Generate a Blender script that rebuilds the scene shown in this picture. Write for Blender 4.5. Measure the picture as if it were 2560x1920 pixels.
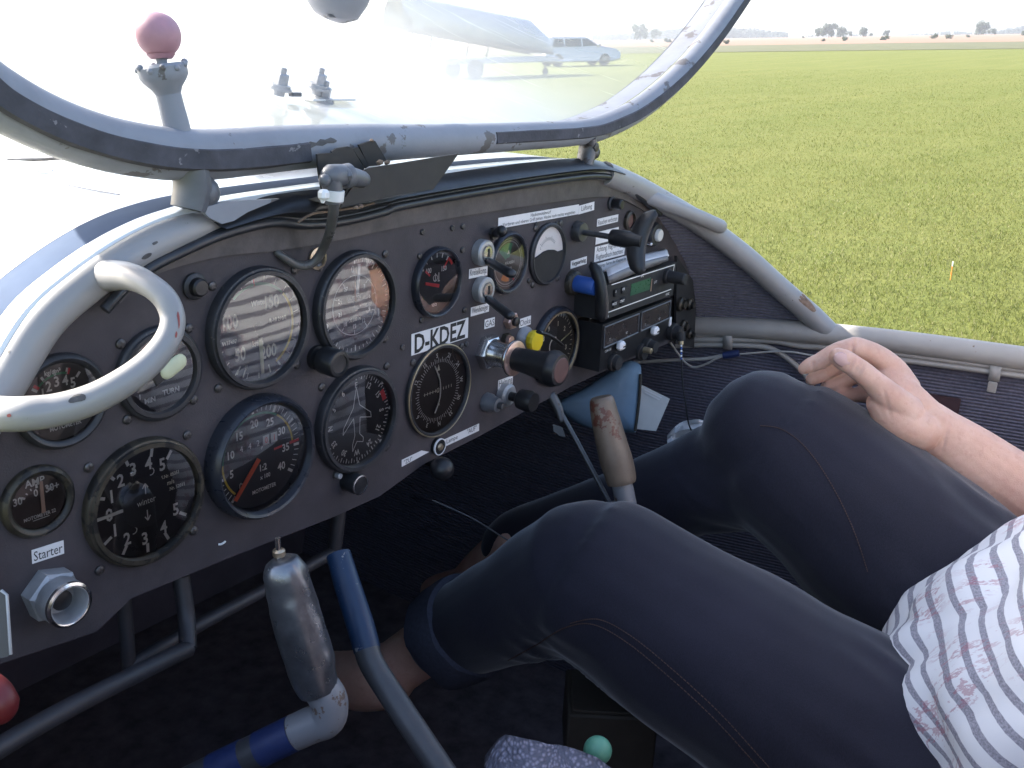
import bpy, math, random, numpy as np
from mathutils import Vector, Matrix, Euler, noise as mnoise
from mathutils.bvhtree import BVHTree

for o in list(bpy.data.objects): bpy.data.objects.remove(o)
S = bpy.context.scene
COL = S.collection
R = math.radians
random.seed(7)

# ------------------------------------------------------------------ camera
FPX = 2436.04                      # focal length in pixels of a 2560 px wide picture
CX = Vector((0.58979, -0.80743, -0.01474))       # camera right, down, forward in the world
CY = Vector((-0.27536, -0.1839, -0.94359))
CZ = Vector((0.75917, 0.56057, -0.33079))
CAM_Z = 1.25
cam_data = bpy.data.cameras.new('camera')
cam = bpy.data.objects.new('camera', cam_data); COL.objects.link(cam)
cam_data.sensor_width = 36.0
cam_data.lens = 36.0 * FPX / 2560.0
cam_data.clip_start = 0.02
cam_data.clip_end = 9000.0
cam.matrix_world = Matrix(((CX.x, -CY.x, -CZ.x, 0), (CX.y, -CY.y, -CZ.y, 0), (CX.z, -CY.z, -CZ.z, CAM_Z), (0, 0, 0, 1)))
S.camera = cam

# ------------------------------------------------------------------ sky and sun
SUN_EL, SUN_AZ = 37.0, -12.0         # azimuth: degrees to the right of the aircraft's nose (+Y)
SKY_STRENGTH, SUN_STRENGTH, EXPOSURE = 0.15, 5.0, 1.78
world = bpy.data.worlds.new('World'); S.world = world; world.use_nodes = True
wn = world.node_tree.nodes; wl = world.node_tree.links
wn.clear()
sky = wn.new('ShaderNodeTexSky'); sky.sky_type = 'NISHITA'; sky.sun_disc = False
sky.sun_elevation = R(SUN_EL); sky.sun_rotation = R(SUN_AZ)
sky.air_density = 1.0; sky.dust_density = 2.5; sky.ozone_density = 1.0
bg = wn.new('ShaderNodeBackground'); bg.inputs['Strength'].default_value = SKY_STRENGTH
wo = wn.new('ShaderNodeOutputWorld')
wl.new(sky.outputs[0], bg.inputs[0]); wl.new(bg.outputs[0], wo.inputs[0])
sun_data = bpy.data.lights.new('sun', 'SUN'); sun = bpy.data.objects.new('sun', sun_data); COL.objects.link(sun)
sun_data.energy = SUN_STRENGTH; sun_data.angle = R(0.5); sun_data.color = (1.0, 0.94, 0.84)
SUN_DIR = Vector((math.sin(R(SUN_AZ)) * math.cos(R(SUN_EL)), math.cos(R(SUN_AZ)) * math.cos(R(SUN_EL)), math.sin(R(SUN_EL))))
sun.rotation_euler = SUN_DIR.to_track_quat('Z', 'Y').to_euler()
S.view_settings.view_transform = 'Standard'; S.view_settings.look = 'None'
S.view_settings.exposure = EXPOSURE; S.view_settings.gamma = 1.0
S.view_settings.use_curve_mapping = False
S.render.engine = 'CYCLES'
S.cycles.max_bounces = 10; S.cycles.transparent_max_bounces = 16; S.cycles.diffuse_bounces = 5

# ------------------------------------------------------------------ aircraft frame
# (u, v, h): millimetres to the right, up and aft of the middle of the instrument panel
U = Vector((0.99916, 0.00168, -0.04096)).normalized()
V = Vector((0.04099, -0.0409, 0.99832)).normalized()
H = U.cross(V).normalized()
ORG = Vector((0.6399, 0.4725, CAM_Z - 0.2788))
AIR = Matrix(((U.x, V.x, H.x), (U.y, V.y, H.y), (U.z, V.z, H.z)))
MM = 0.001
def F(p): return ORG + AIR @ (Vector(p) * MM)
def FI(w): return (AIR.transposed() @ (Vector(w) - ORG)) / MM
CAMP = FI((0, 0, CAM_Z))
def RAY(px, py):                    # direction in (u, v, h) with unit depth along the lens axis
    d = CX * ((px - 1280) / FPX) + CY * ((py - 960) / FPX) + CZ
    return AIR.transposed() @ d
def P3(px, py, depth): return CAMP + RAY(px, py) * depth
def PL(px, py, h=0.0):
    d = RAY(px, py); return CAMP + d * ((h - CAMP.z) / d.z)
def PU(px, py, u):
    d = RAY(px, py); return CAMP + d * ((u - CAMP.x) / d.x)
def PV(px, py, v):
    d = RAY(px, py); return CAMP + d * ((v - CAMP.y) / d.y)
def PROJ(p):
    w = F(p) - Vector((0, 0, CAM_Z))
    z = w.dot(CZ); return (1280 + FPX * w.dot(CX) / z, 960 + FPX * w.dot(CY) / z)
def GP(px, py, z=0.0):              # point of the airfield under a picture point
    d = CX * ((px - 1280) / FPX) + CY * ((py - 960) / FPX) + CZ
    return Vector((0, 0, CAM_Z)) + d * ((z - CAM_Z) / d.z)
def WD(px, py, dist):               # world point on a picture ray at a horizontal distance
    d = CX * ((px - 1280) / FPX) + CY * ((py - 960) / FPX) + CZ
    return Vector((0, 0, CAM_Z)) + d * (dist / math.hypot(d.x, d.y))
def HX(base, end_x):                # how far a pin standing on the panel at a point must reach to end at picture x
    lo, hi = 0.0, 250.0
    for _ in range(40):
        m = (lo + hi) / 2
        if PROJ((base.x, base.y, base.z + m))[0] < end_x: lo = m
        else: hi = m
    return lo

# ------------------------------------------------------------------ materials
def newmat(name):
    m = bpy.data.materials.new(name); m.use_nodes = True
    nt = m.node_tree; nt.nodes.clear()
    out = nt.nodes.new('ShaderNodeOutputMaterial'); b = nt.nodes.new('ShaderNodeBsdfPrincipled')
    nt.links.new(b.outputs[0], out.inputs[0])
    return m, nt, b, out
def coords(nt, kind='Object'):
    return nt.nodes.new('ShaderNodeTexCoord').outputs[kind]
def noise(nt, vec, scale, detail=4.0, rough=0.6):
    n = nt.nodes.new('ShaderNodeTexNoise'); n.inputs['Scale'].default_value = scale
    n.inputs['Detail'].default_value = detail; n.inputs['Roughness'].default_value = rough
    nt.links.new(vec, n.inputs['Vector']); return n.outputs['Fac']
def ramp(nt, fac, stops):
    r = nt.nodes.new('ShaderNodeValToRGB'); e = r.color_ramp.elements
    while len(e) < len(stops): e.new(0.5)
    for k, (p, c) in enumerate(stops):
        e[k].position = p; e[k].color = c if len(c) == 4 else (*c, 1)
    nt.links.new(fac, r.inputs[0]); return r.outputs[0]
def mixc(nt, fac, a, b, kind='MIX'):
    m = nt.nodes.new('ShaderNodeMix'); m.data_type = 'RGBA'; m.blend_type = kind
    for s, v in ((m.inputs[0], fac), (m.inputs[6], a), (m.inputs[7], b)):
        if hasattr(v, 'default_value') or hasattr(v, 'is_linked'): nt.links.new(v, s)
        elif isinstance(v, (int, float)): s.default_value = v
        else: s.default_value = (*v, 1) if len(v) == 3 else v
    return m.outputs[2]
def math_n(nt, op, a, b=0.0):
    m = nt.nodes.new('ShaderNodeMath'); m.operation = op
    for s, v in ((m.inputs[0], a), (m.inputs[1], b)):
        if isinstance(v, (int, float)): s.default_value = v
        else: nt.links.new(v, s)
    return m.outputs[0]
def bump(nt, b, height, strength=0.3, dist=0.001):
    n = nt.nodes.new('ShaderNodeBump'); n.inputs['Strength'].default_value = strength
    n.inputs['Distance'].default_value = dist
    nt.links.new(height, n.inputs['Height']); nt.links.new(n.outputs[0], b.inputs['Normal'])
def mat(name, col, rough=0.5, metal=0.0, var=0.25, vscale=40.0, bmp=0.0, bscale=400.0, chips=None, chip_scale=60.0, chip_at=0.605, spec=0.5, coat=0.0, dirt=None):
    m, nt, b, _ = newmat(name)
    vec = coords(nt)
    lo = tuple(c * (1 - var) for c in col); hi = tuple(min(1, c * (1 + var)) for c in col)
    c = ramp(nt, noise(nt, vec, vscale), [(0.3, lo), (0.7, hi)])
    if dirt:
        d = ramp(nt, noise(nt, vec, vscale * 0.35, 6, 0.7), [(0.5, (0, 0, 0)), (0.75, (1, 1, 1))])
        c = mixc(nt, d, c, dirt)
    if chips:
        k = ramp(nt, noise(nt, vec, chip_scale, 5, 0.65), [(chip_at, (0, 0, 0)), (chip_at + 0.02, (1, 1, 1))])
        c = mixc(nt, k, c, chips)
    nt.links.new(c, b.inputs['Base Color'])
    rr = nt.nodes.new('ShaderNodeMapRange'); rr.inputs[3].default_value = max(0.02, rough - 0.12); rr.inputs[4].default_value = min(1, rough + 0.12)
    nt.links.new(noise(nt, vec, vscale * 2.3), rr.inputs[0]); nt.links.new(rr.outputs[0], b.inputs['Roughness'])
    b.inputs['Metallic'].default_value = metal
    b.inputs['Specular IOR Level'].default_value = spec
    b.inputs['Coat Weight'].default_value = coat
    if bmp: bump(nt, b, noise(nt, vec, bscale, 3), bmp, 0.0006)
    return m
M = {}
M['panel'] = mat('black_brown_crackle_paint', (0.054, 0.046, 0.051), 0.62, var=0.2, vscale=25, bmp=0.35, bscale=900, dirt=(0.088, 0.073, 0.076), spec=0.35)
M['flange'] = mat('brushed_brown_paint', (0.072, 0.061, 0.062), 0.55, var=0.3, vscale=60, bmp=0.3, bscale=300, dirt=(0.105, 0.085, 0.08))
M['black'] = mat('black_plastic', (0.013, 0.013, 0.015), 0.38, var=0.2, vscale=80, bmp=0.08)
M['blackmatt'] = mat('matt_black', (0.016, 0.015, 0.016), 0.7, var=0.25, vscale=50, bmp=0.2, bscale=500)
M['bezel'] = mat('bezel_black', (0.026, 0.026, 0.03), 0.45, var=0.2, vscale=120, bmp=0.12, bscale=700, chips=(0.09, 0.08, 0.075), chip_scale=220, chip_at=0.645)
M['bezelblue'] = mat('bezel_satin_blue_black', (0.022, 0.024, 0.032), 0.3, var=0.15, vscale=60)
M['bezelbrass'] = mat('worn_brass_bezel', (0.055, 0.046, 0.034), 0.45, metal=0.3, var=0.35, vscale=90, chips=(0.02, 0.018, 0.017), chip_scale=80, chip_at=0.525)
M['rim'] = mat('brass_rim', (0.35, 0.28, 0.18), 0.35, metal=0.6, var=0.3, vscale=100)
M['dial'] = mat('dial_black', (0.021, 0.020, 0.024), 0.65, var=0.1)
M['dialgrey'] = mat('dial_charcoal', (0.03, 0.029, 0.034), 0.6, var=0.1)
M['dialfaded'] = mat('dial_faded_grey', (0.085, 0.08, 0.078), 0.6, var=0.15)
M['dialbrown'] = mat('dial_brown_black', (0.035, 0.025, 0.023), 0.6, var=0.15)
M['dialpale'] = mat('dial_pale', (0.62, 0.58, 0.56), 0.5, var=0.06)
M['white'] = mat('dial_white_paint', (0.86, 0.85, 0.82), 0.6, var=0.04)
M['cream'] = mat('dial_cream_paint', (0.80, 0.77, 0.64), 0.6, var=0.05)
M['lume'] = mat('pale_luminous_paint', (0.62, 0.63, 0.42), 0.6, var=0.08)
M['green'] = mat('green_arc_paint', (0.07, 0.3, 0.16), 0.6, var=0.1)
M['yellow'] = mat('yellow_arc_paint', (0.80, 0.60, 0.06), 0.6, var=0.1)
M['red'] = mat('red_paint', (0.8, 0.06, 0.07), 0.5, var=0.1)
M['orange'] = mat('orange_red_needle_paint', (0.95, 0.15, 0.05), 0.5, var=0.06)
M['orange2'] = mat('orange_needle_paint', (0.7, 0.25, 0.04), 0.5, var=0.06)
M['beige'] = mat('beige_needle_paint', (0.62, 0.42, 0.33), 0.5, var=0.06)
M['print'] = mat('black_print', (0.02, 0.02, 0.02), 0.7, var=0.05)
M['placard'] = mat('white_placard_film', (0.74, 0.72, 0.72), 0.45, var=0.05, vscale=60)
M['creampaint'] = mat('cream_tube_paint', (0.29, 0.28, 0.277), 0.36, var=0.07, vscale=18, bmp=0.12, bscale=120, chips=(0.11, 0.09, 0.075), chip_scale=42, chip_at=0.660, dirt=(0.285, 0.27, 0.255))
M['railpaint'] = mat('greige_tube_paint', (0.36, 0.335, 0.305), 0.45, var=0.1, vscale=14, bmp=0.1, bscale=150, chips=(0.17, 0.12, 0.08), chip_scale=30, chip_at=0.675, dirt=(0.26, 0.23, 0.2))
M['canopypaint'] = mat('canopy_frame_paint', (0.235, 0.245, 0.275), 0.55, var=0.08, vscale=20, bmp=0.25, bscale=160, chips=(0.12, 0.11, 0.11), chip_scale=38, chip_at=0.60, dirt=(0.17, 0.17, 0.19))
M['seal'] = mat('worn_foam_seal', (0.06, 0.058, 0.068), 0.85, var=0.3, vscale=60, bmp=0.6, bscale=350, chips=(0.2, 0.19, 0.2), chip_scale=50, chip_at=0.645)
M['rubber'] = mat('black_rubber', (0.025, 0.026, 0.03), 0.34, var=0.25, vscale=40, bmp=0.15, bscale=200)
M['cowl'] = mat('white_gelcoat', (0.80, 0.80, 0.79), 0.25, var=0.02, vscale=5, dirt=(0.74, 0.74, 0.72), coat=0.3)
M['bluetrim'] = mat('blue_grey_trim', (0.085, 0.115, 0.18), 0.85, var=0.1, vscale=20, spec=0.08)
M['bluepad'] = mat('light_blue_vinyl', (0.15, 0.235, 0.33), 0.6, var=0.15, vscale=20, bmp=0.2, bscale=90)
M['chrome'] = mat('worn_chrome', (0.62, 0.61, 0.6), 0.22, metal=1.0, var=0.15, vscale=90, bmp=0.1, bscale=200)
M['alu'] = mat('dull_aluminium', (0.42, 0.42, 0.43), 0.46, metal=0.55, var=0.2, vscale=70, bmp=0.1, bscale=300)
M['steel'] = mat('dark_steel', (0.11, 0.11, 0.115), 0.42, metal=0.7, var=0.3, vscale=60, chips=(0.06, 0.05, 0.045), chip_scale=120, chip_at=0.585)
M['screw'] = mat('dark_screw', (0.09, 0.085, 0.085), 0.4, metal=0.7, var=0.4, vscale=300)
M['brass'] = mat('brass_fitting', (0.55, 0.43, 0.3), 0.35, metal=0.9, var=0.2, vscale=80)
M['copper'] = mat('copper_collar', (0.62, 0.42, 0.35), 0.35, metal=0.8, var=0.2, vscale=80)
M['maroon'] = mat('maroon_cap', (0.11, 0.055, 0.05), 0.5, var=0.2)
M['yellowcap'] = mat('yellow_plastic', (0.75, 0.55, 0.02), 0.4, var=0.06)
M['bluecap'] = mat('blue_plastic', (0.02, 0.075, 0.3), 0.45, var=0.1, vscale=60)
M['blacksheet'] = mat('black_painted_sheet', (0.017, 0.0165, 0.018), 0.6, var=0.2, vscale=30, bmp=0.1, bscale=300)
M['foam'] = mat('torn_foam', (0.2, 0.14, 0.10), 0.9, var=0.3, vscale=200, bmp=0.8, bscale=700)
M['greyplastic'] = mat('grey_plastic', (0.115, 0.118, 0.13), 0.4, var=0.12, vscale=60)
M['hose'] = mat('smoky_hose', (0.10, 0.095, 0.09), 0.3, var=0.25, vscale=50)
M['tie'] = mat('white_nylon', (0.75, 0.75, 0.74), 0.4, var=0.04)
M['offwhite'] = mat('off_white_sheet', (0.62, 0.61, 0.58), 0.5, var=0.06, vscale=40)
M['greybox'] = mat('grey_sheet', (0.17, 0.165, 0.17), 0.5, var=0.12, vscale=40)
M['display'] = mat('green_lcd', (0.010, 0.085, 0.045), 0.3, var=0.2, vscale=120)
M['window'] = mat('brown_display_window', (0.035, 0.028, 0.026), 0.25, var=0.1)
M['redball'] = mat('faded_red_ball', (0.42, 0.22, 0.26), 0.5, var=0.1, vscale=60, dirt=(0.45, 0.27, 0.32))
M['redhandle'] = mat('red_handle', (0.12, 0.012, 0.014), 0.45, var=0.15)
M['rust'] = mat('worn_rusty_grip', (0.17, 0.125, 0.09), 0.42, var=0.25, vscale=30, bmp=0.2, bscale=200, chips=(0.12, 0.04, 0.025), chip_scale=26, chip_at=0.56, dirt=(0.24, 0.19, 0.15))
M['whitetube'] = mat('white_chipped_tube', (0.20, 0.20, 0.21), 0.4, var=0.06, vscale=40, chips=(0.12, 0.08, 0.06), chip_scale=110, chip_at=0.585)
M['bluetube'] = mat('blue_enamel', (0.008, 0.028, 0.072), 0.4, var=0.15, vscale=40, chips=(0.2, 0.2, 0.2), chip_scale=160, chip_at=0.645)
M['greytube'] = mat('grey_enamel', (0.055, 0.055, 0.059), 0.42, var=0.15, vscale=40, bmp=0.1)
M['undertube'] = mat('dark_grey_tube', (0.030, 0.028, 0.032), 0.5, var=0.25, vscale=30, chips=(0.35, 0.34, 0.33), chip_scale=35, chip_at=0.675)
M['bluetape'] = mat('blue_tape', (0.018, 0.032, 0.11), 0.5, var=0.2, vscale=60)
M['interior'] = mat('dark_interior', (0.11, 0.093, 0.115), 0.85, var=0.3, vscale=10, bmp=0.3, bscale=80)
M['carpet'] = mat('brown_black_carpet', (0.095, 0.08, 0.09), 0.95, var=0.4, vscale=40, bmp=0.8, bscale=500)
M['cable'] = mat('dirty_white_cable', (0.42, 0.40, 0.37), 0.5, var=0.15, vscale=40)
M['paper'] = mat('white_paper', (0.72, 0.72, 0.72), 0.7, var=0.04, bmp=0.1, bscale=100)
M['greenball'] = mat('mint_green_ball', (0.13, 0.36, 0.24), 0.4, var=0.05)
M['tan'] = mat('tan_box', (0.05, 0.042, 0.032), 0.7, var=0.2, vscale=30)
M['mildew'] = mat('dark_red_label', (0.06, 0.03, 0.035), 0.6, var=0.2)

def glass_mat(name, ior, rough, tint=(0.93, 0.94, 0.95)):
    m = bpy.data.materials.new(name); m.use_nodes = True; nt = m.node_tree; nt.nodes.clear()
    out = nt.nodes.new('ShaderNodeOutputMaterial'); mx = nt.nodes.new('ShaderNodeMixShader')
    tr = nt.nodes.new('ShaderNodeBsdfTransparent'); tr.inputs[0].default_value = (*tint, 1)
    gl = nt.nodes.new('ShaderNodeBsdfGlossy'); gl.inputs['Roughness'].default_value = rough
    fr = nt.nodes.new('ShaderNodeFresnel'); fr.inputs[0].default_value = ior
    nt.links.new(fr.outputs[0], mx.inputs[0]); nt.links.new(tr.outputs[0], mx.inputs[1]); nt.links.new(gl.outputs[0], mx.inputs[2])
    nt.links.new(mx.outputs[0], out.inputs[0]); return m
M['glass'] = glass_mat('instrument_glass', 2.2, 0.015)

def perspex_mat():                  # scratched, dusty canopy: mostly clear, the dust film scatters sunlight forward
    m = bpy.data.materials.new('dusty_perspex'); m.use_nodes = True; nt = m.node_tree; nt.nodes.clear()
    out = nt.nodes.new('ShaderNodeOutputMaterial')
    tr = nt.nodes.new('ShaderNodeBsdfTransparent'); tr.inputs[0].default_value = (0.96, 0.97, 0.98, 1)
    rf = nt.nodes.new('ShaderNodeBsdfRefraction'); rf.inputs['IOR'].default_value = 1.5; rf.inputs['Roughness'].default_value = 0.7
    rf.inputs[0].default_value = (1, 1, 1, 1)
    tl = nt.nodes.new('ShaderNodeBsdfTranslucent'); tl.inputs[0].default_value = (0.55, 0.55, 0.56, 1)
    gl = nt.nodes.new('ShaderNodeBsdfGlossy'); gl.inputs['Roughness'].default_value = 0.05
    vec = coords(nt)
    n = noise(nt, vec, 7.0, 8, 0.65)
    mp = nt.nodes.new('ShaderNodeMapping'); mp.inputs['Rotation'].default_value = (0.3, 0.5, 0.7); mp.inputs['Scale'].default_value = (90, 3, 3)
    nt.links.new(vec, mp.inputs[0])
    s = noise(nt, mp.outputs[0], 3.0, 3, 0.5)
    f1 = nt.nodes.new('ShaderNodeMapRange'); f1.inputs[1].default_value = 0.3; f1.inputs[2].default_value = 0.75; f1.inputs[3].default_value = 0.36; f1.inputs[4].default_value = 0.53
    nt.links.new(n, f1.inputs[0])
    f2 = nt.nodes.new('ShaderNodeMapRange'); f2.inputs[1].default_value = 0.62; f2.inputs[2].default_value = 0.72; f2.inputs[3].default_value = 0.0; f2.inputs[4].default_value = 0.10
    nt.links.new(s, f2.inputs[0])
    sx = nt.nodes.new('ShaderNodeSeparateXYZ'); nt.links.new(vec, sx.inputs[0])
    f3 = nt.nodes.new('ShaderNodeMapRange'); f3.interpolation_type = 'SMOOTHSTEP'      # sun glare put into the film density: heavy on the left, thin to the right
    f3.inputs[1].default_value = 0.52; f3.inputs[2].default_value = 0.08; f3.inputs[3].default_value = 0.30; f3.inputs[4].default_value = 1.45
    nt.links.new(math_n(nt, 'ADD', sx.outputs[0], math_n(nt, 'MULTIPLY', math_n(nt, 'SUBTRACT', n, 0.5), 0.25)), f3.inputs[0])
    fac = math_n(nt, 'ADD', math_n(nt, 'MULTIPLY', f1.outputs[0], f3.outputs[0]), f2.outputs[0])
    dust = nt.nodes.new('ShaderNodeMixShader'); dust.inputs[0].default_value = 0.75
    df = nt.nodes.new('ShaderNodeBsdfDiffuse'); df.inputs[0].default_value = (0.45, 0.45, 0.46, 1)
    dd = nt.nodes.new('ShaderNodeAddShader'); nt.links.new(df.outputs[0], dd.inputs[0]); nt.links.new(tl.outputs[0], dd.inputs[1])
    nt.links.new(rf.outputs[0], dust.inputs[1]); nt.links.new(dd.outputs[0], dust.inputs[2])
    m1 = nt.nodes.new('ShaderNodeMixShader'); nt.links.new(fac, m1.inputs[0]); nt.links.new(tr.outputs[0], m1.inputs[1]); nt.links.new(dust.outputs[0], m1.inputs[2])
    fr = nt.nodes.new('ShaderNodeFresnel'); fr.inputs[0].default_value = 1.3
    m2 = nt.nodes.new('ShaderNodeMixShader'); nt.links.new(fr.outputs[0], m2.inputs[0]); nt.links.new(m1.outputs[0], m2.inputs[1]); nt.links.new(gl.outputs[0], m2.inputs[2])
    nt.links.new(m2.outputs[0], out.inputs[0]); return m
M['perspex'] = perspex_mat()

def ribbed_mat(name, col, axis=1, pitch=0.0042):
    m, nt, b, _ = newmat(name)
    vec = coords(nt)
    sx = nt.nodes.new('ShaderNodeSeparateXYZ'); nt.links.new(vec, sx.inputs[0])
    w = math_n(nt, 'SINE', math_n(nt, 'MULTIPLY', sx.outputs[axis], 2 * math.pi / pitch))
    w2 = math_n(nt, 'MULTIPLY', math_n(nt, 'ADD', w, 1.0), 0.5)
    lo = tuple(c * 0.42 for c in col)
    c = mixc(nt, w2, lo, col)
    c = mixc(nt, 0.5, c, ramp(nt, noise(nt, vec, 300, 4), [(0.35, tuple(x * 0.6 for x in col)), (0.7, tuple(x * 1.3 for x in col))]))
    nt.links.new(c, b.inputs['Base Color']); b.inputs['Roughness'].default_value = 0.95
    b.inputs['Sheen Weight'].default_value = 0.2
    bump(nt, b, w2, 0.9, 0.0012); return m
M['rib'] = ribbed_mat('ribbed_blue_grey_carpet', (0.15, 0.145, 0.195), pitch=0.0038)

# ------------------------------------------------------------------ mesh builder
_font = {}
def glyphs(s, bold=False):
    k = (s, bold)
    if k in _font: return _font[k]
    c = bpy.data.curves.new('t', 'FONT'); c.body = s; c.size = 1.0; c.align_x = 'CENTER'; c.align_y = 'CENTER'; c.resolution_u = 2
    if bold: c.offset = 0.026
    o = bpy.data.objects.new('t', c); COL.objects.link(o)
    dg = bpy.context.evaluated_depsgraph_get(); me = bpy.data.meshes.new_from_object(o.evaluated_get(dg))
    v = [tuple(x.co) for x in me.vertices]; f = [tuple(p.vertices) for p in me.polygons]
    bpy.data.objects.remove(o); bpy.data.curves.remove(c); bpy.data.meshes.remove(me)
    if v:
        ys = [a[1] for a in v]; xs = [a[0] for a in v]
        cy = (max(ys) + min(ys)) / 2; cx = (max(xs) + min(xs)) / 2
        v = [(a[0] - cx, a[1] - cy, 0) for a in v]
    _font[k] = (v, f); return v, f

def smooth_path(pts, n=6, closed=False):
    P = [Vector(p) for p in pts]; out = []; m = len(P)
    rng = range(m if closed else m - 1)
    for i in rng:
        if closed: p0, p1, p2, p3 = P[i - 1], P[i], P[(i + 1) % m], P[(i + 2) % m]
        else: p0, p1, p2, p3 = P[max(i - 1, 0)], P[i], P[i + 1], P[min(i + 2, m - 1)]
        for k in range(n):
            t = k / n
            out.append(0.5 * ((2 * p1) + (p2 - p0) * t + (2 * p0 - 5 * p1 + 4 * p2 - p3) * t * t + (3 * p1 - p0 - 3 * p2 + p3) * t ** 3))
    if not closed: out.append(P[-1])
    return out
def frame_of(d, hint=None):
    d = Vector(d).normalized()
    a = Vector(hint) if hint is not None else (Vector((0, 1, 0)) if abs(d.y) < 0.9 else Vector((1, 0, 0)))
    x = a.cross(d)
    if x.length < 1e-6: x = Vector((1, 0, 0)).cross(d)
    x.normalize(); y = d.cross(x).normalized()
    return x, y, d

class MB:
    def __init__(s, scale=MM, off=(0, 0, 0)): s.v = []; s.f = []; s.k = scale; s.o = Vector(off)
    def add(s, vs, fs):
        b = len(s.v); s.v += [Vector(p) for p in vs]; s.f += [tuple(i + b for i in f) for f in fs]; return s
    def box(s, c, size, rot=None, ch=0.0):
        c = Vector(c); a, b, d = (x / 2 for x in size)
        if ch <= 0:
            vs = [Vector((x * a, y * b, z * d)) for x in (-1, 1) for y in (-1, 1) for z in (-1, 1)]
            fs = [(0, 1, 3, 2), (4, 6, 7, 5), (0, 4, 5, 1), (2, 3, 7, 6), (0, 2, 6, 4), (1, 5, 7, 3)]
        else:
            vs = []; idx = {}; h = (a, b, d)
            for sx in (-1, 1):
                for sy in (-1, 1):
                    for sz in (-1, 1):
                        for ax in range(3):
                            p = [sx * (a - ch), sy * (b - ch), sz * (d - ch)]; p[ax] = (sx, sy, sz)[ax] * h[ax]
                            idx[(sx, sy, sz, ax)] = len(vs); vs.append(Vector(p))
            fs = []
            for ax in range(3):
                o1, o2 = [i for i in range(3) if i != ax]
                for sg in (-1, 1):
                    q = []
                    for (p, r) in ((-1, -1), (1, -1), (1, 1), (-1, 1)):
                        t = [0, 0, 0]; t[ax] = sg; t[o1] = p; t[o2] = r; q.append(idx[(*t, ax)])
                    fs.append(tuple(q))
            for ax in range(3):
                o1, o2 = [i for i in range(3) if i != ax]
                for p in (-1, 1):
                    for r in (-1, 1):
                        t = [0, 0, 0]; t[o1] = p; t[o2] = r; t2 = list(t); t[ax] = -1; t2[ax] = 1
                        fs.append((idx[(*t, o1)], idx[(*t2, o1)], idx[(*t2, o2)], idx[(*t, o2)]))
            for sx in (-1, 1):
                for sy in (-1, 1):
                    for sz in (-1, 1): fs.append(tuple(idx[(sx, sy, sz, ax)] for ax in range(3)))
        if rot is not None: vs = [rot @ p for p in vs]
        return s.add([c + p for p in vs], fs)
    def tube(s, pts, r, seg=12, n=6, closed=False, caps=True, hint=None, ell=1.0, round_end=False):
        P = smooth_path(pts, n, closed) if n > 1 else [Vector(p) for p in pts]
        m = len(P)
        if callable(r): rr = [r(i / (m - 1)) for i in range(m)]
        elif isinstance(r, (list, tuple)):
            rr = [float(np.interp(i / (m - 1) * (len(r) - 1), range(len(r)), r)) for i in range(m)]
        else: rr = [r] * m
        if round_end and not closed:
            t0 = (P[0] - P[1]).normalized(); t1 = (P[-1] - P[-2]).normalized()
            pre = [P[0] + t0 * rr[0] * c for c in (0.97, 0.8, 0.5)]; post = [P[-1] + t1 * rr[-1] * c for c in (0.5, 0.8, 0.97)]
            P = pre + P + post; rr = [rr[0] * c for c in (0.24, 0.6, 0.866)] + rr + [rr[-1] * c for c in (0.866, 0.6, 0.24)]; m = len(P)
        vs = []; x = None
        for i in range(m):
            a = P[i - 1] if (i > 0 or closed) else P[i]; b = P[(i + 1) % m] if (i < m - 1 or closed) else P[i]
            d = (b - a)
            d = d.normalized() if d.length > 1e-9 else Vector((0, 0, 1))
            if x is None: x, y, _ = frame_of(d, hint)
            else:
                x = (x - d * x.dot(d)).normalized(); y = d.cross(x).normalized()
            for k in range(seg):
                t = 2 * math.pi * k / seg
                vs.append(P[i] + x * (rr[i] * math.cos(t)) + y * (rr[i] * ell * math.sin(t)))
        fs = []
        for i in range(m if closed else m - 1):
            j = (i + 1) % m
            for k in range(seg):
                k2 = (k + 1) % seg; fs.append((i * seg + k, i * seg + k2, j * seg + k2, j * seg + k))
        if caps and not closed: fs += [tuple(reversed(range(seg))), tuple((m - 1) * seg + k for k in range(seg))]
        return s.add(vs, fs)
    def lathe(s, prof, c=(0, 0, 0), axis=(0, 0, 1), seg=32, caps=True, hint=None, closed=False):
        x, y, d = frame_of(axis, hint); c = Vector(c); vs = []; n = len(prof)
        for r, z in prof:
            for k in range(seg):
                t = 2 * math.pi * k / seg; vs.append(c + x * (r * math.cos(t)) + y * (r * math.sin(t)) + d * z)
        fs = []
        for i in range(n if closed else n - 1):
            j = (i + 1) % n
            for k in range(seg):
                k2 = (k + 1) % seg; fs.append((i * seg + k, i * seg + k2, j * seg + k2, j * seg + k))
        if caps and not closed: fs += [tuple(reversed(range(seg))), tuple((n - 1) * seg + k for k in range(seg))]
        return s.add(vs, fs)
    def ball(s, c, r, seg=20, rings=12, sq=(1, 1, 1)):
        c = Vector(c); vs = [c + Vector((0, 0, r * sq[2]))]
        for i in range(1, rings):
            a = math.pi * i / rings
            for k in range(seg):
                t = 2 * math.pi * k / seg
                vs.append(c + Vector((r * sq[0] * math.sin(a) * math.cos(t), r * sq[1] * math.sin(a) * math.sin(t), r * sq[2] * math.cos(a))))
        vs.append(c - Vector((0, 0, r * sq[2]))); fs = []
        for k in range(seg): fs.append((0, 1 + k, 1 + (k + 1) % seg))
        for i in range(rings - 2):
            for k in range(seg):
                a = 1 + i * seg + k; b = 1 + i * seg + (k + 1) % seg; fs.append((a, a + seg, b + seg, b))
        L = len(vs) - 1; o = 1 + (rings - 2) * seg
        for k in range(seg): fs.append((L, o + (k + 1) % seg, o + k))
        return s.add(vs, fs)
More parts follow.
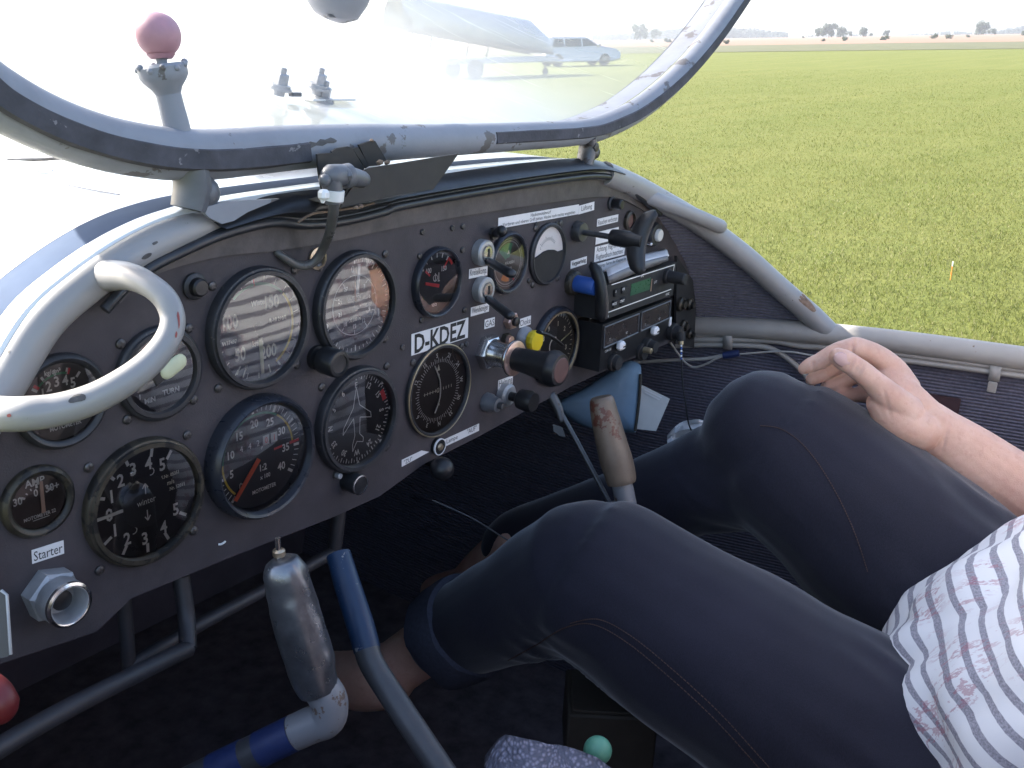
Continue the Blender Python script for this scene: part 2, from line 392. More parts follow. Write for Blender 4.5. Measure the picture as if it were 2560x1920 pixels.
    def prism(s, poly, e1, e2, o, thick):        # polygon in plane (o, e1, e2) with thickness along e1 x e2
        e1 = Vector(e1); e2 = Vector(e2); o = Vector(o); n = e1.cross(e2).normalized(); m = len(poly)
        a = [o + e1 * p[0] + e2 * p[1] for p in poly]; b = [p + n * thick for p in a]
        return s.add(a + b, [tuple(reversed(range(m))), tuple(range(m, 2 * m))] + [(i, (i + 1) % m, (i + 1) % m + m, i + m) for i in range(m)])
    def loft(s, rows, closed=False, cap=False):
        n = len(rows[0]); vs = [p for r in rows for p in r]; fs = []
        for i in range(len(rows) - 1):
            for k in range(n if closed else n - 1):
                k2 = (k + 1) % n; fs.append((i * n + k, i * n + k2, (i + 1) * n + k2, (i + 1) * n + k))
        if cap and closed: fs += [tuple(reversed(range(n))), tuple((len(rows) - 1) * n + k for k in range(n))]
        return s.add(vs, fs)
    def text(s, t, c, size, ang=0.0, e1=(1, 0, 0), e2=(0, 1, 0), sx=1.0, bold=False):   # flat letters; size = letter height factor
        g, f = glyphs(t, bold); e1 = Vector(e1); e2 = Vector(e2); c = Vector(c); ca, sa = math.cos(ang), math.sin(ang)
        vs = []
        for x, y, _ in g:
            x *= size * sx; y *= size
            vs.append(c + e1 * (x * ca - y * sa) + e2 * (x * sa + y * ca))
        return s.add(vs, f)
    # flat dial marks in the (u, v) plane at height z, angles clockwise from the top in degrees
    def tick(s, a, r0, r1, w, z, c=(0, 0)):
        a = R(a); d = Vector((math.sin(a), math.cos(a), 0)); p = Vector((d.y, -d.x, 0)) * (w / 2); o = Vector((c[0], c[1], z))
        return s.add([o + d * r0 - p, o + d * r0 + p, o + d * r1 + p, o + d * r1 - p], [(3, 2, 1, 0)])
    def arc(s, a0, a1, r0, r1, z, n=24, c=(0, 0)):
        vs = []; o = Vector((c[0], c[1], z))
        for i in range(n + 1):
            a = R(a0 + (a1 - a0) * i / n); d = Vector((math.sin(a), math.cos(a), 0)); vs += [o + d * r0, o + d * r1]
        return s.add(vs, [(2 * i, 2 * i + 1, 2 * i + 3, 2 * i + 2) for i in range(n)])
    def seg2(s, p, q, w, z):
        p = Vector((p[0], p[1], z)); q = Vector((q[0], q[1], z)); d = (q - p).normalized(); n = Vector((-d.y, d.x, 0)) * (w / 2)
        return s.add([p - n, q - n, q + n, p + n], [(0, 1, 2, 3)])
    def poly(s, pts, z): return s.add([Vector((p[0], p[1], z)) for p in pts], [tuple(range(len(pts)))])
    def mesh(s, name, m, smooth=40.0):
        me = bpy.data.meshes.new(name)
        me.from_pydata([tuple((p - s.o) * s.k) for p in s.v], [], s.f)
        me.materials.append(M[m] if isinstance(m, str) else m)
        if smooth:
            me.shade_smooth(); me.set_sharp_from_angle(angle=R(smooth))
        me.update(); return me

def fix_normals(me):
    import bmesh
    b = bmesh.new(); b.from_mesh(me); bmesh.ops.recalc_face_normals(b, faces=b.faces); b.to_mesh(me); b.free()

def tag(o, label=None, cat=None, group=None, kind=None):
    for k, v in (('label', label), ('category', cat), ('group', group), ('kind', kind)):
        if v: o[k] = v
    return o
AIR4 = AIR.to_4x4()
class Thing:                        # an Empty at the thing's base in the aircraft; its parts are modelled about the same point
    def __init__(s, name, label, cat, at=(0, 0, 0), group=None):
        s.at = Vector(at); s.e = bpy.data.objects.new(name, None); COL.objects.link(s.e)
        s.e.empty_display_size = 0.02
        s.e.matrix_world = Matrix.Translation(F(at)) @ AIR4
        tag(s.e, label, cat, group)
    def mb(s): return MB(MM, s.at)  # coordinates stay (u, v, h) of the aircraft
    def lmb(s): return MB(MM)       # coordinates are relative to the thing's base
    def part(s, name, mb, m, parent=None, smooth=40.0, label=None, normals=False):
        me = mb.mesh(name, m, smooth)
        if normals: fix_normals(me)
        o = bpy.data.objects.new(name, me); COL.objects.link(o); o.parent = parent or s.e
        if label: o['label'] = label
        return o
def solo(name, mb_fn, m, label, cat, at, group=None, smooth=40.0):   # a thing that is one mesh
    mb = MB(MM, at); mb_fn(mb); me = mb.mesh(name, m, smooth)
    o = bpy.data.objects.new(name, me); COL.objects.link(o); o.matrix_world = Matrix.Translation(F(at)) @ AIR4
    return tag(o, label, cat, group)
def wobj(name, mb, m, parent=None, smooth=40.0):   # world-space mesh, metres
    me = mb.mesh(name, m, smooth); o = bpy.data.objects.new(name, me); COL.objects.link(o)
    if parent: o.parent = parent
    return o
# =================================================================== airfield and distance
def rnd(a, b): return random.uniform(a, b)

def ground_mat():
    m, nt, b, _ = newmat('mown_grass_ground')
    vec = coords(nt)
    n1 = noise(nt, vec, 0.35, 6, 0.6); n2 = noise(nt, vec, 2.2, 6, 0.7); n3 = noise(nt, vec, 22, 5, 0.7)
    mp = nt.nodes.new('ShaderNodeMapping'); mp.inputs['Rotation'].default_value = (0, 0, 0.55); mp.inputs['Scale'].default_value = (0.06, 0.9, 1)
    nt.links.new(vec, mp.inputs[0]); n4 = noise(nt, mp.outputs[0], 1.0, 4, 0.6)
    c = ramp(nt, n3, [(0.3, (0.072, 0.088, 0.02)), (0.55, (0.112, 0.128, 0.032)), (0.75, (0.155, 0.16, 0.05))])
    c = mixc(nt, ramp(nt, n2, [(0.4, (0, 0, 0)), (0.75, (0.75, 0.75, 0.75))]), c, (0.142, 0.145, 0.042))
    c = mixc(nt, ramp(nt, n1, [(0.45, (0, 0, 0)), (0.7, (0.45, 0.45, 0.45))]), c, (0.085, 0.105, 0.02))
    c = mixc(nt, ramp(nt, n4, [(0.45, (0, 0, 0)), (0.65, (0.4, 0.4, 0.4))]), c, (0.148, 0.15, 0.046))
    nt.links.new(c, b.inputs['Base Color']); b.inputs['Roughness'].default_value = 0.9
    b.inputs['Specular IOR Level'].default_value = 0.15
    bump(nt, b, n3, 0.8, 0.03); return m
def soil_mat(name, a, bcol, sc=0.05):
    m, nt, b, _ = newmat(name); vec = coords(nt)
    c = ramp(nt, noise(nt, vec, sc, 6, 0.7), [(0.35, a), (0.7, bcol)])
    nt.links.new(c, b.inputs['Base Color']); b.inputs['Roughness'].default_value = 0.95; return m
M['grass'] = ground_mat()
M['crop'] = soil_mat('ripe_crop', (0.155, 0.092, 0.056), (0.205, 0.125, 0.078))
M['weeds'] = soil_mat('uncut_grass_strip', (0.052, 0.058, 0.018), (0.09, 0.086, 0.032), 0.3)
def leafmat(name, c, tl=0.35):
    m, nt, b, out = newmat(name); vec = coords(nt)
    cc = ramp(nt, noise(nt, vec, 0.35, 4), [(0.3, tuple(x * 0.6 for x in c)), (0.7, tuple(x * 1.35 for x in c))])
    nt.links.new(cc, b.inputs['Base Color']); b.inputs['Roughness'].default_value = 0.7; b.inputs['Specular IOR Level'].default_value = 0.2
    t = nt.nodes.new('ShaderNodeBsdfTranslucent'); nt.links.new(cc, t.inputs[0])
    mx = nt.nodes.new('ShaderNodeMixShader'); mx.inputs[0].default_value = tl
    nt.links.new(b.outputs[0], mx.inputs[1]); nt.links.new(t.outputs[0], mx.inputs[2]); nt.links.new(mx.outputs[0], out.inputs[0]); return m
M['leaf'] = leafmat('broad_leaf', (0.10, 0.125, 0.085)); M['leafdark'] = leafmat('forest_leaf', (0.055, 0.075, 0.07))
M['bark'] = mat('bark', (0.09, 0.07, 0.05), 0.9)
M['mast'] = mat('mast_grey', (0.25, 0.25, 0.26), 0.6)

mb = MB(1.0)
# one ground sheet, finer near the aircraft, gently rolling far away
ys = [-60, -20, 0, 5, 10, 20, 40, 80, 160, 320, 640, 1000, 1500, 2100]; xs = [-1400, -700, -300, -100, -30, 0, 5, 10, 20, 40, 80, 160, 320, 640, 1000, 1500, 2100]
mb.add([(x, y, 0.0) for y in ys for x in xs], [(j * len(xs) + i, j * len(xs) + i + 1, (j + 1) * len(xs) + i + 1, (j + 1) * len(xs) + i) for j in range(len(ys) - 1) for i in range(len(xs) - 1)])
tag(wobj('airfield', mb, 'grass'), kind='structure')

HEAD = math.atan2(CZ.y, CZ.x)       # heading of the lens, used only to lay the far bands out across the view
def band_pts(px0, px1, d, n):
    out = []
    for i in range(n + 1):
        p = WD(px0 + (px1 - px0) * i / n, 200, d); out.append(Vector((p.x, p.y, 0)))
    return out
def field_band(name, px0, px1, d0, d1, z, m, n=16, rise=0.0):
    a = band_pts(px0, px1, d0, n); b = band_pts(px0, px1, d1, n)
    mb = MB(1.0); mb.loft([[p + Vector((0, 0, z)) for p in a], [p + Vector((0, 0, z + rise)) for p in b]])
    return tag(wobj(name, mb, m), kind='structure')
field_band('uncut_meadow', -500, 3600, 105, 190, 0.03, 'weeds', rise=0.12)
field_band('crop_field', -500, 3600, 190, 900, 0.16, 'crop', rise=1.6)

# blades of grass on the part of the airfield that is near enough to tell blades
def grass_blades():
    rng = np.random.default_rng(3); P = []
    N = 250000
    px = rng.uniform(1050, 2750, N * 2); side = rng.uniform(0, 1, N * 2) < 0.2
    px = np.where(side, np.where(rng.uniform(0, 1, N * 2) < .4, rng.uniform(2750, 4200, N * 2), rng.uniform(-900, 1050, N * 2)), px)
    d = 3.2 * (44.0 / 3.2) ** rng.uniform(0, 1, N * 2)
    pts = []
    dirx = CX.x * ((px - 1280) / FPX) + CZ.x; diry = CX.y * ((px - 1280) / FPX) + CZ.y
    l = np.hypot(dirx, diry); x = dirx / l * d; y = diry / l * d
    x = x[:N]; y = y[:N]; d = d[:N]
    # keep clear of the fuselage
    clump = np.array([mnoise.noise(Vector((a * 1.3, b * 1.3, 0))) for a, b in zip(x[::1], y[::1])])
    h = rng.uniform(0.008, 0.026, N) * (1 + 0.6 * clump) * np.interp(d, [3, 20, 44], [1, 1, .45]); w = rng.uniform(0.0011, 0.0022, N) * (0.7 + d * 0.08)
    a = rng.uniform(0, 2 * np.pi, N); lean = rng.uniform(0.2, 1.6, N); la = rng.uniform(0, 2 * np.pi, N)
    wx = np.cos(a) * w; wy = np.sin(a) * w; lx = np.cos(la) * lean * h; ly = np.sin(la) * lean * h
    z = np.zeros(N)
    v = np.stack([np.stack([x - wx, y - wy, z - 0.003], 1), np.stack([x + wx, y + wy, z - 0.003], 1),
                  np.stack([x + wx * .7 + lx * .35, y + wy * .7 + ly * .35, h * .6], 1), np.stack([x - wx * .7 + lx * .35, y - wy * .7 + ly * .35, h * .6], 1),
                  np.stack([x + lx, y + ly, h], 1)], 1).reshape(-1, 3)
    b = np.arange(N) * 5
    quads = np.stack([b, b + 1, b + 2, b + 3], 1); tris = np.stack([b + 3, b + 2, b + 4], 1)
    me = bpy.data.meshes.new('grass_blades')
    me.vertices.add(len(v)); me.vertices.foreach_set('co', v.astype(np.float32).ravel())
    me.loops.add(N * 7); li = np.concatenate([quads, tris], 1).ravel(); me.loops.foreach_set('vertex_index', li.astype(np.int32))
    me.polygons.add(N * 2); st = np.stack([np.arange(N) * 7, np.arange(N) * 7 + 4], 1).ravel()
    me.polygons.foreach_set('loop_start', st.astype(np.int32))
    me.update(calc_edges=True); me.validate()
    m, nt, bs, out = newmat('grass_blade')
    geo = nt.nodes.new('ShaderNodeNewGeometry')
    c = ramp(nt, geo.outputs['Random Per Island'], [(0.0, (0.088, 0.118, 0.024)), (0.5, (0.132, 0.152, 0.036)), (0.82, (0.172, 0.18, 0.054)), (0.93, (0.24, 0.225, 0.11)), (1.0, (0.38, 0.34, 0.22))])
    c = mixc(nt, ramp(nt, noise(nt, coords(nt), 0.8, 5, 0.6), [(0.4, (0, 0, 0)), (0.75, (0.7, 0.7, 0.7))]), c, (0.148, 0.15, 0.046))
    mp = nt.nodes.new('ShaderNodeMapping'); mp.inputs['Rotation'].default_value = (0, 0, 0.55); mp.inputs['Scale'].default_value = (0.07, 0.8, 1)
    nt.links.new(coords(nt), mp.inputs[0])
    c = mixc(nt, ramp(nt, noise(nt, mp.outputs[0], 1.0, 5, 0.65), [(0.42, (0, 0, 0)), (0.62, (0.6, 0.6, 0.6))]), c, (0.165, 0.165, 0.054))
    c = mixc(nt, ramp(nt, noise(nt, coords(nt), 0.28, 5, 0.6), [(0.5, (0, 0, 0)), (0.68, (0.55, 0.55, 0.55))]), c, (0.09, 0.12, 0.024))
    nt.links.new(c, bs.inputs['Base Color']); bs.inputs['Roughness'].default_value = 0.6; bs.inputs['Specular IOR Level'].default_value = 0.2
    t = nt.nodes.new('ShaderNodeBsdfTranslucent'); nt.links.new(c, t.inputs[0])
    mx = nt.nodes.new('ShaderNodeMixShader'); mx.inputs[0].default_value = 0.45
    nt.links.new(bs.outputs[0], mx.inputs[1]); nt.links.new(t.outputs[0], mx.inputs[2]); nt.links.new(mx.outputs[0], out.inputs[0])
    me.materials.append(m)
    o = bpy.data.objects.new('grass_blades', me); COL.objects.link(o); tag(o, kind='stuff', label='short mown grass blades growing on the airfield', cat='grass')
grass_blades()

# ---- trees: trunk with limbs and a crown of many leaf clumps
def tree_meshes(seed, h, w, n, trunk=0.25, lobes=7, m='leaf', shrub=False):
    rng = random.Random(seed)
    L = [(Vector((rng.uniform(-.32, .32) * w, rng.uniform(-.32, .32) * w, h * rng.uniform(trunk + .15, .86))), rng.uniform(.16, .3) * min(w, h)) for _ in range(lobes)]
    if shrub: L = [(Vector((rng.uniform(-.36, .36) * w, rng.uniform(-.3, .3) * w, h * rng.uniform(.12, .72))), rng.uniform(.22, .34) * min(w, h * 1.3)) for _ in range(lobes)]
    c = MB(1.0); leaf = max(h, w) * 0.055
    for i in range(n):
        o, r = rng.choice(L); d = Vector((rng.gauss(0, 1), rng.gauss(0, 1), rng.gauss(0, 1))).normalized() * r * (rng.random() ** 0.4)
        p = o + d * (1.0 if rng.random() < 0.9 else 1.3)
        if p.z < 0.05: p.z = 0.05 + rng.random() * 0.2
        a = Vector((rng.gauss(0, 1), rng.gauss(0, 1), rng.gauss(0, .6))).normalized(); b = a.orthogonal().normalized()
        b = (b * math.cos(rng.random() * 6) + a.cross(b) * math.sin(rng.random() * 6)).normalized(); e = leaf * rng.uniform(.5, 1.25)
        c.add([p - a * e, p + b * e * .6, p + a * e, p - b * e * .6], [(0, 1, 2, 3)])
    t = MB(1.0); t.tube([(0, 0, -0.3), (0.03 * h, 0, h * .25), (0, 0.02 * h, h * .62)], [h * .032, h * .022, h * .008], seg=7, n=3)
    for o, r in L[:4]: t.tube([(0.01 * h, 0, h * (.12 if shrub else .3)), tuple(o * .6 + Vector((0, 0, h * .2))), tuple(o)], [h * .012, h * .008, h * .003], seg=5, n=2)
    return c.mesh('crown', m, 0), t.mesh('trunk', 'bark')
def put_tree(name, label, cat, pos, meshes, rot, sc, group):
    e = bpy.data.objects.new(name, None); COL.objects.link(e); e.location = pos; e.rotation_euler = (0, 0, rot); e.scale = (sc, sc, sc)
    tag(e, label, cat, group)
    for nm, me in zip(('crown', 'trunk'), meshes):
        o = bpy.data.objects.new(nm, me); COL.objects.link(o); o.parent = e
TR = [tree_meshes(s, 12, w, 2200, lobes=l, trunk=0.05) for s, w, l in ((1, 15, 14), (2, 12, 11), (5, 13, 12))]
SH = [tree_meshes(s, 3, w, 1100, shrub=True, lobes=8) for s, w in ((11, 4.2), (12, 3.4), (13, 6.0))]
HZ = 104.0
def hz(px): return 126 - 40 * px / 2560
def tree_at(px, base_y, top_y, d, mesh, label, group, name='broadleaf_tree', cat='tree', hh=12.0, seed=0, z=None):
    g_ = GP(px, max(base_y, hz(px) + 1.0)); dg_ = math.hypot(g_.x, g_.y)
    if cat == 'bush': d = min(max(dg_, 200), 560)
    p = WD(px, base_y, d); t = WD(px, top_y, d); ht = t.z - p.z
    p.z = max(p.z, 0.16 + (d - 190) * 0.00226 - 0.1)
    put_tree(name, label, cat, Vector((p.x, p.y, p.z if z is None else z)), mesh, seed * 1.3, ht / hh * (1.0 if cat == 'bush' else 1.05), group)
G1 = 'trees beyond the crop field'
for i, (px, by, ty, k, lab) in enumerate([
    (2048, 93, 68, 1, 'low tree at the left end of the big far tree clump'),
    (2072, 93, 60, 0, 'tallest rounded tree of the far clump beyond the crop field'),
    (2102, 93, 69, 2, 'second tree of the far clump, right beside the tallest one'),
    (2122, 92, 77, 1, 'low tree just right of the big far tree clump'),
    (2158, 91, 70, 2, 'lone mid sized tree between the clump and the small right tree'),
    (2178, 91, 82, 1, 'low bushy tree touching the lone mid sized far tree'),
    (2216, 90, 76, 0, 'small rounded far tree left of the two masts'),
    (2452, 92, 60, 2, 'nearest upright tree at the right edge of the far field'),
    (2478, 94, 76, 1, 'spreading tree right of the nearest upright tree'),
    (1600, 100, 62, 0, 'rounded tree behind the silver car, seen through the canopy'),
    (1640, 98, 70, 1, 'lower tree right of the one behind the silver car')]):
    tree_at(px, by, ty, 640 + 23 * i % 90, TR[k], lab, G1, seed=i)
G2 = 'bushes along the crop field'
for i, (px, by, ty, k, lab) in enumerate([
    (2058, 107, 97, 1, 'leftmost small round bush below the big tree clump'),
    (2111, 106, 94, 0, 'round bush right of the leftmost small bush'),
    (2210, 104, 91, 2, 'wide bush standing below the small rounded far tree'),
    (2334, 101, 85, 1, 'pointed bush at the foot of the tall mast'),
    (2370, 101, 89, 0, 'round bush right of the pointed mast bush'),
    (2420, 98, 91, 2, 'flat bush left of the nearest upright tree'),
    (2557, 94, 82, 0, 'bush cut off by the right border of the view'),
    (1816, 113, 101, 0, 'bush right beside the canopy frame tube'),
    (1670, 110, 99, 2, 'wide dark bush behind the canopy perspex'),
    (1630, 110, 101, 1, 'small bush left of the wide one behind the perspex'),
    (2008, 95, 90, 2, 'tiny flat bush right of the forest edge')]):
    tree_at(px, by, ty, 330 + 17 * i % 60, SH[k], lab, G2, name='bush', cat='bush', hh=3.0, seed=i * 2)
# far wood: one mass of many crowns
def wood(name, px0, px1, d, base, tops, n, label, seed):
    rng = random.Random(seed); mb = MB(1.0)
    for i in range(n):
        t = rng.random(); px = px0 + (px1 - px0) * t; dd = d + rng.uniform(0, 120)
        top = np.interp(px, [a for a, _ in tops], [b for _, b in tops]); p = WD(px, base - 0.016 * (px - px0), dd); q = WD(px, top + rng.uniform(-1.2, 3.0), dd)
        hgt = q.z - p.z; r = hgt * rng.uniform(.22, .36)
        z0 = 0
        while z0 < hgt:
            for _ in range(9):
                a = rng.uniform(0, 6.28); c = Vector((p.x + r * math.cos(a) * rng.random(), p.y + r * math.sin(a) * rng.random(), p.z + z0 + rng.uniform(0, r)))
                e1 = Vector((rng.gauss(0, 1), rng.gauss(0, 1), rng.gauss(0, 1))).normalized(); e2 = e1.orthogonal().normalized(); s = r * rng.uniform(.3, .6)
                mb.add([c - e1 * s, c + e2 * s, c + e1 * s, c - e2 * s], [(0, 1, 2, 3)])
            z0 += r * 0.7
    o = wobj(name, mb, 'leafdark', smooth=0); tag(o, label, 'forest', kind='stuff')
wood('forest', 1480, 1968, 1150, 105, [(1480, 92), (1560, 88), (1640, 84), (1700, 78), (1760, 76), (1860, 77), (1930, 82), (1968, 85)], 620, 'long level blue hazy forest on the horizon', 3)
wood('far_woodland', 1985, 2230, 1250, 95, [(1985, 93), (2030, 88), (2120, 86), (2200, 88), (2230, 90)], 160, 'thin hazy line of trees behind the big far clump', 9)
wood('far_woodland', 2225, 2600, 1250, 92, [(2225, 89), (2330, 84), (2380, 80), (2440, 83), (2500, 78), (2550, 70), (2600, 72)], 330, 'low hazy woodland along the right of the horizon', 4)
for px, by, ty, lab in ((2346, 90, 19, 'taller thin mast standing on the far horizon'), (2296, 90, 45, 'shorter thin mast left of the taller one')):
    p = WD(px, by, 1000); q = WD(px, ty, 1000); e = bpy.data.objects.new('radio_mast', None); COL.objects.link(e); e.location = p
    tag(e, lab, 'mast', 'masts on the horizon'); hgt = q.z - p.z
    a = MB(1.0); a.tube([(0, 0, 0), (0, 0, hgt)], [0.32, 0.18], seg=8, n=1); wobj('pole', a, 'mast', e)
    a = MB(1.0); a.box((0, 0, hgt), (2.2, .6, .9)); wobj('head', a, 'mast', e)

# =================================================================== silver estate car and glider trailer
M['carpaint'] = mat('silver_car_paint', (0.30, 0.31, 0.345), 0.3, metal=0.35, var=0.03, coat=0.6)
M['carglass'] = mat('dark_car_glass', (0.03, 0.035, 0.04), 0.1, var=0.05)
M['tyre'] = mat('tyre_rubber', (0.03, 0.03, 0.03), 0.85, var=0.2)
M['rimalu'] = mat('car_rim', (0.5, 0.5, 0.52), 0.3, metal=0.8, var=0.05)
M['taillight'] = mat('tail_light_red', (0.5, 0.04, 0.04), 0.25, var=0.05)
M['trailerw'] = mat('trailer_white', (0.40, 0.40, 0.46), 0.4, var=0.04, vscale=2)
M['trailerdark'] = mat('trailer_inside', (0.10, 0.10, 0.12), 0.7, var=0.2, vscale=4)
def wheel(parent, c, r, w, axis=(0, 1, 0)):
    a = MB(1.0); a.lathe([(r * .62, -w / 2), (r * .93, -w / 2), (r, -w * .3), (r, w * .3), (r * .93, w / 2), (r * .62, w / 2)], c, axis, 24)
    wh = wobj('wheel', a, 'tyre', parent)
    b = MB(1.0)
    for sg in (-1, 1):
        b.lathe([(r * .62, sg * w * .30), (r * .55, sg * w * .38), (r * .12, sg * w * .34)], c, axis, 24, caps=False)
        for k in range(5):
            t = k * 2 * math.pi / 5; d = Vector((math.cos(t), 0, math.sin(t)))
            b.tube([Vector(c) + Vector((0, sg * w * .44, 0)) + d * r * .08, Vector(c) + Vector((0, sg * w * .42, 0)) + d * r * .6], [r * .09, r * .06], seg=6, n=1)
    wobj('rim', b, 'rimalu', wh)
def car():
    f = GP(1508, 164); r_ = GP(1398, 168)          # contact points of the near wheels
    f.z = 0; r_.z = 0; d = (f - r_); base = d.length; 
    e = bpy.data.objects.new('estate_car', None); COL.objects.link(e)
    tag(e, 'silver estate car parked on the grass in front of the trailer', 'car')
    wb = 2.65
    view = Vector((f.x, f.y, 0)).normalized(); side = Vector((view.y, -view.x, 0))     # to the right in the picture
    mid = (f + r_) / 2
    lat = base if base < wb else wb
    # heading: right across the view and away from us
    th = math.radians(24); dirv = (side * math.cos(th) + view * math.sin(th)).normalized()
    e.location = mid; e.rotation_euler = (0, 0, math.atan2(dirv.y, dirv.x))
    # x forward, y left; near (right) side at y = 0
    W = 1.76
    prof = [(-1.98, .42), (-2.02, .62), (-1.98, .95), (-1.78, 1.42), (-1.55, 1.49), (0.35, 1.46), (1.05, 1.03), (2.0, .86), (2.28, .62), (2.26, .32), (1.75, .22), (-1.7, .22)]
    prof = [(x, z) for x, z in prof]
    def shrink(z): return 0.0 if z < .95 else (z - .95) * 0.36
    rows = []
    for yk in (0, 1):
        rows.append([Vector((x, (W - shrink(z)) if yk else shrink(z), z)) for x, z in prof])
    b = MB(1.0); n = len(prof); b.add(rows[0] + rows[1], [tuple(range(n)), tuple(reversed(range(n, 2 * n)))] + [((i + 1) % n, i, i + n, (i + 1) % n + n) for i in range(n)])
    body = wobj('body', b, 'carpaint', e, 25); mod = body.modifiers.new('bevel', 'BEVEL'); mod.width = 0.06; mod.segments = 3
    g = MB(1.0)
    def pane(pts, y0): g.add([Vector((x, shrink(z) - 0.012 if y0 == 0 else W - shrink(z) + 0.012, z)) for x, z in pts], [tuple(range(len(pts)))])
    for y0 in (0, 1):
        for pts in ([(-1.62, 1.0), (-1.0, 1.0), (-1.0, 1.38), (-1.48, 1.38)], [(-.9, 1.0), (.0, 1.0), (.0, 1.38), (-.9, 1.38)], [(.08, 1.0), (.92, 1.03), (.36, 1.37), (.08, 1.38)]):
            h = MB(1.0); h.add([Vector((x, shrink(z) - 0.012 if y0 == 0 else W - shrink(z) + 0.012, z)) for x, z in pts], [tuple(range(4))]); wobj('side_window', h, 'carglass', e)
    h = MB(1.0); h.add([(-1.985, .2, 1.02), (-1.985, W - .2, 1.02), (-1.83, W - .3, 1.38), (-1.83, .3, 1.38)], [(0, 1, 2, 3)]); wobj('rear_window', h, 'carglass', e)
    h = MB(1.0); h.add([(1.08, .18, 1.04), (1.08, W - .18, 1.04), (.45, W - .28, 1.42), (.45, .28, 1.42)], [(0, 1, 2, 3)]); wobj('windscreen', h, 'carglass', e)
    for y in (0.10, W - .10):
        h = MB(1.0); h.box((-1.99, y, .86), (.1, .24, .2)); wobj('tail_light', h, 'taillight', e)
    for y in (0.2, W - .2):
        h = MB(1.0); h.box((2.17, y, .68), (.12, .3, .12)); wobj('headlight', h, 'rimalu', e)
    h = MB(1.0); h.box((0.95, -.1, 1.05), (.14, .2, .14), ch=.03); h.box((0.95, W + .1, 1.05), (.14, .2, .14), ch=.03); wobj('wing_mirror', h, 'carpaint', e)
    for x in (-1.32, 1.33):
        for y in (0.09, W - .09): wheel(e, (x, y, .32), .32, .2)
car()
def trailer():
    a = WD(1368, 160, 41.0); bpt = WD(1020, 200, 37.5); a.z = bpt.z = 0
    e = bpy.data.objects.new('glider_trailer', None); COL.objects.link(e); tag(e, 'white glider trailer with its long lid raised, behind the canopy', 'trailer')
    d = (bpt - a); L = min(d.length, 9.5); d.normalize()
    e.location = a; e.rotation_euler = (0, 0, math.atan2(d.y, d.x))
    W = 1.5; n = 9
    def shell(rows_x, w, zc, hgt):
        rows = []
        for x in rows_x:
            k = min(1, .5 + (x / 1.2) * .5) if x < 1.2 else 1.0
            rows.append([Vector((x, w / 2 * k * math.cos(math.pi * i / n), hgt * k * math.sin(math.pi * i / n) ** .7)) for i in range(n + 1)])
        return rows
    b = MB(1.0); b.box((L / 2, 0, .62), (L, W, .22), ch=.03); b.tube([(-1.3, 0, .5), (0, -.35, .52)], .05, n=1); b.tube([(-1.3, 0, .5), (0, .35, .52)], .05, n=1)
    wobj('bed', b, 'trailerw', e)
    lid = MB(1.0); xs_ = [0, .3, .7, 1.2, 3, 5, 7, L - .2]; rows = shell(xs_, W, 0, 1.15)
    t = math.radians(9); q = Matrix.Rotation(-t, 3, 'Y')
    rows = [[q @ p + Vector((0.0, 0, .78)) for p in r] for r in rows]
    lid.loft(rows); lo = wobj('raised_lid', lid, 'trailerw', e)
    md = lo.modifiers.new('thick', 'SOLIDIFY'); md.thickness = 0.03
    rim = MB(1.0)
    for sg in (-1, 1): rim.tube([q @ Vector((x, sg * (W / 2 + .01), 0)) + Vector((0, 0, .78)) for x in (0.3, 3, 6, L - .2)], .06, seg=6, n=1)
    wobj('lid_edge', rim, 'trailerdark', e)
    fl = MB(1.0); fl.loft([[q @ Vector((x, s * (W / 2 - .1), .05)) + Vector((0, 0, .78)) for s in (-1, 1)] for x in (.4, L - .3)]); wobj('lid_floor', fl, 'trailerdark', e)
    for x in (3.4, 5.9):
        for sg in (-1, 1):
            h = MB(1.0); zt = .78 + x * math.sin(t); h.tube([(x, sg * .7, .7), (x * math.cos(t) - .15, sg * .72, zt)], .035, seg=6, n=1); wobj('prop', h, 'steel', e)
    for y in (-.82, .82): wheel(e, (L * .62, y, .33), .33, .2)
    h = MB(1.0); h.tube([(0.1, 0, .5), (0.1, 0, 0.12)], .04, n=1, seg=8); h.lathe([(.13, -.04), (.13, .04)], (.1, 0, .13), (0, 1, 0), 16); wobj('jockey_wheel', h, 'tyre', e)
trailer()
# small orange stake in the grass
p = GP(2376, 700)
e = bpy.data.objects.new('marker_peg', None); COL.objects.link(e); e.location = (p.x, p.y, 0); tag(e, 'thin orange and white peg stuck in the grass', 'peg')
h = MB(1.0); h.tube([(0, 0, -.03), (0.004, 0, .075)], .003, seg=8, n=1); wobj('lower_half', h, 'orange2', e)
h = MB(1.0); h.tube([(0.004, 0, .0755), (0.006, 0, .1)], .003, seg=8, n=1); wobj('upper_half', h, 'white', e)
# =================================================================== fuselage
def plane_pt(px, py, p0, nrm):
    d = RAY(px, py); nrm = Vector(nrm); return CAMP + d * ((Vector(p0) - CAMP).dot(nrm) / d.dot(nrm))
arch_px = [(-130, 1230), (-60, 1085), (20, 955), (112, 808), (215, 715), (315, 645), (400, 600), (470, 573), (560, 548), (700, 524), (900, 496), (1150, 461), (1400, 431), (1510, 433), (1580, 458), (1640, 497)]
arch = [PL(x, y, 0) for x, y in arch_px]
ARCH = smooth_path(arch, 5)
fus = Thing('motor_glider_fuselage', 'white fuselage with cream steel tube cockpit frame around the two seats', 'aircraft', (-112, 0, 0))
b = fus.mb(); b.tube(arch, [9.5] * 7 + [8.5, 5.5, 4.5, 4.5, 4.5, 5, 7, 9, 9.5], seg=16, n=6); fus.part('arch_tube', b, 'creampaint')

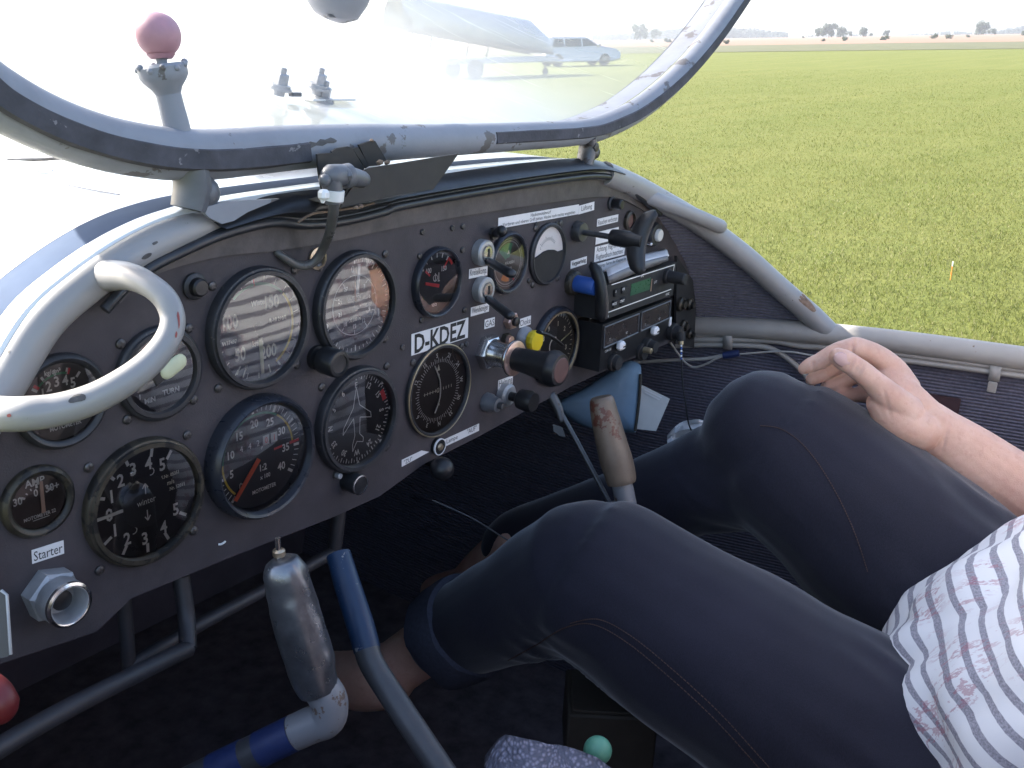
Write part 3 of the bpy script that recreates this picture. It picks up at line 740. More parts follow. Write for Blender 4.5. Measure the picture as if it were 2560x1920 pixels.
# cowling forward of the panel
outl = [Vector((-600, -420, 0)), Vector((-590, -250, 0))] + [Vector((-560, -120, 0)), Vector((-520, -20, 0))] + ARCH[4:] + [Vector((300, 105, 0)), Vector((360, 40, 0)), Vector((392, -40, 0)), Vector((402, -200, 0)), Vector((402, -420, 0))]
ctr = Vector((-112, -120, 0))
def section(h, sc, dz, grow=0.0):
    out = []
    for i, p in enumerate(outl):
        d = (p - ctr); d2 = d.normalized() * grow
        out.append(Vector((ctr.x + d.x * sc + d2.x, ctr.y + d.y * sc + d2.y + dz, h)))
    return out
b = fus.mb(); b.loft([section(0, 1, 0, 7), section(-3, 1, 0, 11), section(-14, 1, 0, 11.5), section(-20, 1, 0, 9.5)]); fus.part('cowling_lip', b, 'cowl', label='bright white rounded lip along the cockpit edge')
b = fus.mb(); b.loft([section(-20.5, 1, 0, 9.3), section(-34, 1, 0, 10.2), section(-46, 1, 0, 9.5)]); fus.part('trim_stripe', b, 'bluetrim')
b = fus.mb(); b.loft([section(-46.5, 1, 0, 9.6), section(-90, 1, 0, 10), section(-250, .985, 4, 8), section(-480, .93, 20, 6), section(-800, .84, 44, 4), section(-1050, .72, 66, 2), section(-1130, .5, 62, 0)]); cowl = fus.part('cowling', b, 'cowl')
def cowl_pt(px, py, lift=0.6):       # drop a picture point on the cowling
    d = RAY(px, py); v = [fus.at + p.co / MM for p in cowl.data.vertices]
    loc, nrm, i, dist = BVH_COWL.ray_cast(CAMP, d.normalized())
    return None if loc is None else loc + nrm.normalized() * (lift if nrm.dot(d) < 0 else -lift)
BVH_COWL = BVHTree.FromPolygons([tuple(fus.at + p.co / MM) for p in cowl.data.vertices], [tuple(p.vertices) for p in cowl.data.polygons])
def cowl_line(name, pts, r, m):
    q = [cowl_pt(*p) for p in pts]; q = [p for p in q if p is not None]
    if len(q) > 1:
        b = fus.mb(); b.tube(q, r, seg=6, n=3); fus.part(name, b, m, cowl)
cowl_line('panel_seam', [(25, 433), (85, 447), (210, 473), (300, 489)], 0.35, 'greyplastic')
for c in ((112, 428, 36, 8), (112, 428, 20, 5)):
    cowl_line('emblem_outline', [(c[0] + c[2] * math.cos(t * .52), c[1] + c[3] * math.sin(t * .52)) for t in range(13)], 0.3, 'bluetrim')
q = cowl_pt(1365, 419)
if q is not None:
    b = fus.mb(); b.lathe([(3.5, -.6), (3.5, .2), (1.5, .3)], q, (0, 1, 0), 14); fus.part('drain_hole', b, 'blackmatt', cowl)
# scoop behind the compass bracket
b = fus.mb()
s0 = PL(684, 512, -70); s1 = PL(800, 498, -70)
b.prism([(0, -14), (150, -14), (150, 26), (60, 30), (0, 27)], (1, 0, -.1), (0, 1, -.25), (s0.x, s0.y, -75), -50)
fus.part('air_scoop', b, 'bluetrim', cowl, 20)
b = fus.mb(); b.prism([(0, 0), (90, 2), (96, 13), (12, 12)], (1, 0, -.1), (0, 1, -.6), (s0.x + 36, s0.y + 24.0, -71), 2); fus.part('scoop_lid', b, 'bluepad', cowl, 20)

# side wall, rails and strut on the passenger's side
rail = [PU(1600, 812, 372), PU(1750, 815, 392), PU(1900, 822, 405), PU(2080, 836, 424), PU(2300, 861, 448), PU(2560, 897, 474), PU(2800, 930, 498)]
WS = (rail[5].x - rail[1].x) / (rail[5].z - rail[1].z)
def wallu(h): return rail[1].x + WS * (h - rail[1].z) + 4
def wall_pt(px, py, inset=0.0):
    return plane_pt(px, py, (rail[1].x + 4 - inset, 0, rail[1].z), Vector((1, 0, -WS)))
def railv(h): return float(np.interp(h, [p.z for p in rail], [p.y for p in rail]))
b = fus.mb(); b.tube(rail, lambda t: 11.5 + 2.0 * t, seg=16, n=5); fus.part('longeron_rail', b, 'railpaint')
strut = [PL(1510, 433, 0), PL(1580, 462, 2), PU(1660, 505, 236), PU(1760, 565, 296), PU(1860, 640, 346), PU(1950, 720, 385), PU(2030, 790, 412), PU(2078, 834, 424)]
b = fus.mb(); b.tube(strut, [11, 11, 11, 11.5, 12, 12, 12.5, 11], seg=16, n=6); fus.part('side_strut', b, 'creampaint')
grab = [PU(1590, 478, 196), PU(1650, 503, 215), PU(1730, 535, 258), PU(1800, 566, 300)]
b = fus.mb(); b.tube(grab, 7.5, seg=14, n=5, round_end=True); fus.part('grab_tube', b, 'creampaint')
b = fus.mb()
up = smooth_path(strut[1:], 5); rows = []
for k in range(len(up)):
    t = k / (len(up) - 1); r = PU(1600 + (2078 - 1600) * t, 812 + 24 * t, 372 + 52 * t)
    rows.append([up[k] + Vector((6, -4, 0)), r + Vector((8, 6, 0))])
rows = [[Vector((215, 148, -420)), Vector((330, -34, -420))], [Vector((208, 148, -120)), Vector((380, -34, -120))]] + rows
b.loft(rows); fus.part('upper_side_lining', b, 'rib')
b = fus.mb(); hs = [-640, -420, -200, -60, 60, 200, 350, 520, 760]
b.loft([[Vector((max(wallu(h), 380) + 2, railv(h) - 6, h)), Vector((max(wallu(h), 380) + 2, -150, h)), Vector((max(wallu(h), 380) - 14, -330, h)), Vector((max(wallu(h), 380) - 60, -525, h))] for h in hs]); fus.part('lower_side_lining', b, 'rib')
q = [wall_pt(2225, 965, -1), wall_pt(2405, 995, -1), wall_pt(2398, 1035, -1), wall_pt(2217, 1005, -1)]
b = fus.mb(); b.add([p + Vector((-3, 0, 0)) for p in q] + [p + Vector((-5, 0, 0)) for p in q], [(4, 5, 6, 7), (0, 1, 5, 4), (1, 2, 6, 5), (2, 3, 7, 6), (3, 0, 4, 7)]); fus.part('fabric_patch', b, 'mildew')
# outer skin below the rail so that the outside does not shine through
b = fus.mb(); b.loft([[Vector((wallu(h) + 14, railv(h) - 4, h)), Vector((wallu(h) + 24, -200, h)), Vector((wallu(h) - 30, -540, h))] for h in (-60, 100, 300, 520, 740)]); fus.part('outer_skin', b, 'cowl')
b = fus.mb(); b.box((-100, -528, 0), (1030, 10, 1500)); fus.part('floor_pan', b, 'carpet')
b = fus.mb(); b.box((-100, -200, -640), (1010, 660, 10)); fus.part('firewall', b, 'interior')
b = fus.mb(); b.loft([[Vector((-545, -30, h)), Vector((-592, -150, h)), Vector((-592, -530, h))] for h in (-640, 0, 300, 760)]); fus.part('left_side_lining', b, 'interior')
b = fus.mb(); b.box((-100, -230, 765), (1150, 600, 10)); fus.part('rear_bulkhead', b, 'interior')
_k = [i for i, p in enumerate(outl) if p.y > 30]; b = fus.mb(); b.loft([[section(h_, sc_, dz_, 0)[i] for i in _k] for h_, sc_, dz_ in ((-8, .985, -4), (-620, .86, -20))]); fus.part('forward_lining', b, 'interior')

# grab ring on the left of the panel
ring_px = [(262, 690, 2), (318, 690, 30), (372, 712, 50), (415, 750, 62), (432, 800, 68), (418, 850, 70), (375, 905, 70), (310, 955, 68), (230, 998, 62), (140, 1025, 54), (50, 1035, 44), (-30, 1040, 20), (-80, 1090, 0)]
b = fus.mb(); b.tube([PL(x, y, h) for x, y, h in ring_px], [8.5, 7, 6.0, 5.9, 5.9, 6.1, 6.4, 6.8, 7.2, 7.6, 8, 8.5, 9], seg=18, n=8); fus.part('grab_ring', b, 'creampaint')
# hinge pads under the canopy lugs and the metal flap at the left lug
b = fus.mb()
fl = [(500, 522), (560, 505), (700, 497), (620, 530), (585, 552), (555, 560), (525, 545)]
q = [PL(x, y, 13) for x, y in fl]; b.add(q + [p + Vector((0, 0, -3)) for p in q], [tuple(range(7)), tuple(range(13, 6, -1))] + [(i, (i + 1) % 7, (i + 1) % 7 + 7, i + 7) for i in range(7)]); fus.part('metal_flap', b, 'canopypaint', None, 30)
# tubes below the panel
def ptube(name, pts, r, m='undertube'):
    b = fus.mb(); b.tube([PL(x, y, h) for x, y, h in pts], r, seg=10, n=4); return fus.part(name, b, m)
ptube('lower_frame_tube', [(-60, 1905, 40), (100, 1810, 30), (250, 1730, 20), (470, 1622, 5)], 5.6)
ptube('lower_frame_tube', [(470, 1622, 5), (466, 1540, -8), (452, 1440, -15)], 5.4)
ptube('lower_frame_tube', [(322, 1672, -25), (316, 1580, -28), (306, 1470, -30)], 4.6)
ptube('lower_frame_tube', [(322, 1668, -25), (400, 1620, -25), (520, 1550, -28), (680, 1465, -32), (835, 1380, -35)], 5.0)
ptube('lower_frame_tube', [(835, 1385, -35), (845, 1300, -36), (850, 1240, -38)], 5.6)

# =================================================================== instrument panel
pan = Thing('instrument_panel', 'black brown instrument panel with a rounded top, full of gauges', 'instrument panel', (-112, 0, 0))
top = [p + Vector((0, -6, 0)) for p in ARCH[6:]]
bot_px = [(1700, 560), (1722, 650), (1722, 835), (1690, 850), (1560, 905), (1430, 965), (1300, 1035), (1190, 1095), (1060, 1160), (950, 1240), (835, 1292), (700, 1345), (560, 1400), (440, 1450), (330, 1495), (240, 1580), (0, 1660), (-120, 1690)]
bot = [PL(x, y, 0) for x, y in bot_px]
poly = [(p.x, p.y) for p in top + bot]
b = pan.mb(); b.prism(poly, (1, 0, 0), (0, 1, 0), (0, 0, -2.5), 2.5); pan.part('panel_plate', b, 'panel', None, 20)
# top flange, a band of sheet lapped over the plate
f0 = [(300, 760), (352, 708), (430, 672), (560, 640), (700, 626), (850, 600), (1000, 568), (1200, 533), (1400, 503), (1500, 492), (1560, 500), (1640, 545)]
f1 = [(290, 745), (340, 680), (420, 640), (540, 600), (700, 566), (850, 556), (1000, 520), (1200, 483), (1400, 452), (1510, 445), (1580, 472), (1660, 530)]
lo = smooth_path([PL(x, y, 2.2) for x, y in f0], 4); hi = smooth_path([PL(x, y, 2.2) for x, y in f1], 4)
b = pan.mb(); b.loft([[a + Vector((0, 0, -2)), a, c, c + Vector((0, 6, 1))] for a, c in zip(lo, hi)]); pan.part('top_flange', b, 'flange', None, 60)

def screw(thing, c, r=2.6, parent=None, m='screw'):
    b = thing.mb(); c = Vector(c)
    b.lathe([(r, 0), (r, .9), (r * .75, 1.5), (0.01, 1.7)], c, (0, 0, 1), 12); a = rnd(0, 1.5)
    for k in (0, math.pi / 2):
        d = Vector((math.cos(a + k), math.sin(a + k), 0))
        b.add([c + d * r * .7 * s + Vector((-d.y, d.x, 0)) * .3 * t + Vector((0, 0, 1.75)) for s, t in ((-1, -1), (1, -1), (1, 1), (-1, 1))], [(0, 1, 2, 3)])
    return thing.part('screw', b, m, parent)
for x, y in [(1055, 580), (1130, 570), (1156, 566), (1048, 640), (1155, 625), (1052, 800), (1160, 775), (1005, 868), (1165, 860), (1390, 560), (1340, 560), (1468, 735), (1322, 702), (1460, 742), (1043, 915)]:
    screw(pan, PL(x, y, 0), 2.3)
# black edge trim over the panel
trim = Thing('panel_edge_trim', 'glossy black rubber trim along the top edge of the panel', 'trim', PL(900, 540, 6))
t0 = [(262, 775), (310, 722), (372, 672), (450, 632), (560, 585), (680, 556), (760, 562), (850, 555), (960, 530), (1000, 516), (1200, 480), (1400, 449), (1500, 440), (1560, 455), (1600, 492), (1650, 535)]
b = trim.mb(); b.tube([PL(x, y, 7) for x, y in t0], 3.0, seg=10, n=5); trim.part('rubber_bead', b, 'rubber')
b = trim.mb(); b.tube([PL(x, y - 13, 4) for x, y in t0[2:-1]], 2.6, seg=10, n=5); trim.part('rubber_bead', b, 'rubber')
e0 = [PL(x, y - 12, 5) for x, y in t0[4:-2]]; e1 = [PL(x, y, 11) for x, y in [(548, 566), (690, 521), (780, 505), (860, 496), (960, 483), (1000, 478), (1200, 447), (1400, 420), (1490, 414), (1545, 424)]]
e0 = smooth_path(e0, 5); e1 = smooth_path(e1, 5)
b = trim.mb(); n_ = min(len(e0), len(e1)); b.loft([[a, a.lerp(c, .5) + Vector((0, 0, 5)), c, c + Vector((0, 5, -13))] for a, c in zip(e0[:n_], e1[:n_])]); trim.part('edge_band', b, 'rubber', None, 70)
b = trim.mb(); b.tube([PL(x, y, 15) for x, y in [(745, 556), (780, 535), (830, 528), (900, 517), (935, 508)]], .8, seg=5, n=3); trim.part('torn_edge', b, 'foam')

# =================================================================== opened canopy
can = Thing('canopy', 'opened canopy with grey white tube frame, worn black seal and hazy perspex', 'canopy', (-103, 205, 0))
KN = Vector((0, 0.12, 1))
def CP(px, py): return plane_pt(px, py, (0, 205, 0), KN)
can_px = [(-230, 60), (-90, 182), (0, 248), (120, 310), (250, 355), (380, 380), (480, 387), (560, 384), (700, 372), (900, 359), (1100, 351), (1300, 341), (1450, 331), (1520, 312), (1600, 270), (1690, 195), (1770, 105), (1845, 0), (1900, -90)]
low = [CP(x, y) for x, y in can_px]
def onp(u, v): return Vector((u, v, -(v - 205) * .12))
upr = [onp(455, 470), onp(470, 600), onp(380, 720), onp(180, 790), onp(-80, 800), onp(-330, 770), onp(-500, 680), onp(-560, 540), onp(-530, 400)]
loop = low + upr
LP = smooth_path(loop, 6, True)
cc = Vector((-50, 500, -35))
b = can.mb(); b.tube(loop, [14.5, 14.5, 14.5, 14.2, 14, 14, 14, 14, 13.6, 12.6, 11.4, 11, 10.8, 10.8, 11, 11.2] + [11.4] * 9 + [13, 14, 14.5, 14.5], seg=20, n=6, closed=True, hint=(0, 0, 1)); can.part('frame_tube', b, 'canopypaint')
def strip(name, pxs, off, w, t, m):
    P = smooth_path([CP(x, y) for x, y in pxs], 6); rows = []
    for i, p in enumerate(P):
        d = (P[min(i + 1, len(P) - 1)] - P[max(i - 1, 0)]).normalized(); s_ = d.cross(KN.normalized()).normalized(); k = KN.normalized()
        if s_.y > 0: s_ = -s_
        c = p + k * (12.6 if w > 5.5 else 9.2) + s_ * off; j = 1 + .06 * mnoise.noise(p * .05)
        rows.append([c - s_ * w * j, c - s_ * w * .8 + k * t, c + s_ * w * .8 + k * t, c + s_ * w * j])
    b = can.mb(); b.loft(rows); b.add(rows[0], [(0, 1, 2, 3)]); b.add(rows[-1], [(3, 2, 1, 0)]); can.part(name, b, m, None, 60)
strip('seal_strip', [(-60, 208), (0, 256), (120, 317), (250, 361), (380, 387), (480, 394), (560, 392), (640, 386), (735, 376)], 1.6, 6.2, 2.6, 'seal')
strip('seal_strip', [(1213, 348), (1300, 343), (1450, 333), (1520, 314), (1600, 273), (1690, 199), (1770, 109), (1845, 4), (1900, -86)], -0.4, 4.8, 2.6, 'seal')
inner = []
rows = []
for i, p in enumerate(LP):
    d = (LP[(i + 1) % len(LP)] - LP[i - 1]).normalized(); s_ = (cc - p); s_ = (s_ - d * s_.dot(d)).normalized()
    rows.append([p + s_ * 8 + Vector((0, 0, -8)), p + s_ * 8 + Vector((0, 0, -20)), p + s_ * 6 + Vector((0, 0, -34))]); inner.append(p + s_ * 6 + Vector((0, 0, -31)))
rows.append(rows[0])
b = can.mb(); b.loft(rows); can.part('inner_flange', b, 'canopypaint')
rows = []
for k in range(15):
    a = k / 14 * math.pi / 2 * .985
    s_ = math.cos(a) ** .75; dep = -620 * math.sin(a)
    rows.append([cc + Vector(((p.x - cc.x) * s_, (p.y - cc.y) * s_ + 130 * math.sin(a), p.z - cc.z + dep)) for p in inner])
b = can.mb(); b.loft(rows, closed=True); can.part('perspex_bubble', b, 'perspex', None, 80)
# lugs
for pts, r, hh in (([(474, 418), (480, 468), (470, 522)], 13.0, 3), ([(1468, 345), (1470, 372), (1458, 420)], 9.0, 2)):
    q = [PL(x, y, hh) for x, y in pts]
    b = can.mb(); b.tube(q, [r * .95, r, r * .9], seg=12, n=3, ell=.7, hint=(1, 0, 0)); b.ball(q[1] + Vector((5, -3, 2)), r * .75, 12, 8); lug = can.part('hinge_lug', b, 'steel' if r < 10 else 'greyplastic')
    b = can.mb(); b.lathe([(4, 0), (4, 3), (1.8, 3.6), (.1, 3.8)], q[1] + Vector((0, 2, 6)), (0, 0, 1), 6); can.part('hinge_bolt', b, 'screw', lug, 20)
# bolts through the perspex
for (x, y) in ((705, 192), (800, 192), (812, 224)):
    c = PL(x, y, -95); ax = Vector((.1, 1, .25))
    b = can.mb(); b.lathe([(4.5, -13), (4.5, -9)], c, ax, 12); b.lathe([(8.6, -9), (8.6, -7)], c, ax, 18); b.lathe([(7.4, -7), (7.4, -5)], c, ax, 18); b.lathe([(5.2, -5), (5.2, 1.5), (4.2, 2.5)], c, ax, 6); b.lathe([(2.6, 2), (2.6, 6), (1.8, 6.6)], c, ax, 10); can.part('bolt', b, 'alu', None, 30)
b = can.mb(); c = PL(826, 249, -95); b.box(c, (44, 1.6, 10), ch=.5); b.lathe([(4, -1), (3, -9), (.1, -10)], c + Vector((-6, 0, 0)), (0, 1, 0), 10); can.part('bolt_plate', b, 'offwhite')
b = can.mb(); c = PL(738, 236, -95); b.box(c, (9, 3, 5), ch=.5); can.part('small_clip', b, 'greyplastic')
# scoop hanging from above at the top border
cup = Thing('white_air_vent', 'white rounded air vent cut off by the top border', 'air vent', PL(838, -6, -90))
c = PL(838, -6, -90)
b = cup.mb(); b.lathe([(24, 14), (23.5, 4), (20, -8), (12, -14), (.1, -16)], c, (.35, .9, .1), 28); b.lathe([(21.5, 14), (21, 4), (18, -6), (10, -11.5), (.1, -13)], c, (.35, .9, .1), 28); cup.part('scoop_shell', b, 'canopypaint')
b = cup.mb(); b.lathe([(24.5, 12), (26, 13), (26, 15), (21, 15)], c, (.35, .9, .1), 28); cup.part('scoop_rim', b, 'canopypaint')
b = cup.mb(); b.box(c + Vector((-9, -13, 6)), (8, 2, 4), ch=.6); cup.part('scoop_tab', b, 'greyplastic')

# canopy release with the red ball
jet = Thing('canopy_release', 'red ball handle on a grey white tube rising from the canopy frame', 'handle', CP(445, 350))
a = CP(448, 345); bb = CP(408, 182); cc2 = CP(404, 152); d = (bb - a).normalized()
b = jet.mb(); b.tube([a + Vector((0, -6, 0)), a.lerp(bb, .08), a.lerp(bb, .5), bb], [9.0, 7.2, 6.7, 6.5], seg=18, n=4); jet.part('tube', b, 'canopypaint')
b = jet.mb(); b.lathe([(6.6, -11), (8, -8), (11, -4.5), (12.6, -2), (12.8, 0), (12.8, 3), (11.5, 4.4), (3.2, 4.6)], bb, d, 28); col = jet.part('collar', b, 'canopypaint')
for k in range(11):
    t = k * 2 * math.pi / 11; x_, y_, _ = frame_of(d)
    b = jet.mb(); b.ball(bb + (x_ * math.cos(t) + y_ * math.sin(t)) * 12.2 + d * (1.6 + 1.2 * (k % 3)), 1.9, 8, 6); jet.part('knurl', b, 'canopypaint', col)
top_ = CP(396, 88); d2 = (top_ - bb).normalized()
b = jet.mb(); b.lathe([(2.8, 4), (2.8, 12)], bb, d2, 14); b.lathe([(3, 10), (5.5, 13), (6, 16), (3, 17)], bb, d2, 18); jet.part('stem', b, 'canopypaint')
b = jet.mb(); b.ball(top_, 11.6, 28, 18, (1, 1.0, 1)); b.lathe([(5.5, -11.8), (7.5, -9.5)], top_, d2, 20); jet.part('ball', b, 'redball')

# dark slot between the cowling halves, far left
q = [cowl_pt(x, y, .8) for x, y in ((18, 404), (110, 393), (215, 388), (215, 394), (110, 402))]
if all(p is not None for p in q):
    b = fus.mb(); b.add(q + [p + Vector((0, 1.2, 0)) for p in q], [(5, 6, 7, 8, 9), (0, 1, 6, 5), (1, 2, 7, 6), (2, 3, 8, 7), (3, 4, 9, 8), (4, 0, 5, 9)]); fus.part('cowling_slot', b, 'greybox', cowl, 20)

# =================================================================== compass bracket and hose
br = Thing('sheet_metal_bracket', 'empty black sheet metal bracket with bent tabs on the panel top', 'bracket', PL(950, 500, 5))
def plate(name, pxs, h, th, m='blacksheet', tilt=0.0, lab=None):
    q = [PL(x, y, h) for x, y in pxs]; n = len(q)
    b = br.mb(); b.add(q + [p + Vector((0, 0, -th)) for p in q], [tuple(range(n)), tuple(range(2 * n - 1, n - 1, -1))] + [(i, (i + 1) % n, (i + 1) % n + n, i + n) for i in range(n)]); return br.part(name, b, m, None, 25, lab, True)
plate('front_plate', [(851, 520), (866, 490), (904, 433), (912, 425), (923, 420), (1000, 408), (1147, 384), (1083, 474), (1000, 486)], 36, 1.4)
plate('side_plate', [(806, 480), (797, 430), (793, 386), (800, 384), (834, 382), (866, 412), (866, 480), (840, 500)], 24, 1.4)
plate('bent_tab', [(829, 379), (841, 371), (870, 366), (882, 371), (911, 421), (902, 435), (866, 425)], 21, 1.4)
plate('bent_tab', [(897, 362), (925, 353), (938, 352), (966, 400), (946, 414), (923, 416)], 17, 1.4)
plate('bent_tab', [(882, 371), (896, 368), (923, 416), (914, 421)], 19, 1.4)
q0 = [PL(x, y, 36) for x, y in ((851, 520), (1083, 474))]; q1 = [p + Vector((0, 4, -60)) for p in q0]
b = br.mb(); b.add(q0 + q1[::-1], [(0, 1, 2, 3)]); o = br.part('base_plate', b, 'blacksheet')
for (x, y, r, hh) in ((950, 406, 2.2, 30), (968, 406, 1.8, 31), (930, 351, 1.4, 17), (902, 516, 2.0, 37), (890, 519, 1.7, 37)):
    b = br.mb(); c = PL(x, y, hh); b.ball(c, r, 10, 7, (1.2, .7, .8)); 
    for i, p in enumerate(b.v): b.v[i] = p + Vector((mnoise.noise(p * .6), mnoise.noise(p * .6 + Vector((9, 0, 0))), 0)) * r * .5
    br.part('torn_foam', b, 'foam')
hs = Thing('hose_with_fitting', 'grey elbow fitting with a smoky hose running down to the panel hole', 'hose', PL(835, 505, 26))
b = hs.mb(); b.tube([PL(814, 446, 36), PL(826, 440, 38), PL(858, 438, 38), PL(882, 442, 37), PL(905, 448, 35)], [4, 6.8, 6.4, 5.6, 5.2], seg=16, n=3, round_end=True); b.ball(PL(812, 450, 40), 3.6, 12, 8); el = hs.part('elbow', b, 'greyplastic')
b = hs.mb(); b.tube([PL(868, 425, 41), PL(870, 438, 43), PL(870, 450, 41)], [2, 3, 2], seg=8, n=3); b.lathe([(7.0, -3), (7.3, -2.6), (7.3, 2.6), (7.0, 3)], PL(866, 440, 38), (1, .12, .1), 20); hs.part('collar', b, 'greyplastic', el)
b = hs.mb(); b.tube([PL(828, 448, 38), PL(832, 475, 38), PL(835, 508, 38)], [6.4, 5.8, 5.4], seg=16, n=3); hs.part('nozzle', b, 'greyplastic')
b = hs.mb(); b.lathe([(6.0, -3.2), (6.5, -3), (6.5, 3), (6.0, 3.2)], PL(833, 487, 38), (.05, 1, .12), 22); b.box(PL(809, 487, 46), (6, 6, 6), ch=1.5); b.tube([PL(808, 495, 46), PL(806, 508, 46)], [2.2, .8], seg=6, n=1); hs.part('cable_tie', b, 'tie')
b = hs.mb(); b.tube([PL(835, 505, 40), PL(833, 535, 37), PL(824, 580, 28), PL(808, 622, 16), PL(788, 652, 11), PL(765, 664, 8), PL(738, 660, 5), PL(705, 640, 3), PL(690, 628, 0)], [3.4, 3.2, 3.0, 2.9, 2.8, 2.7, 2.6, 2.4, 2.2], seg=14, n=6); hs.part('hose', b, 'hose')
b = hs.mb(); b.lathe([(7.2, 0), (7.2, 1.6), (5.2, 2.2), (4.8, .4)], PL(792, 646, 0), (0, 0, 1), 24); hs.part('grommet', b, 'brass')
b = hs.mb(); b.lathe([(4.7, 0), (4.7, .6), (.1, .6)], PL(792, 646, 0.1), (0, 0, 1), 20); hs.part('hole', b, 'print')

# worn spots in the paint: thin flakes lying on the tubes
def wear(th, obj, pxs, m, lift=0.25, name='paint_chip'):
    base = th.at; bv = BVHTree.FromPolygons([tuple(base + v.co / MM) for v in obj.data.vertices], [tuple(p.vertices) for p in obj.data.polygons])
    P = smooth_path([Vector((x, y, 0)) for x, y in pxs], 2, True); out = []
    for p in P:
        loc, nr, i, d = bv.ray_cast(CAMP, RAY(p.x, p.y).normalized())
        if loc is None: return
        d_ = RAY(p.x, p.y); out.append(loc + (nr if nr.dot(d_) < 0 else -nr) * lift)
    n = len(out); pc = sum(P, Vector()) / n; rings = [out]
    for s_ in (.66, .33, .02):
        row = []
        for p in P:
            q = pc.lerp(p, s_); loc, nr, i, d = bv.ray_cast(CAMP, RAY(q.x, q.y).normalized())
            if loc is None: return
            d_ = RAY(q.x, q.y); row.append(loc + (nr if nr.dot(d_) < 0 else -nr) * lift)
        rings.append(row)
    b = th.mb(); b.loft(rings, closed=True); th.part(name, b, m, obj, 0)
M['chipdark'] = mat('bare_dark_steel', (0.07, 0.065, 0.065), 0.6, var=0.3, vscale=200)
M['chipred'] = mat('red_primer', (0.28, 0.06, 0.05), 0.6, var=0.3, vscale=200)
M['rustspot'] = mat('rust_spot', (0.19, 0.12, 0.08), 0.8, var=0.4, vscale=200, bmp=0.4, bscale=500)
_o = {o.name: o for o in bpy.data.objects}
ring_ = _o['grab_ring']; arch_ = _o['arch_tube']; strut_ = _o['side_strut']; tube_ = _o['frame_tube']
wear(fus, ring_, [(171, 1002), (185, 989), (204, 985), (214, 989), (213, 1000), (192, 1005), (176, 1008)], 'chipdark')
wear(fus, ring_, [(444, 778), (448, 790), (449, 812), (446, 822), (445, 806), (442, 790)], 'chipred')
wear(fus, ring_, [(440, 828), (443, 835), (440, 845), (437, 840)], 'chipred')
wear(fus, ring_, [(18, 1037), (26, 1034), (29, 1041), (20, 1043)], 'chipred')
wear(fus, arch_, [(353, 646), (364, 635), (378, 632), (376, 640), (362, 648)], 'chipdark')
wear(fus, arch_, [(380, 608), (392, 603), (394, 607), (384, 613)], 'chipdark')
wear(fus, arch_, [(282, 672), (290, 671), (288, 677)], 'chipdark')
wear(fus, arch_, [(20, 880), (26, 876), (24, 884)], 'chipdark')
wear(fus, strut_, [(1996, 748), (2006, 734), (2016, 745), (2030, 760), (2040, 776), (2032, 780), (2016, 768), (2004, 758)], 'rustspot')
wear(fus, strut_, [(2003, 740), (2009, 731), (2014, 738), (2008, 743)], 'chipdark')
wear(fus, strut_, [(1752, 560), (1758, 558), (1757, 565)], 'chipred')
wear(can, tube_, [(730, 366), (748, 358), (762, 361), (775, 354), (790, 357), (800, 348), (814, 350), (826, 344), (842, 352), (833, 358), (820, 357), (806, 365), (790, 364), (776, 371), (758, 370), (742, 377)], 'chipdark')
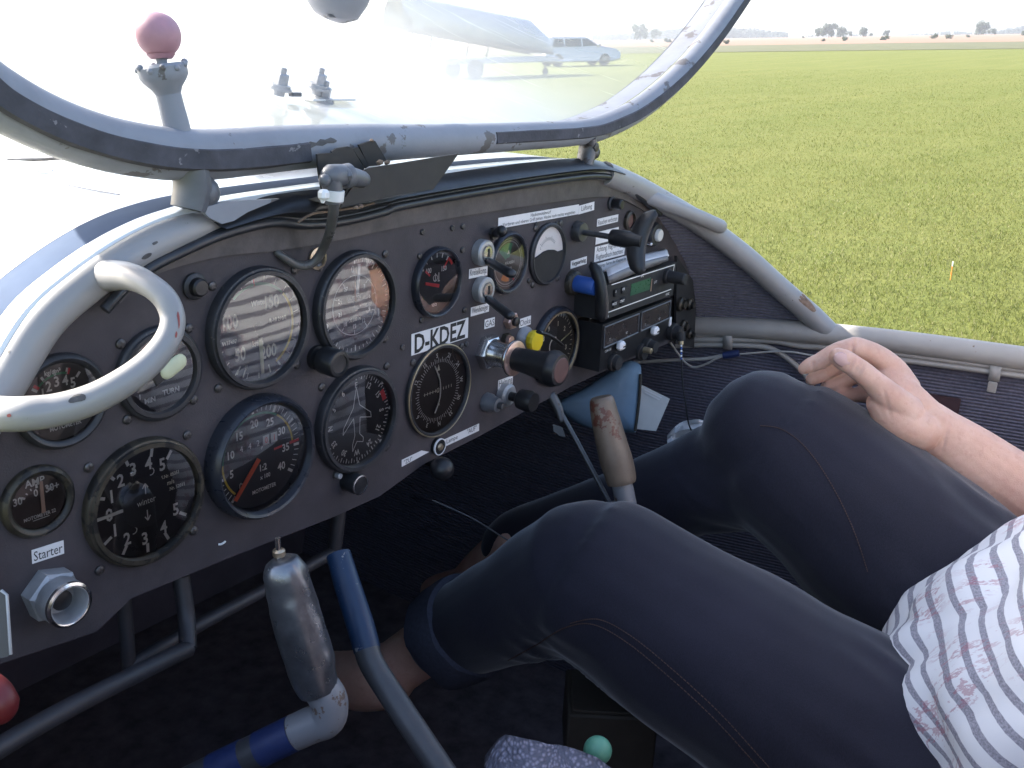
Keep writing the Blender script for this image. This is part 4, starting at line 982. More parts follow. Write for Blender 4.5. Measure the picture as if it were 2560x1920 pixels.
# =================================================================== gauges
def fit_circle(l, r, t, b_, h):
    cx, cy = (l + r) / 2, (t + b_) / 2; p = PL(cx, cy, h); rad = (PL(cx, t, h) - PL(cx, b_, h)).length / 2 * .97
    for _ in range(12):
        q = [PROJ((p.x + rad * math.cos(a * .1309), p.y + rad * math.sin(a * .1309), h)) for a in range(48)]
        X = [k[0] for k in q]; Y = [k[1] for k in q]
        cx += (l + r) / 2 - (min(X) + max(X)) / 2; cy += (t + b_) / 2 - (min(Y) + max(Y)) / 2
        rad *= ((r - l) / (max(X) - min(X)) + (b_ - t) / (max(Y) - min(Y))) / 2
        p = PL(cx, cy, h)
    return p, rad
class Gauge(Thing):
    def __init__(s, name, label, box, hgt, width, bez='bezel', dial='dial', style='flat', screws=(45, 135, 225, 315), sdist=1.13, glass=True, cat='gauge'):
        p, rad = fit_circle(*box, hgt); p = Vector((p.x, p.y, 0))
        super().__init__(name, label, cat, p, 'gauges on the instrument panel')
        s.r = rad; s.f = f = rad - width; s.z = 1.2
        b = s.lmb()
        if style == 'flat':      # thin ring nearly flush with the panel, stepped edge
            b.lathe([(rad, 0), (rad, hgt * .55), (rad - .8, hgt * .75), (rad - width * .35, hgt * .8), (rad - width * .45, hgt), (f + .5, hgt), (f, hgt * .7), (f, .6)], seg=56)
        else:                    # deep rounded bezel
            b.lathe([(rad, 0), (rad, hgt * .45), (rad - width * .15, hgt * .8), (rad - width * .45, hgt), (rad - width * .7, hgt * .93), (f, hgt * .5), (f, .6)], seg=56)
        s.part('bezel', b, bez)
        b = s.lmb(); b.lathe([(f + .2, 0.4), (f + .2, s.z), (.01, s.z)], seg=48); s.part('dial', b, dial)
        if glass:
            b = s.lmb(); g = max(hgt * .62, s.z + 1.6); b.lathe([(f, g), (f * .6, g + .15), (.01, g + .2)], seg=48, caps=False); s.part('glass', b, 'glass')
        for a in screws:
            a = R(a); c = Vector((math.sin(a), math.cos(a), 0)) * rad * sdist
            q = MB(MM); q.lathe([(2.8, 0), (2.8, 1.0), (2.0, 1.7), (.01, 1.8)], c, seg=12); t = rnd(0, 1.5)
            for k in (0, 1.57):
                d = Vector((math.cos(t + k), math.sin(t + k), 0)); n = Vector((-d.y, d.x, 0)) * .35
                q.add([c + d * 2 + n + Vector((0, 0, 1.82)), c - d * 2 + n + Vector((0, 0, 1.82)), c - d * 2 - n + Vector((0, 0, 1.82)), c + d * 2 - n + Vector((0, 0, 1.82))], [(0, 1, 2, 3)])
            s.part('screw', q, 'screw')
    def marks(s, m, fn, name='markings', dz=.12):
        b = s.lmb(); fn(b, s.z + dz, s.f); return s.part(name, b, m, None, 0)
    def needle(s, a, r0, r1, w, m, tail=0, c=(0, 0), name='needle', tip=.5, hub=2.2, z=1.0):
        b = s.lmb(); d = Vector((math.sin(R(a)), math.cos(R(a)), 0)); p = Vector((d.y, -d.x, 0)); o = Vector((c[0], c[1], s.z + z))
        q = [o + d * r0 - p * w / 2, o + d * r0 + p * w / 2, o + d * r1 + p * w / 2 * tip, o + d * r1 - p * w / 2 * tip]
        b.add(q + [k + Vector((0, 0, .5)) for k in q], [(0, 1, 2, 3), (7, 6, 5, 4), (0, 4, 5, 1), (1, 5, 6, 2), (2, 6, 7, 3), (3, 7, 4, 0)])
        n_ = s.part(name, b, m, None, 20)
        if hub:
            b = s.lmb(); b.lathe([(hub, 0), (hub, 1.2), (.01, 1.4)], (c[0], c[1], s.z + .6), seg=16); s.part('hub', b, 'black', n_)
        return n_
def num(b, z, t, a, r, sz, ang=0.0, sx=.85, bold=True):
    a = R(a); b.text(t, (math.sin(a) * r, math.cos(a) * r, z), sz, ang, sx=sx, bold=bold)

# airspeed indicator
g = Gauge('airspeed_indicator', 'airspeed gauge with yellow arc reflecting the striped shirt, upper left of centre', (537, 779, 664.6, 982.6), 8.0, 5.2, sdist=1.15)
def f_(b, z, f):
    for i in range(0, 20): b.tick(182 + i * 17.2, f * .86, f * .97, .7 if i % 2 == 0 else .45, z)
    for t, a, r, sz in (('50', 227, .60, 11.6), ('100', 290, .66, 11.6), ('150', 38, .56, 11.6), ('200', 156, .54, 11.6)): num(b, z, t, a, f * r, sz, sx=.72)
    for a in (150, 165, 205, 215): b.tick(a, f * .78, f * .95, 1.0, z)
g.marks('cream', f_)
def f_(b, z, f):
    num(b, z, 'Winter', 4, f * .48, 4.6); num(b, z, 'km/h', 185, f * .28, 5); num(b, z, 'R-10 210/8', 80, f * .48, 3.6); num(b, z, 'W37497', 258, f * .68, 3.6); num(b, z, '30', 205, f * .75, 2.6)
g.marks('cream', f_, 'lettering')
g.marks('yellow', lambda b, z, f: b.arc(48, 152, f * .80, f * .85, z, 40), 'yellow_arc')
g.marks('green', lambda b, z, f: b.arc(-40, 46, f * .80, f * .85, z, 30), 'green_arc')
g.marks('red', lambda b, z, f: b.tick(-4, f * .8, f * .98, 1.2, z, ), 'red_mark')
g.needle(178, 6, g.f * .88, 2.6, 'lume', tip=.85, hub=0)
g.needle(178, -2, 7, 3.5, 'black', hub=4)

# altimeter
g = Gauge('altimeter', 'altimeter with an inner number ring reflecting the striped shirt, above the black knob', (803.8, 997.8, 625, 906.6), 8.0, 4.8, sdist=1.15, screws=(45, 135, 315))
def f_(b, z, f):
    for i in range(50): b.tick(i * 7.2, f * (.86 if i % 5 == 0 else .91), f * .98, .9 if i % 5 == 0 else .5, z)
    num(b, z, '0', -4, f * .76, 7); num(b, z, '1', 112, f * .75, 7.5); num(b, z, '2', 248, f * .86, 7.5)
    b.arc(0, 360, f * .615, f * .635, z, 60)
    for i, t in enumerate(['30', '3', '6', '9', '12', '15', '18', '21', '24', '27']):
        a = i * 36 + 2; b.tick(a, f * .53, f * .62, .5, z)
        if i: num(b, z, t, a, f * .45, 4.2)
g.marks('white', f_)
def f_(b, z, f):
    num(b, z, 'ALTITUDE', 0, f * .16, 3.0); num(b, z, 'winter  mb', 95, f * .32, 3.2); num(b, z, 'X 100 M', 180, f * .30, 3.6)
g.marks('cream', f_, 'lettering')
g.needle(6, 8, g.f * .86, 2.6, 'white', tip=.9, hub=0, z=1.3)
g.needle(-3, -4, g.f * .5, 1.6, 'beige', hub=3)
ALT = g
kp = PL(790, 893, 0); kp.z = 0
L_ = HX(kp, 850); b = g.mb(); b.lathe([(8.2, 0), (8.2, 3), (5, 4), (5, 7), (9.3, 8), (9.3, L_ * .95), (8.4, L_), (6.5, L_ + .3), (6.2, L_ - .6), (.01, L_ - .8)], kp, seg=32); g.part('setting_knob', b, 'black')

# variometer
g = Gauge('variometer', 'large gauge with worn brass rim, needle pointing left to 0, lower left', (221.5, 519, 1097.5, 1423.4), 7.0, 5.4, bez='bezelbrass', sdist=1.15)
def f_(b, z, f):
    for t, a in (('1', 297), ('2', 322), ('3', 345), ('4', 10), ('5', 34), ('1', 243), ('2', 216), ('3', 186), ('4', 153), ('5', 122), ('0', 270)):
        num(b, z, t, a, f * .69, 10.6, bold=True)
        if t != '0': b.tick(a + (-4 if a > 180 else 3), f * .80, f * .97, 1.9, z)
g.marks('white', f_)
def f_(b, z, f):
    num(b, z, 'winter', 0, 0.5, 5.4); num(b, z, 'm/s', 70, f * .56, 4.0); num(b, z, 'S.Nr. 05351', 58, f * .62, 3.0); num(b, z, 'W.Nr. 52011', 84, f * .60, 3.0)
    for sg in (1, -1):
        b.seg2((0, sg * 5), (0, sg * 11), .7, z); b.seg2((-1.8, sg * 8.8), (0, sg * 11.5), .7, z); b.seg2((1.8, sg * 8.8), (0, sg * 11.5), .7, z)
g.marks('cream', f_, 'lettering')
b = g.lmb(); b.lathe([(g.f * .47, 0), (g.f * .47, .5), (.01, .55)], (0, 0, g.z + .5), seg=40); disc = g.part('centre_disc', b, 'dialgrey')
b = g.lmb()
b.text('winter', (0, 0.5, g.z + 1.15), 5.4, sx=.85)
for sg in (1, -1):
    for p, q in (((0, sg * 5), (0, sg * 11)), ((-1.8, sg * 8.8), (0, sg * 11.5)), ((1.8, sg * 8.8), (0, sg * 11.5))): b.seg2(p, q, .7, g.z + 1.15)
g.part('lettering', b, 'white', disc, 0)
b = g.lmb()
for x, y in ((5, 17), (-9, -15)): b.arc(30, 200, 1.8, 2.4, g.z + .15, 8, (x, y))
g.part('stop_pin', b, 'white', None, 0)
g.needle(270, g.f * .45, g.f * .98, 1.9, 'white', tip=1, hub=0, z=.7)

# tachometer
g = Gauge('tachometer', 'rev counter with orange red needle, green and yellow arcs and a digit counter', (543, 794, 990, 1308), 12, 6.2, bez='bezelblue', style='deep', screws=())
def f_(b, z, f):
    for i, t in enumerate(['0', '5', '10', '15', '20', '25', '30', '35', '40']): num(b, z, t, 222 + i * 33, f * .645, 7.4, bold=True)
    for i in range(41): b.tick(222 + i * 6.6, f * (.86 if i % 5 else .84), f * .97, 1.9 if i % 5 == 0 else .55, z)
    num(b, z, '1:2', 160, f * .28, 6.4, bold=True); num(b, z, 'x 100', 164, f * .47, 4.2, bold=True)
g.marks('white', f_)
g.marks('white', lambda b, z, f: num(b, z, 'MOTOMETER', 172, f * .70, 3.8), 'lettering')
g.marks('green', lambda b, z, f: b.arc(274, 394, f * .79, f * .83, z, 40), 'green_arc')
g.marks('yellow', lambda b, z, f: (b.arc(224, 273.5, f * .79, f * .83, z, 20), b.arc(394.5, 446, f * .79, f * .83, z, 20)), 'yellow_arc')
g.marks('red', lambda b, z, f: (b.tick(88, f * .74, f * .97, 2.0, z), b.tick(88, f * .36, f * .56, 1.6, z)), 'red_mark')
for i, (t, mb_, mt) in enumerate((('4', 'dialgrey', 'white'), ('4', 'dialgrey', 'white'), ('2', 'dialgrey', 'white'), ('0', 'placard', 'red'), ('1', 'placard', 'red'))):
    x = -13.5 + i * 6.6; y = 8.6 + .05 * i
    b = g.lmb(); b.box((x, y, g.z + .1), (4.9, 6.4, .5)); w_ = g.part('counter_window', b, mb_)
    b = g.lmb(); b.text(t, (x, y, g.z + .42), 5.8, sx=.85); g.part('digit', b, mt, w_, 0)
g.marks('white', lambda b, z, f: b.seg2((2.2, 3.6), (3.4, 5.6), 1.1, z), 'decimal_mark')
g.needle(222, 2, g.f * .92, 3.4, 'orange', tip=.85, hub=0, z=1.6)

# directional gyro with the aeroplane outline
g = Gauge('direction_indicator', 'compass gauge with a white aeroplane outline and a red bar, right of the rev counter', (802.2, 1006.3, 923.7, 1181.6), 8.0, 5.5, sdist=1.15, screws=(45, 135, 315))
def f_(b, z, f):
    for t, hd in (('N', 0), ('3', 30), ('6', 60), ('E', 90), ('12', 120), ('15', 150), ('S', 180), ('21', 210), ('24', 240), ('W', 270), ('30', 300), ('33', 330)):
        a = hd - 90; num(b, z, t, a, f * .76, 6.0, -R(a))
    for i in range(72): b.tick(i * 5, f * (.87 if i % 2 == 0 else .91), f * .97, .8 if i % 2 == 0 else .5, z)
g.marks('white', f_)
pl_ = [(0, 24), (1.9, 15), (3.1, 10), (14.2, 1.5), (14.6, -2.3), (3.4, .6), (2.9, -11.8), (6.6, -15.8), (6.2, -19), (0, -17.0), (-4.3, -23.5), (-4.3, -18.5), (-1.9, -12), (-3, 1.2), (-13.5, -8.4), (-13, -4), (-3.2, 9), (-1.9, 15), (0, 24)]
g.marks('white', lambda b, z, f: [b.seg2(p, q, .55, z + .1) for p, q in zip(pl_, pl_[1:])], 'aeroplane_outline')
g.marks('red', lambda b, z, f: b.arc(59, 76, f * .82, f * .94, z + .05, 8), 'red_bar')
def f_(b, z, f):
    for a in (50, 90, 135, 180):
        d = Vector((math.sin(R(a)), math.cos(R(a)))); n = Vector((d.y, -d.x)); b.poly([d * f * .93, d * f * 1.0 + n * 1.6, d * f * 1.0 - n * 1.6], g.z + 1.2)
g.marks('white', f_, 'index_marks')

# VOR indicator
g = Gauge('vor_indicator', 'dark course gauge with a curved white needle below the registration placard', (1022, 1178.8, 862, 1092), 4.5, 3.2, bez='bezel', dial='dialbrown', screws=(45, 135, 315), sdist=1.1)
def f_(b, z, f):
    for t, hd in (('S', 180), ('21', 210), ('24', 240), ('W', 270), ('30', 300), ('33', 330), ('N', 0), ('3', 30), ('6', 60), ('15', 150), ('12', 120)):
        a = hd - 184; num(b, z, t, a, f * .84, 5.2, -R(a))
    for i in range(72): b.tick(i * 5, f * .66, f * (.74 if i % 2 else .78), .5, z)
g.marks('white', f_)
def f_(b, z, f):
    for i in range(11):
        x = -16 + i * 3.2; b.seg2((x, -1.2 if abs(i - 5) else -1.8), (x, 1.2 if abs(i - 5) else 1.8), .7, z)
    b.arc(0, 360, 1.5, 2.0, z, 14); b.seg2((-17, 0), (-1.6, 0), .35, z)
    b.poly([(-1.9, f * .47), (1.9, f * .47), (0, f * .62)], z); num(b, z, 'TO', 0, f * .36, 2.6); num(b, z, 'FR', 175, f * .36, 2.6)
g.marks('cream', f_, 'course_scale')
b = g.lmb(); b.tube([(-5.5, g.f * .62, g.z + 1.0), (.4, g.f * .25, g.z + 1.2), (1.4, -3, g.z + 1.2), (-1.2, -g.f * .34, g.z + 1.1), (-4.6, -g.f * .52, g.z + 1.0)], .55, seg=6, n=5); g.part('needle', b, 'white')
b = g.lmb(); b.lathe([(g.r + .2, 3.4), (g.r + .2, 4.4), (g.r - .5, 4.8), (g.r - .9, 4.3)], seg=56, caps=False); g.part('rim', b, 'rim')

# oil temperature
g = Gauge('oil_temperature_gauge', 'small black gauge with red needle and numbers 100 and 150, above the registration placard', (1044.3, 1159.8, 617, 797.5), 6, 3.6, bez='bezelblue', style='deep', screws=())
def f_(b, z, f):
    for i in range(6): b.tick(306 + i * 18, f * .80, f * .95, 1.3 if i in (0, 5) else .8, z)
    num(b, z, '100', 318, f * .58, 5.2); num(b, z, '150', 42, f * .54, 5.2); num(b, z, 'VDO', 188, f * .74, 3.2)
g.marks('white', f_)
def f_(b, z, f):
    b.arc(0, 360, 2.1, 2.7, z, 14, (-1.5, 3.4)); b.seg2((-1.5, 1.5), (-1.5, 7), .7, z); b.seg2((2.4, .5), (2.4, 7), .8, z); b.seg2((1.2, .6), (3.6, .6), .7, z)
g.marks('white', f_, 'symbol')
g.marks('red', lambda b, z, f: (b.arc(38, 58, f * .86, f * .95, z, 6), b.tick(40, f * .52, f * .95, 1.6, z), b.tick(308, f * .42, f * .70, 1.6, z)), 'red_mark')
g.needle(285, 0.5, g.f * .72, 2.6, 'red', c=(2, -3), tip=.8, hub=0)

# oil pressure
g = Gauge('oil_pressure_gauge', 'grey faced gauge with orange needle partly behind the cream grab ring', (45, 272, 880, 1133), 5, 5.0, bez='bezel', dial='dialfaded', style='deep', screws=())
def f_(b, z, f):
    for i, t in enumerate(['1', '2', '3', '4', '5']):
        a = 305 + i * 24; num(b, z, t, a, f * .54, 7.6); b.tick(a, f * .70, f * .86, 1.4, z)
    num(b, z, 'kg/cm²', 350, f * .80, 3.8); num(b, z, 'MOTOMETER', 176, f * .66, 3.4)
    b.tick(281, f * .7, f * .86, 1.4, z)
g.marks('white', f_)
g.marks('red', lambda b, z, f: (b.tick(311, f * .7, f * .86, 1.6, z), b.tick(20, f * .7, f * .86, 1.6, z)), 'red_mark')
g.marks('green', lambda b, z, f: b.arc(314, 378, f * .70, f * .76, z, 14), 'green_arc')
g.needle(150, 4, g.f * .52, 2.0, 'orange2', hub=3)

# ammeter
g = Gauge('ammeter', 'small brown black ammeter with a pale upright needle, above the Starter placard', (15.8, 186.7, 1159, 1357), 4.5, 5.2, bez='bezelbrass', dial='dialbrown', screws=(), style='deep')
def f_(b, z, f):
    num(b, z, 'AMP', -3, f * .78, 5.6, sx=.95); num(b, z, '30', 289, f * .76, 5.8); num(b, z, '0', -8, f * .36, 5.6); num(b, z, '30+', 56, f * .68, 5.8)
    for a in (300, 318, 338, 0, 20, 40, 55): b.tick(a, f * .52, f * (.68 if a in (300, 0, 55) else .61), 1.2 if a in (300, 0, 55) else .7, z)
    num(b, z, 'MOTOMETER 22', 180, f * .55, 2.8); b.seg2((-4, -f * .68), (5, -f * .68), .4, z)
g.marks('white', f_)
g.needle(2, 0, 17.5, 2.2, 'beige', c=(1.5, -6.5), tip=.7, hub=0)

# turn indicator
g = Gauge('turn_indicator', 'black turn gauge with a pale yellow pointer, partly behind the cream grab ring', (300, 510, 815, 1058), 5, 5.5, bez='bezel', screws=(45, 135, 225, 315), sdist=1.12)
def f_(b, z, f):
    num(b, z, 'TURN', 152, f * .62, 4.4, sx=.95); num(b, z, 'MIN', 208, f * .72, 4.2, sx=.95); num(b, z, '1', 232, f * .78, 4.0)
g.marks('white', f_)
g.marks('lume', lambda b, z, f: (b.poly([(-2, f * .74), (2.4, f * .74), (2.4, f * .95), (-2, f * .95)], z), b.poly([(-13, f * .60), (-7, f * .62), (-7, f * .76)], z), b.poly([(2, f * .4), (6, f * .42), (5.4, f * .56), (2, f * .54)], z)), 'scale_marks')
b = g.lmb(); b.tube([(3.5, 1.0, g.z + 2.4), (11.5, 4.6, g.z + 2.4)], 4.8, seg=16, n=1, round_end=True, ell=.45, hint=(0, 0, 1)); g.part('pointer', b, 'lume')
b = g.lmb(); b.box((-1.5, -1.2, g.z + 1.4), (9, 7.5, 2.6), Matrix.Rotation(R(24), 3, 'Z'), ch=.6); g.part('pointer_root', b, 'black')

# gyro compass window with orange block
g = Gauge('small_gyro_gauge', 'small gauge with silver inner ring and orange block behind the black lever', (1232.6, 1322.8, 576.6, 739.6), 5, 4.2, bez='bezelblue', style='deep', screws=(), dial='dialfaded')
g.marks('alu', lambda b, z, f: (b.arc(0, 360, f * .80, f * .85, z, 48), b.arc(0, 360, f * .90, f * .925, z, 48)), 'silver_ring')
g.marks('orange2', lambda b, z, f: b.arc(172, 215, f * .34, f * .72, z + .1, 8), 'orange_block')
g.marks('red', lambda b, z, f: b.tick(150, f * .6, f * .84, 1.6, z + .1), 'red_mark')
g.marks('green', lambda b, z, f: b.arc(-50, 20, f * .2, f * .76, z + .05, 10), 'green_reflection')  # greenish reflection in the glass, painted on the dial as a fixed sector
g.marks('white', lambda b, z, f: (b.poly([(-1.8, f * .34), (1.8, f * .34), (0.3, f * .5)], z + .2), [num(b, z + .2, t, a, f * r, 3.2) for t, a, r in (('ANLASSEN', 90, .1), ('MAX 300', 180, .22))]), 'lettering')

# half covered white meter
g = Gauge('half_covered_meter', 'small meter with a white upper half and black lower cover', (1334, 1417.7, 553, 719), 4.5, 3.6, bez='bezel', dial='dialpale', screws=(38, 322, 142, 218), sdist=1.14, glass=False)
def f_(b, z, f):
    for i in range(15): b.tick(310 + i * 7, f * .5, f * (.62 if i % 5 else .68), .45, z)
    num(b, z, 'L', 300, f * .55, 3.4)
g.marks('greyplastic', f_)
b = g.lmb(); n_ = 26; pts = [(-g.f * .98, -1.5), (-g.f * .55, 1.4), (-g.f * .3, 3.2), (0, 3.8), (g.f * .35, 2.8), (g.f * .62, .2), (g.f * .98, .8)] + [(g.f * math.cos(R(a)), g.f * math.sin(R(a))) for a in range(-8, -173, -11)]
b.prism(pts, (1, 0, 0), (0, 1, 0), (0, 0, g.z + .1), 1.6); g.part('lower_cover', b, 'blackmatt', None, 25)

# right hand altimeter behind the throttle
g = Gauge('second_altimeter', 'black gauge with gold rim half hidden behind the big throttle knob', (1345, 1449, 760, 974), 7, 5.5, bez='bezelblue', style='deep', screws=())
def f_(b, z, f):
    for t, a in (('1', 12), ('2', 50), ('3', 105), ('4', 150), ('9', 330), ('8', 300)): num(b, z, t, a, f * .66, 6.5)
    for i in range(40): b.tick(i * 9, f * .86, f * .96, .5, z)
    num(b, z, 'm', 0, f * .2, 4)
g.marks('cream', f_)
b = g.lmb(); b.arc(200, 380, f_ and g.f * .22, g.f * .27, g.z + .15, 14); g.part('inner_ring', b, 'white', None, 0)
g.needle(72, g.f * .3, g.f * .86, 1.0, 'lume', hub=0)
b = g.lmb(); b.lathe([(g.f + .6, 6.2), (g.f + 1.6, 7.2), (g.f + .1, 7.2), (g.f - .2, 6)], seg=56, caps=False); g.part('rim', b, 'rim')

# =================================================================== placards
def placard(name, label, tl, tr, bl, lines, size=.62, m='placard', bold=False, point=False):
    A_ = PL(*tl, 0); B_ = PL(*tr, 0); C_ = PL(*bl, 0)
    e1 = (B_ - A_); e2 = (A_ - C_); w, h = e1.length, e2.length; e1.normalize(); e2 = (e2 - e1 * e2.dot(e1)); h = e2.length; e2.normalize()
    t = Thing(name, label, 'placard', C_, 'printed placards on the panel')
    b = t.mb(); pts = [(0, 0), (w, 0), (w, h), (0, h)]
    if point: pts = [(0, 0), (w + point * 1.0, h * .25), (w, h), (0, h)]
    b.prism(pts, e1, e2, C_ + Vector((0, 0, .25)), .35); t.part('film', b, m, None, 20)
    if lines:
        b = t.mb(); n = len(lines)
        for i, L_ in enumerate(lines):
            if isinstance(L_, str): L_ = (L_, .5, 1.0)
            s, xf, k = L_
            sz = h / n * size * k; gv, _ = glyphs(s, bold); tw = (max(p[0] for p in gv) - min(p[0] for p in gv)) * sz; lim = w * .9 if xf == .5 else w * .4
            sx = min(1.0, lim / tw)
            b.text(s, C_ + e1 * w * xf + e2 * h * ((n - 1 - i) + .5) / n + Vector((0, 0, .75)), sz, 0, e1, e2, sx, bold)
        t.part('lettering', b, 'print', None, 0)
    return t
placard('registration_placard', 'white placard reading D-KDEZ in big letters', (1027.8, 835.4), (1169.9, 793.4), (1026.9, 889.2), ['D-KDEZ'], 1.22, bold=True)
placard('starter_placard', 'white placard reading Starter above the big hexagonal nut', (76.9, 1375.3), (156.6, 1350), (79.7, 1409), ['Starter'], 1.0)
placard('jettison_placard', 'long white placard reading Haubennotabwurf over two lines', (1243.7, 545), (1445.3, 510.8), (1243.7, 572), ['Haubennotabwurf', 'Vorderen und oberen Griff ziehen. Haube nach rechts wegziehen'], .95)
placard('ventilation_placard', 'white placard reading Lüftung at the right end of the long one', (1446, 514.6), (1484.8, 503.8), (1445.2, 536), ['Lüftung'], .8)
placard('smoking_placard', 'white placard reading Rauchen verboten', (1492.2, 547.6), (1544.7, 535.4), (1491, 566.6), ['Rauchen verboten'], .95)
placard('cooling_flap_placard', 'white placard reading Kühlluftklappe behind the black T handle', (1489.8, 581), (1546, 567), (1487.7, 611.3), ['', 'Kühlluftklappe'][1:], .42)
placard('rain_placard', 'white two line placard reading Achtung, Flug im Regen', (1486.4, 617.3), (1561.8, 599.7), (1484, 655.6), ['Achtung, Flug im Regen', 'Flughandbuch beachten!'], 1.0)
placard('note_placard', 'white small print placard partly behind the radio cover', (1484, 661.2), (1566.4, 638.4), (1483.7, 692), ['Achtung: Fahren der Klappen im', 'Flug nur ohne Leerlauf'], .7)
placard('ident_placard', 'white placard reading IDENT just above the radio cover', (1590, 622), (1613, 612), (1588, 652), ['NUR', 'IDENT'], .7)
placard('carburettor_placard', 'white bold placard reading Vergaserheizg. above the blue handle', (1426.6, 652.5), (1466.4, 640.2), (1425.3, 672), ['Vergaserheizg.'], .75, bold=True)
placard('gyro_placard', 'white placard reading Kreiselkomp. between the two key rings', (1170.9, 673.1), (1216.8, 664.6), (1170.9, 696.8), ['Kreiselkomp.'], .95)
placard('turn_placard', 'white placard reading Wendezeiger below the lower key ring', (1175.6, 769), (1220.9, 757), (1175.6, 791), ['Wendezeiger'], .95)
placard('gas_placard', 'white placard reading GAS above the throttle', (1208.9, 799.7), (1234.2, 792.7), (1209.5, 822.8), ['GAS'], 1.0)
placard('choke_placard', 'white placard reading Choke above the yellow knob', (1297.5, 798), (1326, 788.6), (1296.8, 820), ['Choke'], .95)
placard('heating_placard', 'white placard reading Heizung below the throttle', (1243.7, 951.6), (1280, 938), (1243.7, 973.7), ['Heizung'], .95)
placard('closed_placard', 'white pointed placard reading ZU at the panel bottom', (1003.4, 1149.5), (1053, 1125.8), (1003.4, 1166.5), [('"ZU"', .3, 1.0)], .9, point=9)
placard('open_placard', 'white strip placard reading Lampe and AUF at the panel bottom', (1104, 1101), (1195.5, 1059), (1105, 1119), [('Lampe', .25, 1.0)], .85)
bb_ = PL(1180, 1074, .8); b = MB(MM, bb_); A_ = PL(1104, 1101, 0); B_ = PL(1195.5, 1059, 0); e1 = (B_ - A_).normalized(); b.text('"AUF"', bb_, 6.0, 0, e1, Vector((-e1.y, e1.x, 0)), .85)
op_ = [o for o in bpy.data.objects if o.name == 'open_placard'][0]
o = bpy.data.objects.new('lettering', b.mesh('lettering', 'print', 0)); COL.objects.link(o); o.parent = op_; o.matrix_parent_inverse = Matrix.Identity(4); o.location = (bb_ - PL(1105, 1119, 0)) * MM

# =================================================================== knobs, switches and handles on the panel
def knob_thing(name, label, px, cat='knob', group=None):
    p = PL(px[0], px[1], 0); p.z = 0; return Thing(name, label, cat, p, group), p
# altimeter setting knob
# direction indicator caging knob
t, p = knob_thing('caging_control', 'black knob with a silver edged face below the compass gauge', (868, 1200))
L_ = HX(p, 902); b = t.lmb(); b.lathe([(7.6, 0), (7.6, L_ - 2), (7.2, L_ - .6)], seg=28); t.part('knob', b, 'black')
b = t.lmb(); b.lathe([(7.25, L_ - .7), (7.4, L_), (6.4, L_ + .2), (6.3, L_ - .2)], seg=28, caps=False); t.part('silver_edge', b, 'chrome')
b = t.lmb(); b.lathe([(6.35, L_ - .3), (.01, L_ - .3)], seg=28); t.part('face', b, 'dialgrey')
t, p = knob_thing('small_silver_pin', 'small silver stop screw left of the gyro knob', (838, 1186), 'screw')
b = t.lmb(); b.lathe([(2.2, 0), (2.2, 5), (1.7, 5.5)], seg=10); t.part('shank', b, 'alu')
b = t.lmb(); b.lathe([(3, 0), (3, 1.6)], seg=6); t.part('nut', b, 'screw')
# VOR knob
t, p = knob_thing('panel_lamp', 'small round brass faced lamp with white rim between the ZU and AUF placards', (1091, 1114))
b = t.lmb(); b.lathe([(6.8, 0), (6.8, 3.6), (6.4, 4)], seg=26); t.part('body', b, 'black')
b = t.lmb(); b.lathe([(7.0, 3.0), (7.0, 4.2), (6.2, 4.4), (6.1, 4.0)], seg=28, caps=False); t.part('rim', b, 'placard')
b = t.lmb(); b.lathe([(3.0, 4), (2.4, 5.4), (.01, 5.6)], seg=14); t.part('lens', b, 'brass')
# ball knob below VOR
t, p = knob_thing('round_ball_pull', 'dark round ball knob hanging below the panel under the ZU placard', (1085, 1160))
q = PL(1105, 1172, 16) - p
b = t.lmb(); b.tube([(0, 0, -12), tuple(q * .6)], 3, seg=10, n=1); t.part('stem', b, 'black')
b = t.lmb(); b.ball(q, 9.5, 22, 14); t.part('ball', b, 'black')
# starter pull
t, p = knob_thing('starter_pull', 'big grey hexagonal nut with a silver rimmed hollow knob under the Starter placard', (118, 1478), 'starter')
L_ = HX(p, 175)
b = t.lmb(); b.lathe([(14.6, 0), (14.6, 8.5), (13.0, 10.5)], seg=6, hint=(0.3, 1, 0)); t.part('hexagon_nut', b, 'alu', None, 20)
b = t.lmb(); b.lathe([(12.0, 10), (12.4, 11), (12.4, L_ - 1), (12.0, L_), (10.2, L_ + .5), (9.6, L_ - .4), (8.6, L_ - 9), (8.6, L_ - 12), (.01, L_ - 12)], seg=40); t.part('hollow_knob', b, 'alu')
b = t.lmb(); b.lathe([(12.45, L_ - 2), (12.5, L_), (11.0, L_ + .7), (10.0, L_ + .2)], seg=40, caps=False); t.part('silver_rim', b, 'chrome')
b = t.lmb(); b.lathe([(5.5, L_ - 12), (5.5, L_ - 7), (4.5, L_ - 6.4), (.01, L_ - 6.2)], seg=24); t.part('button', b, 'black')
# small push knobs
for nm, lab, px, ex, r in (('push_pull_control', 'black push knob left of the airspeed gauge', (484, 715), 505, 5.2), ('rotary_control', 'small dark rotary knob at the top right corner of the panel', (1527, 508), 1556, 4.6)):
    t, p = knob_thing(nm, lab, px); L_ = HX(p, ex)
    b = t.lmb(); b.lathe([(r * 1.5, 0), (r * 1.5, 2.0), (r * 1.25, 3)], seg=20); t.part('collar', b, 'bezel')
    b = t.lmb(); b.lathe([(r, 2), (r * 1.05, 3), (r, L_ - 1), (r * .8, L_), (.01, L_ + .2)], seg=22); t.part('knob', b, 'black')
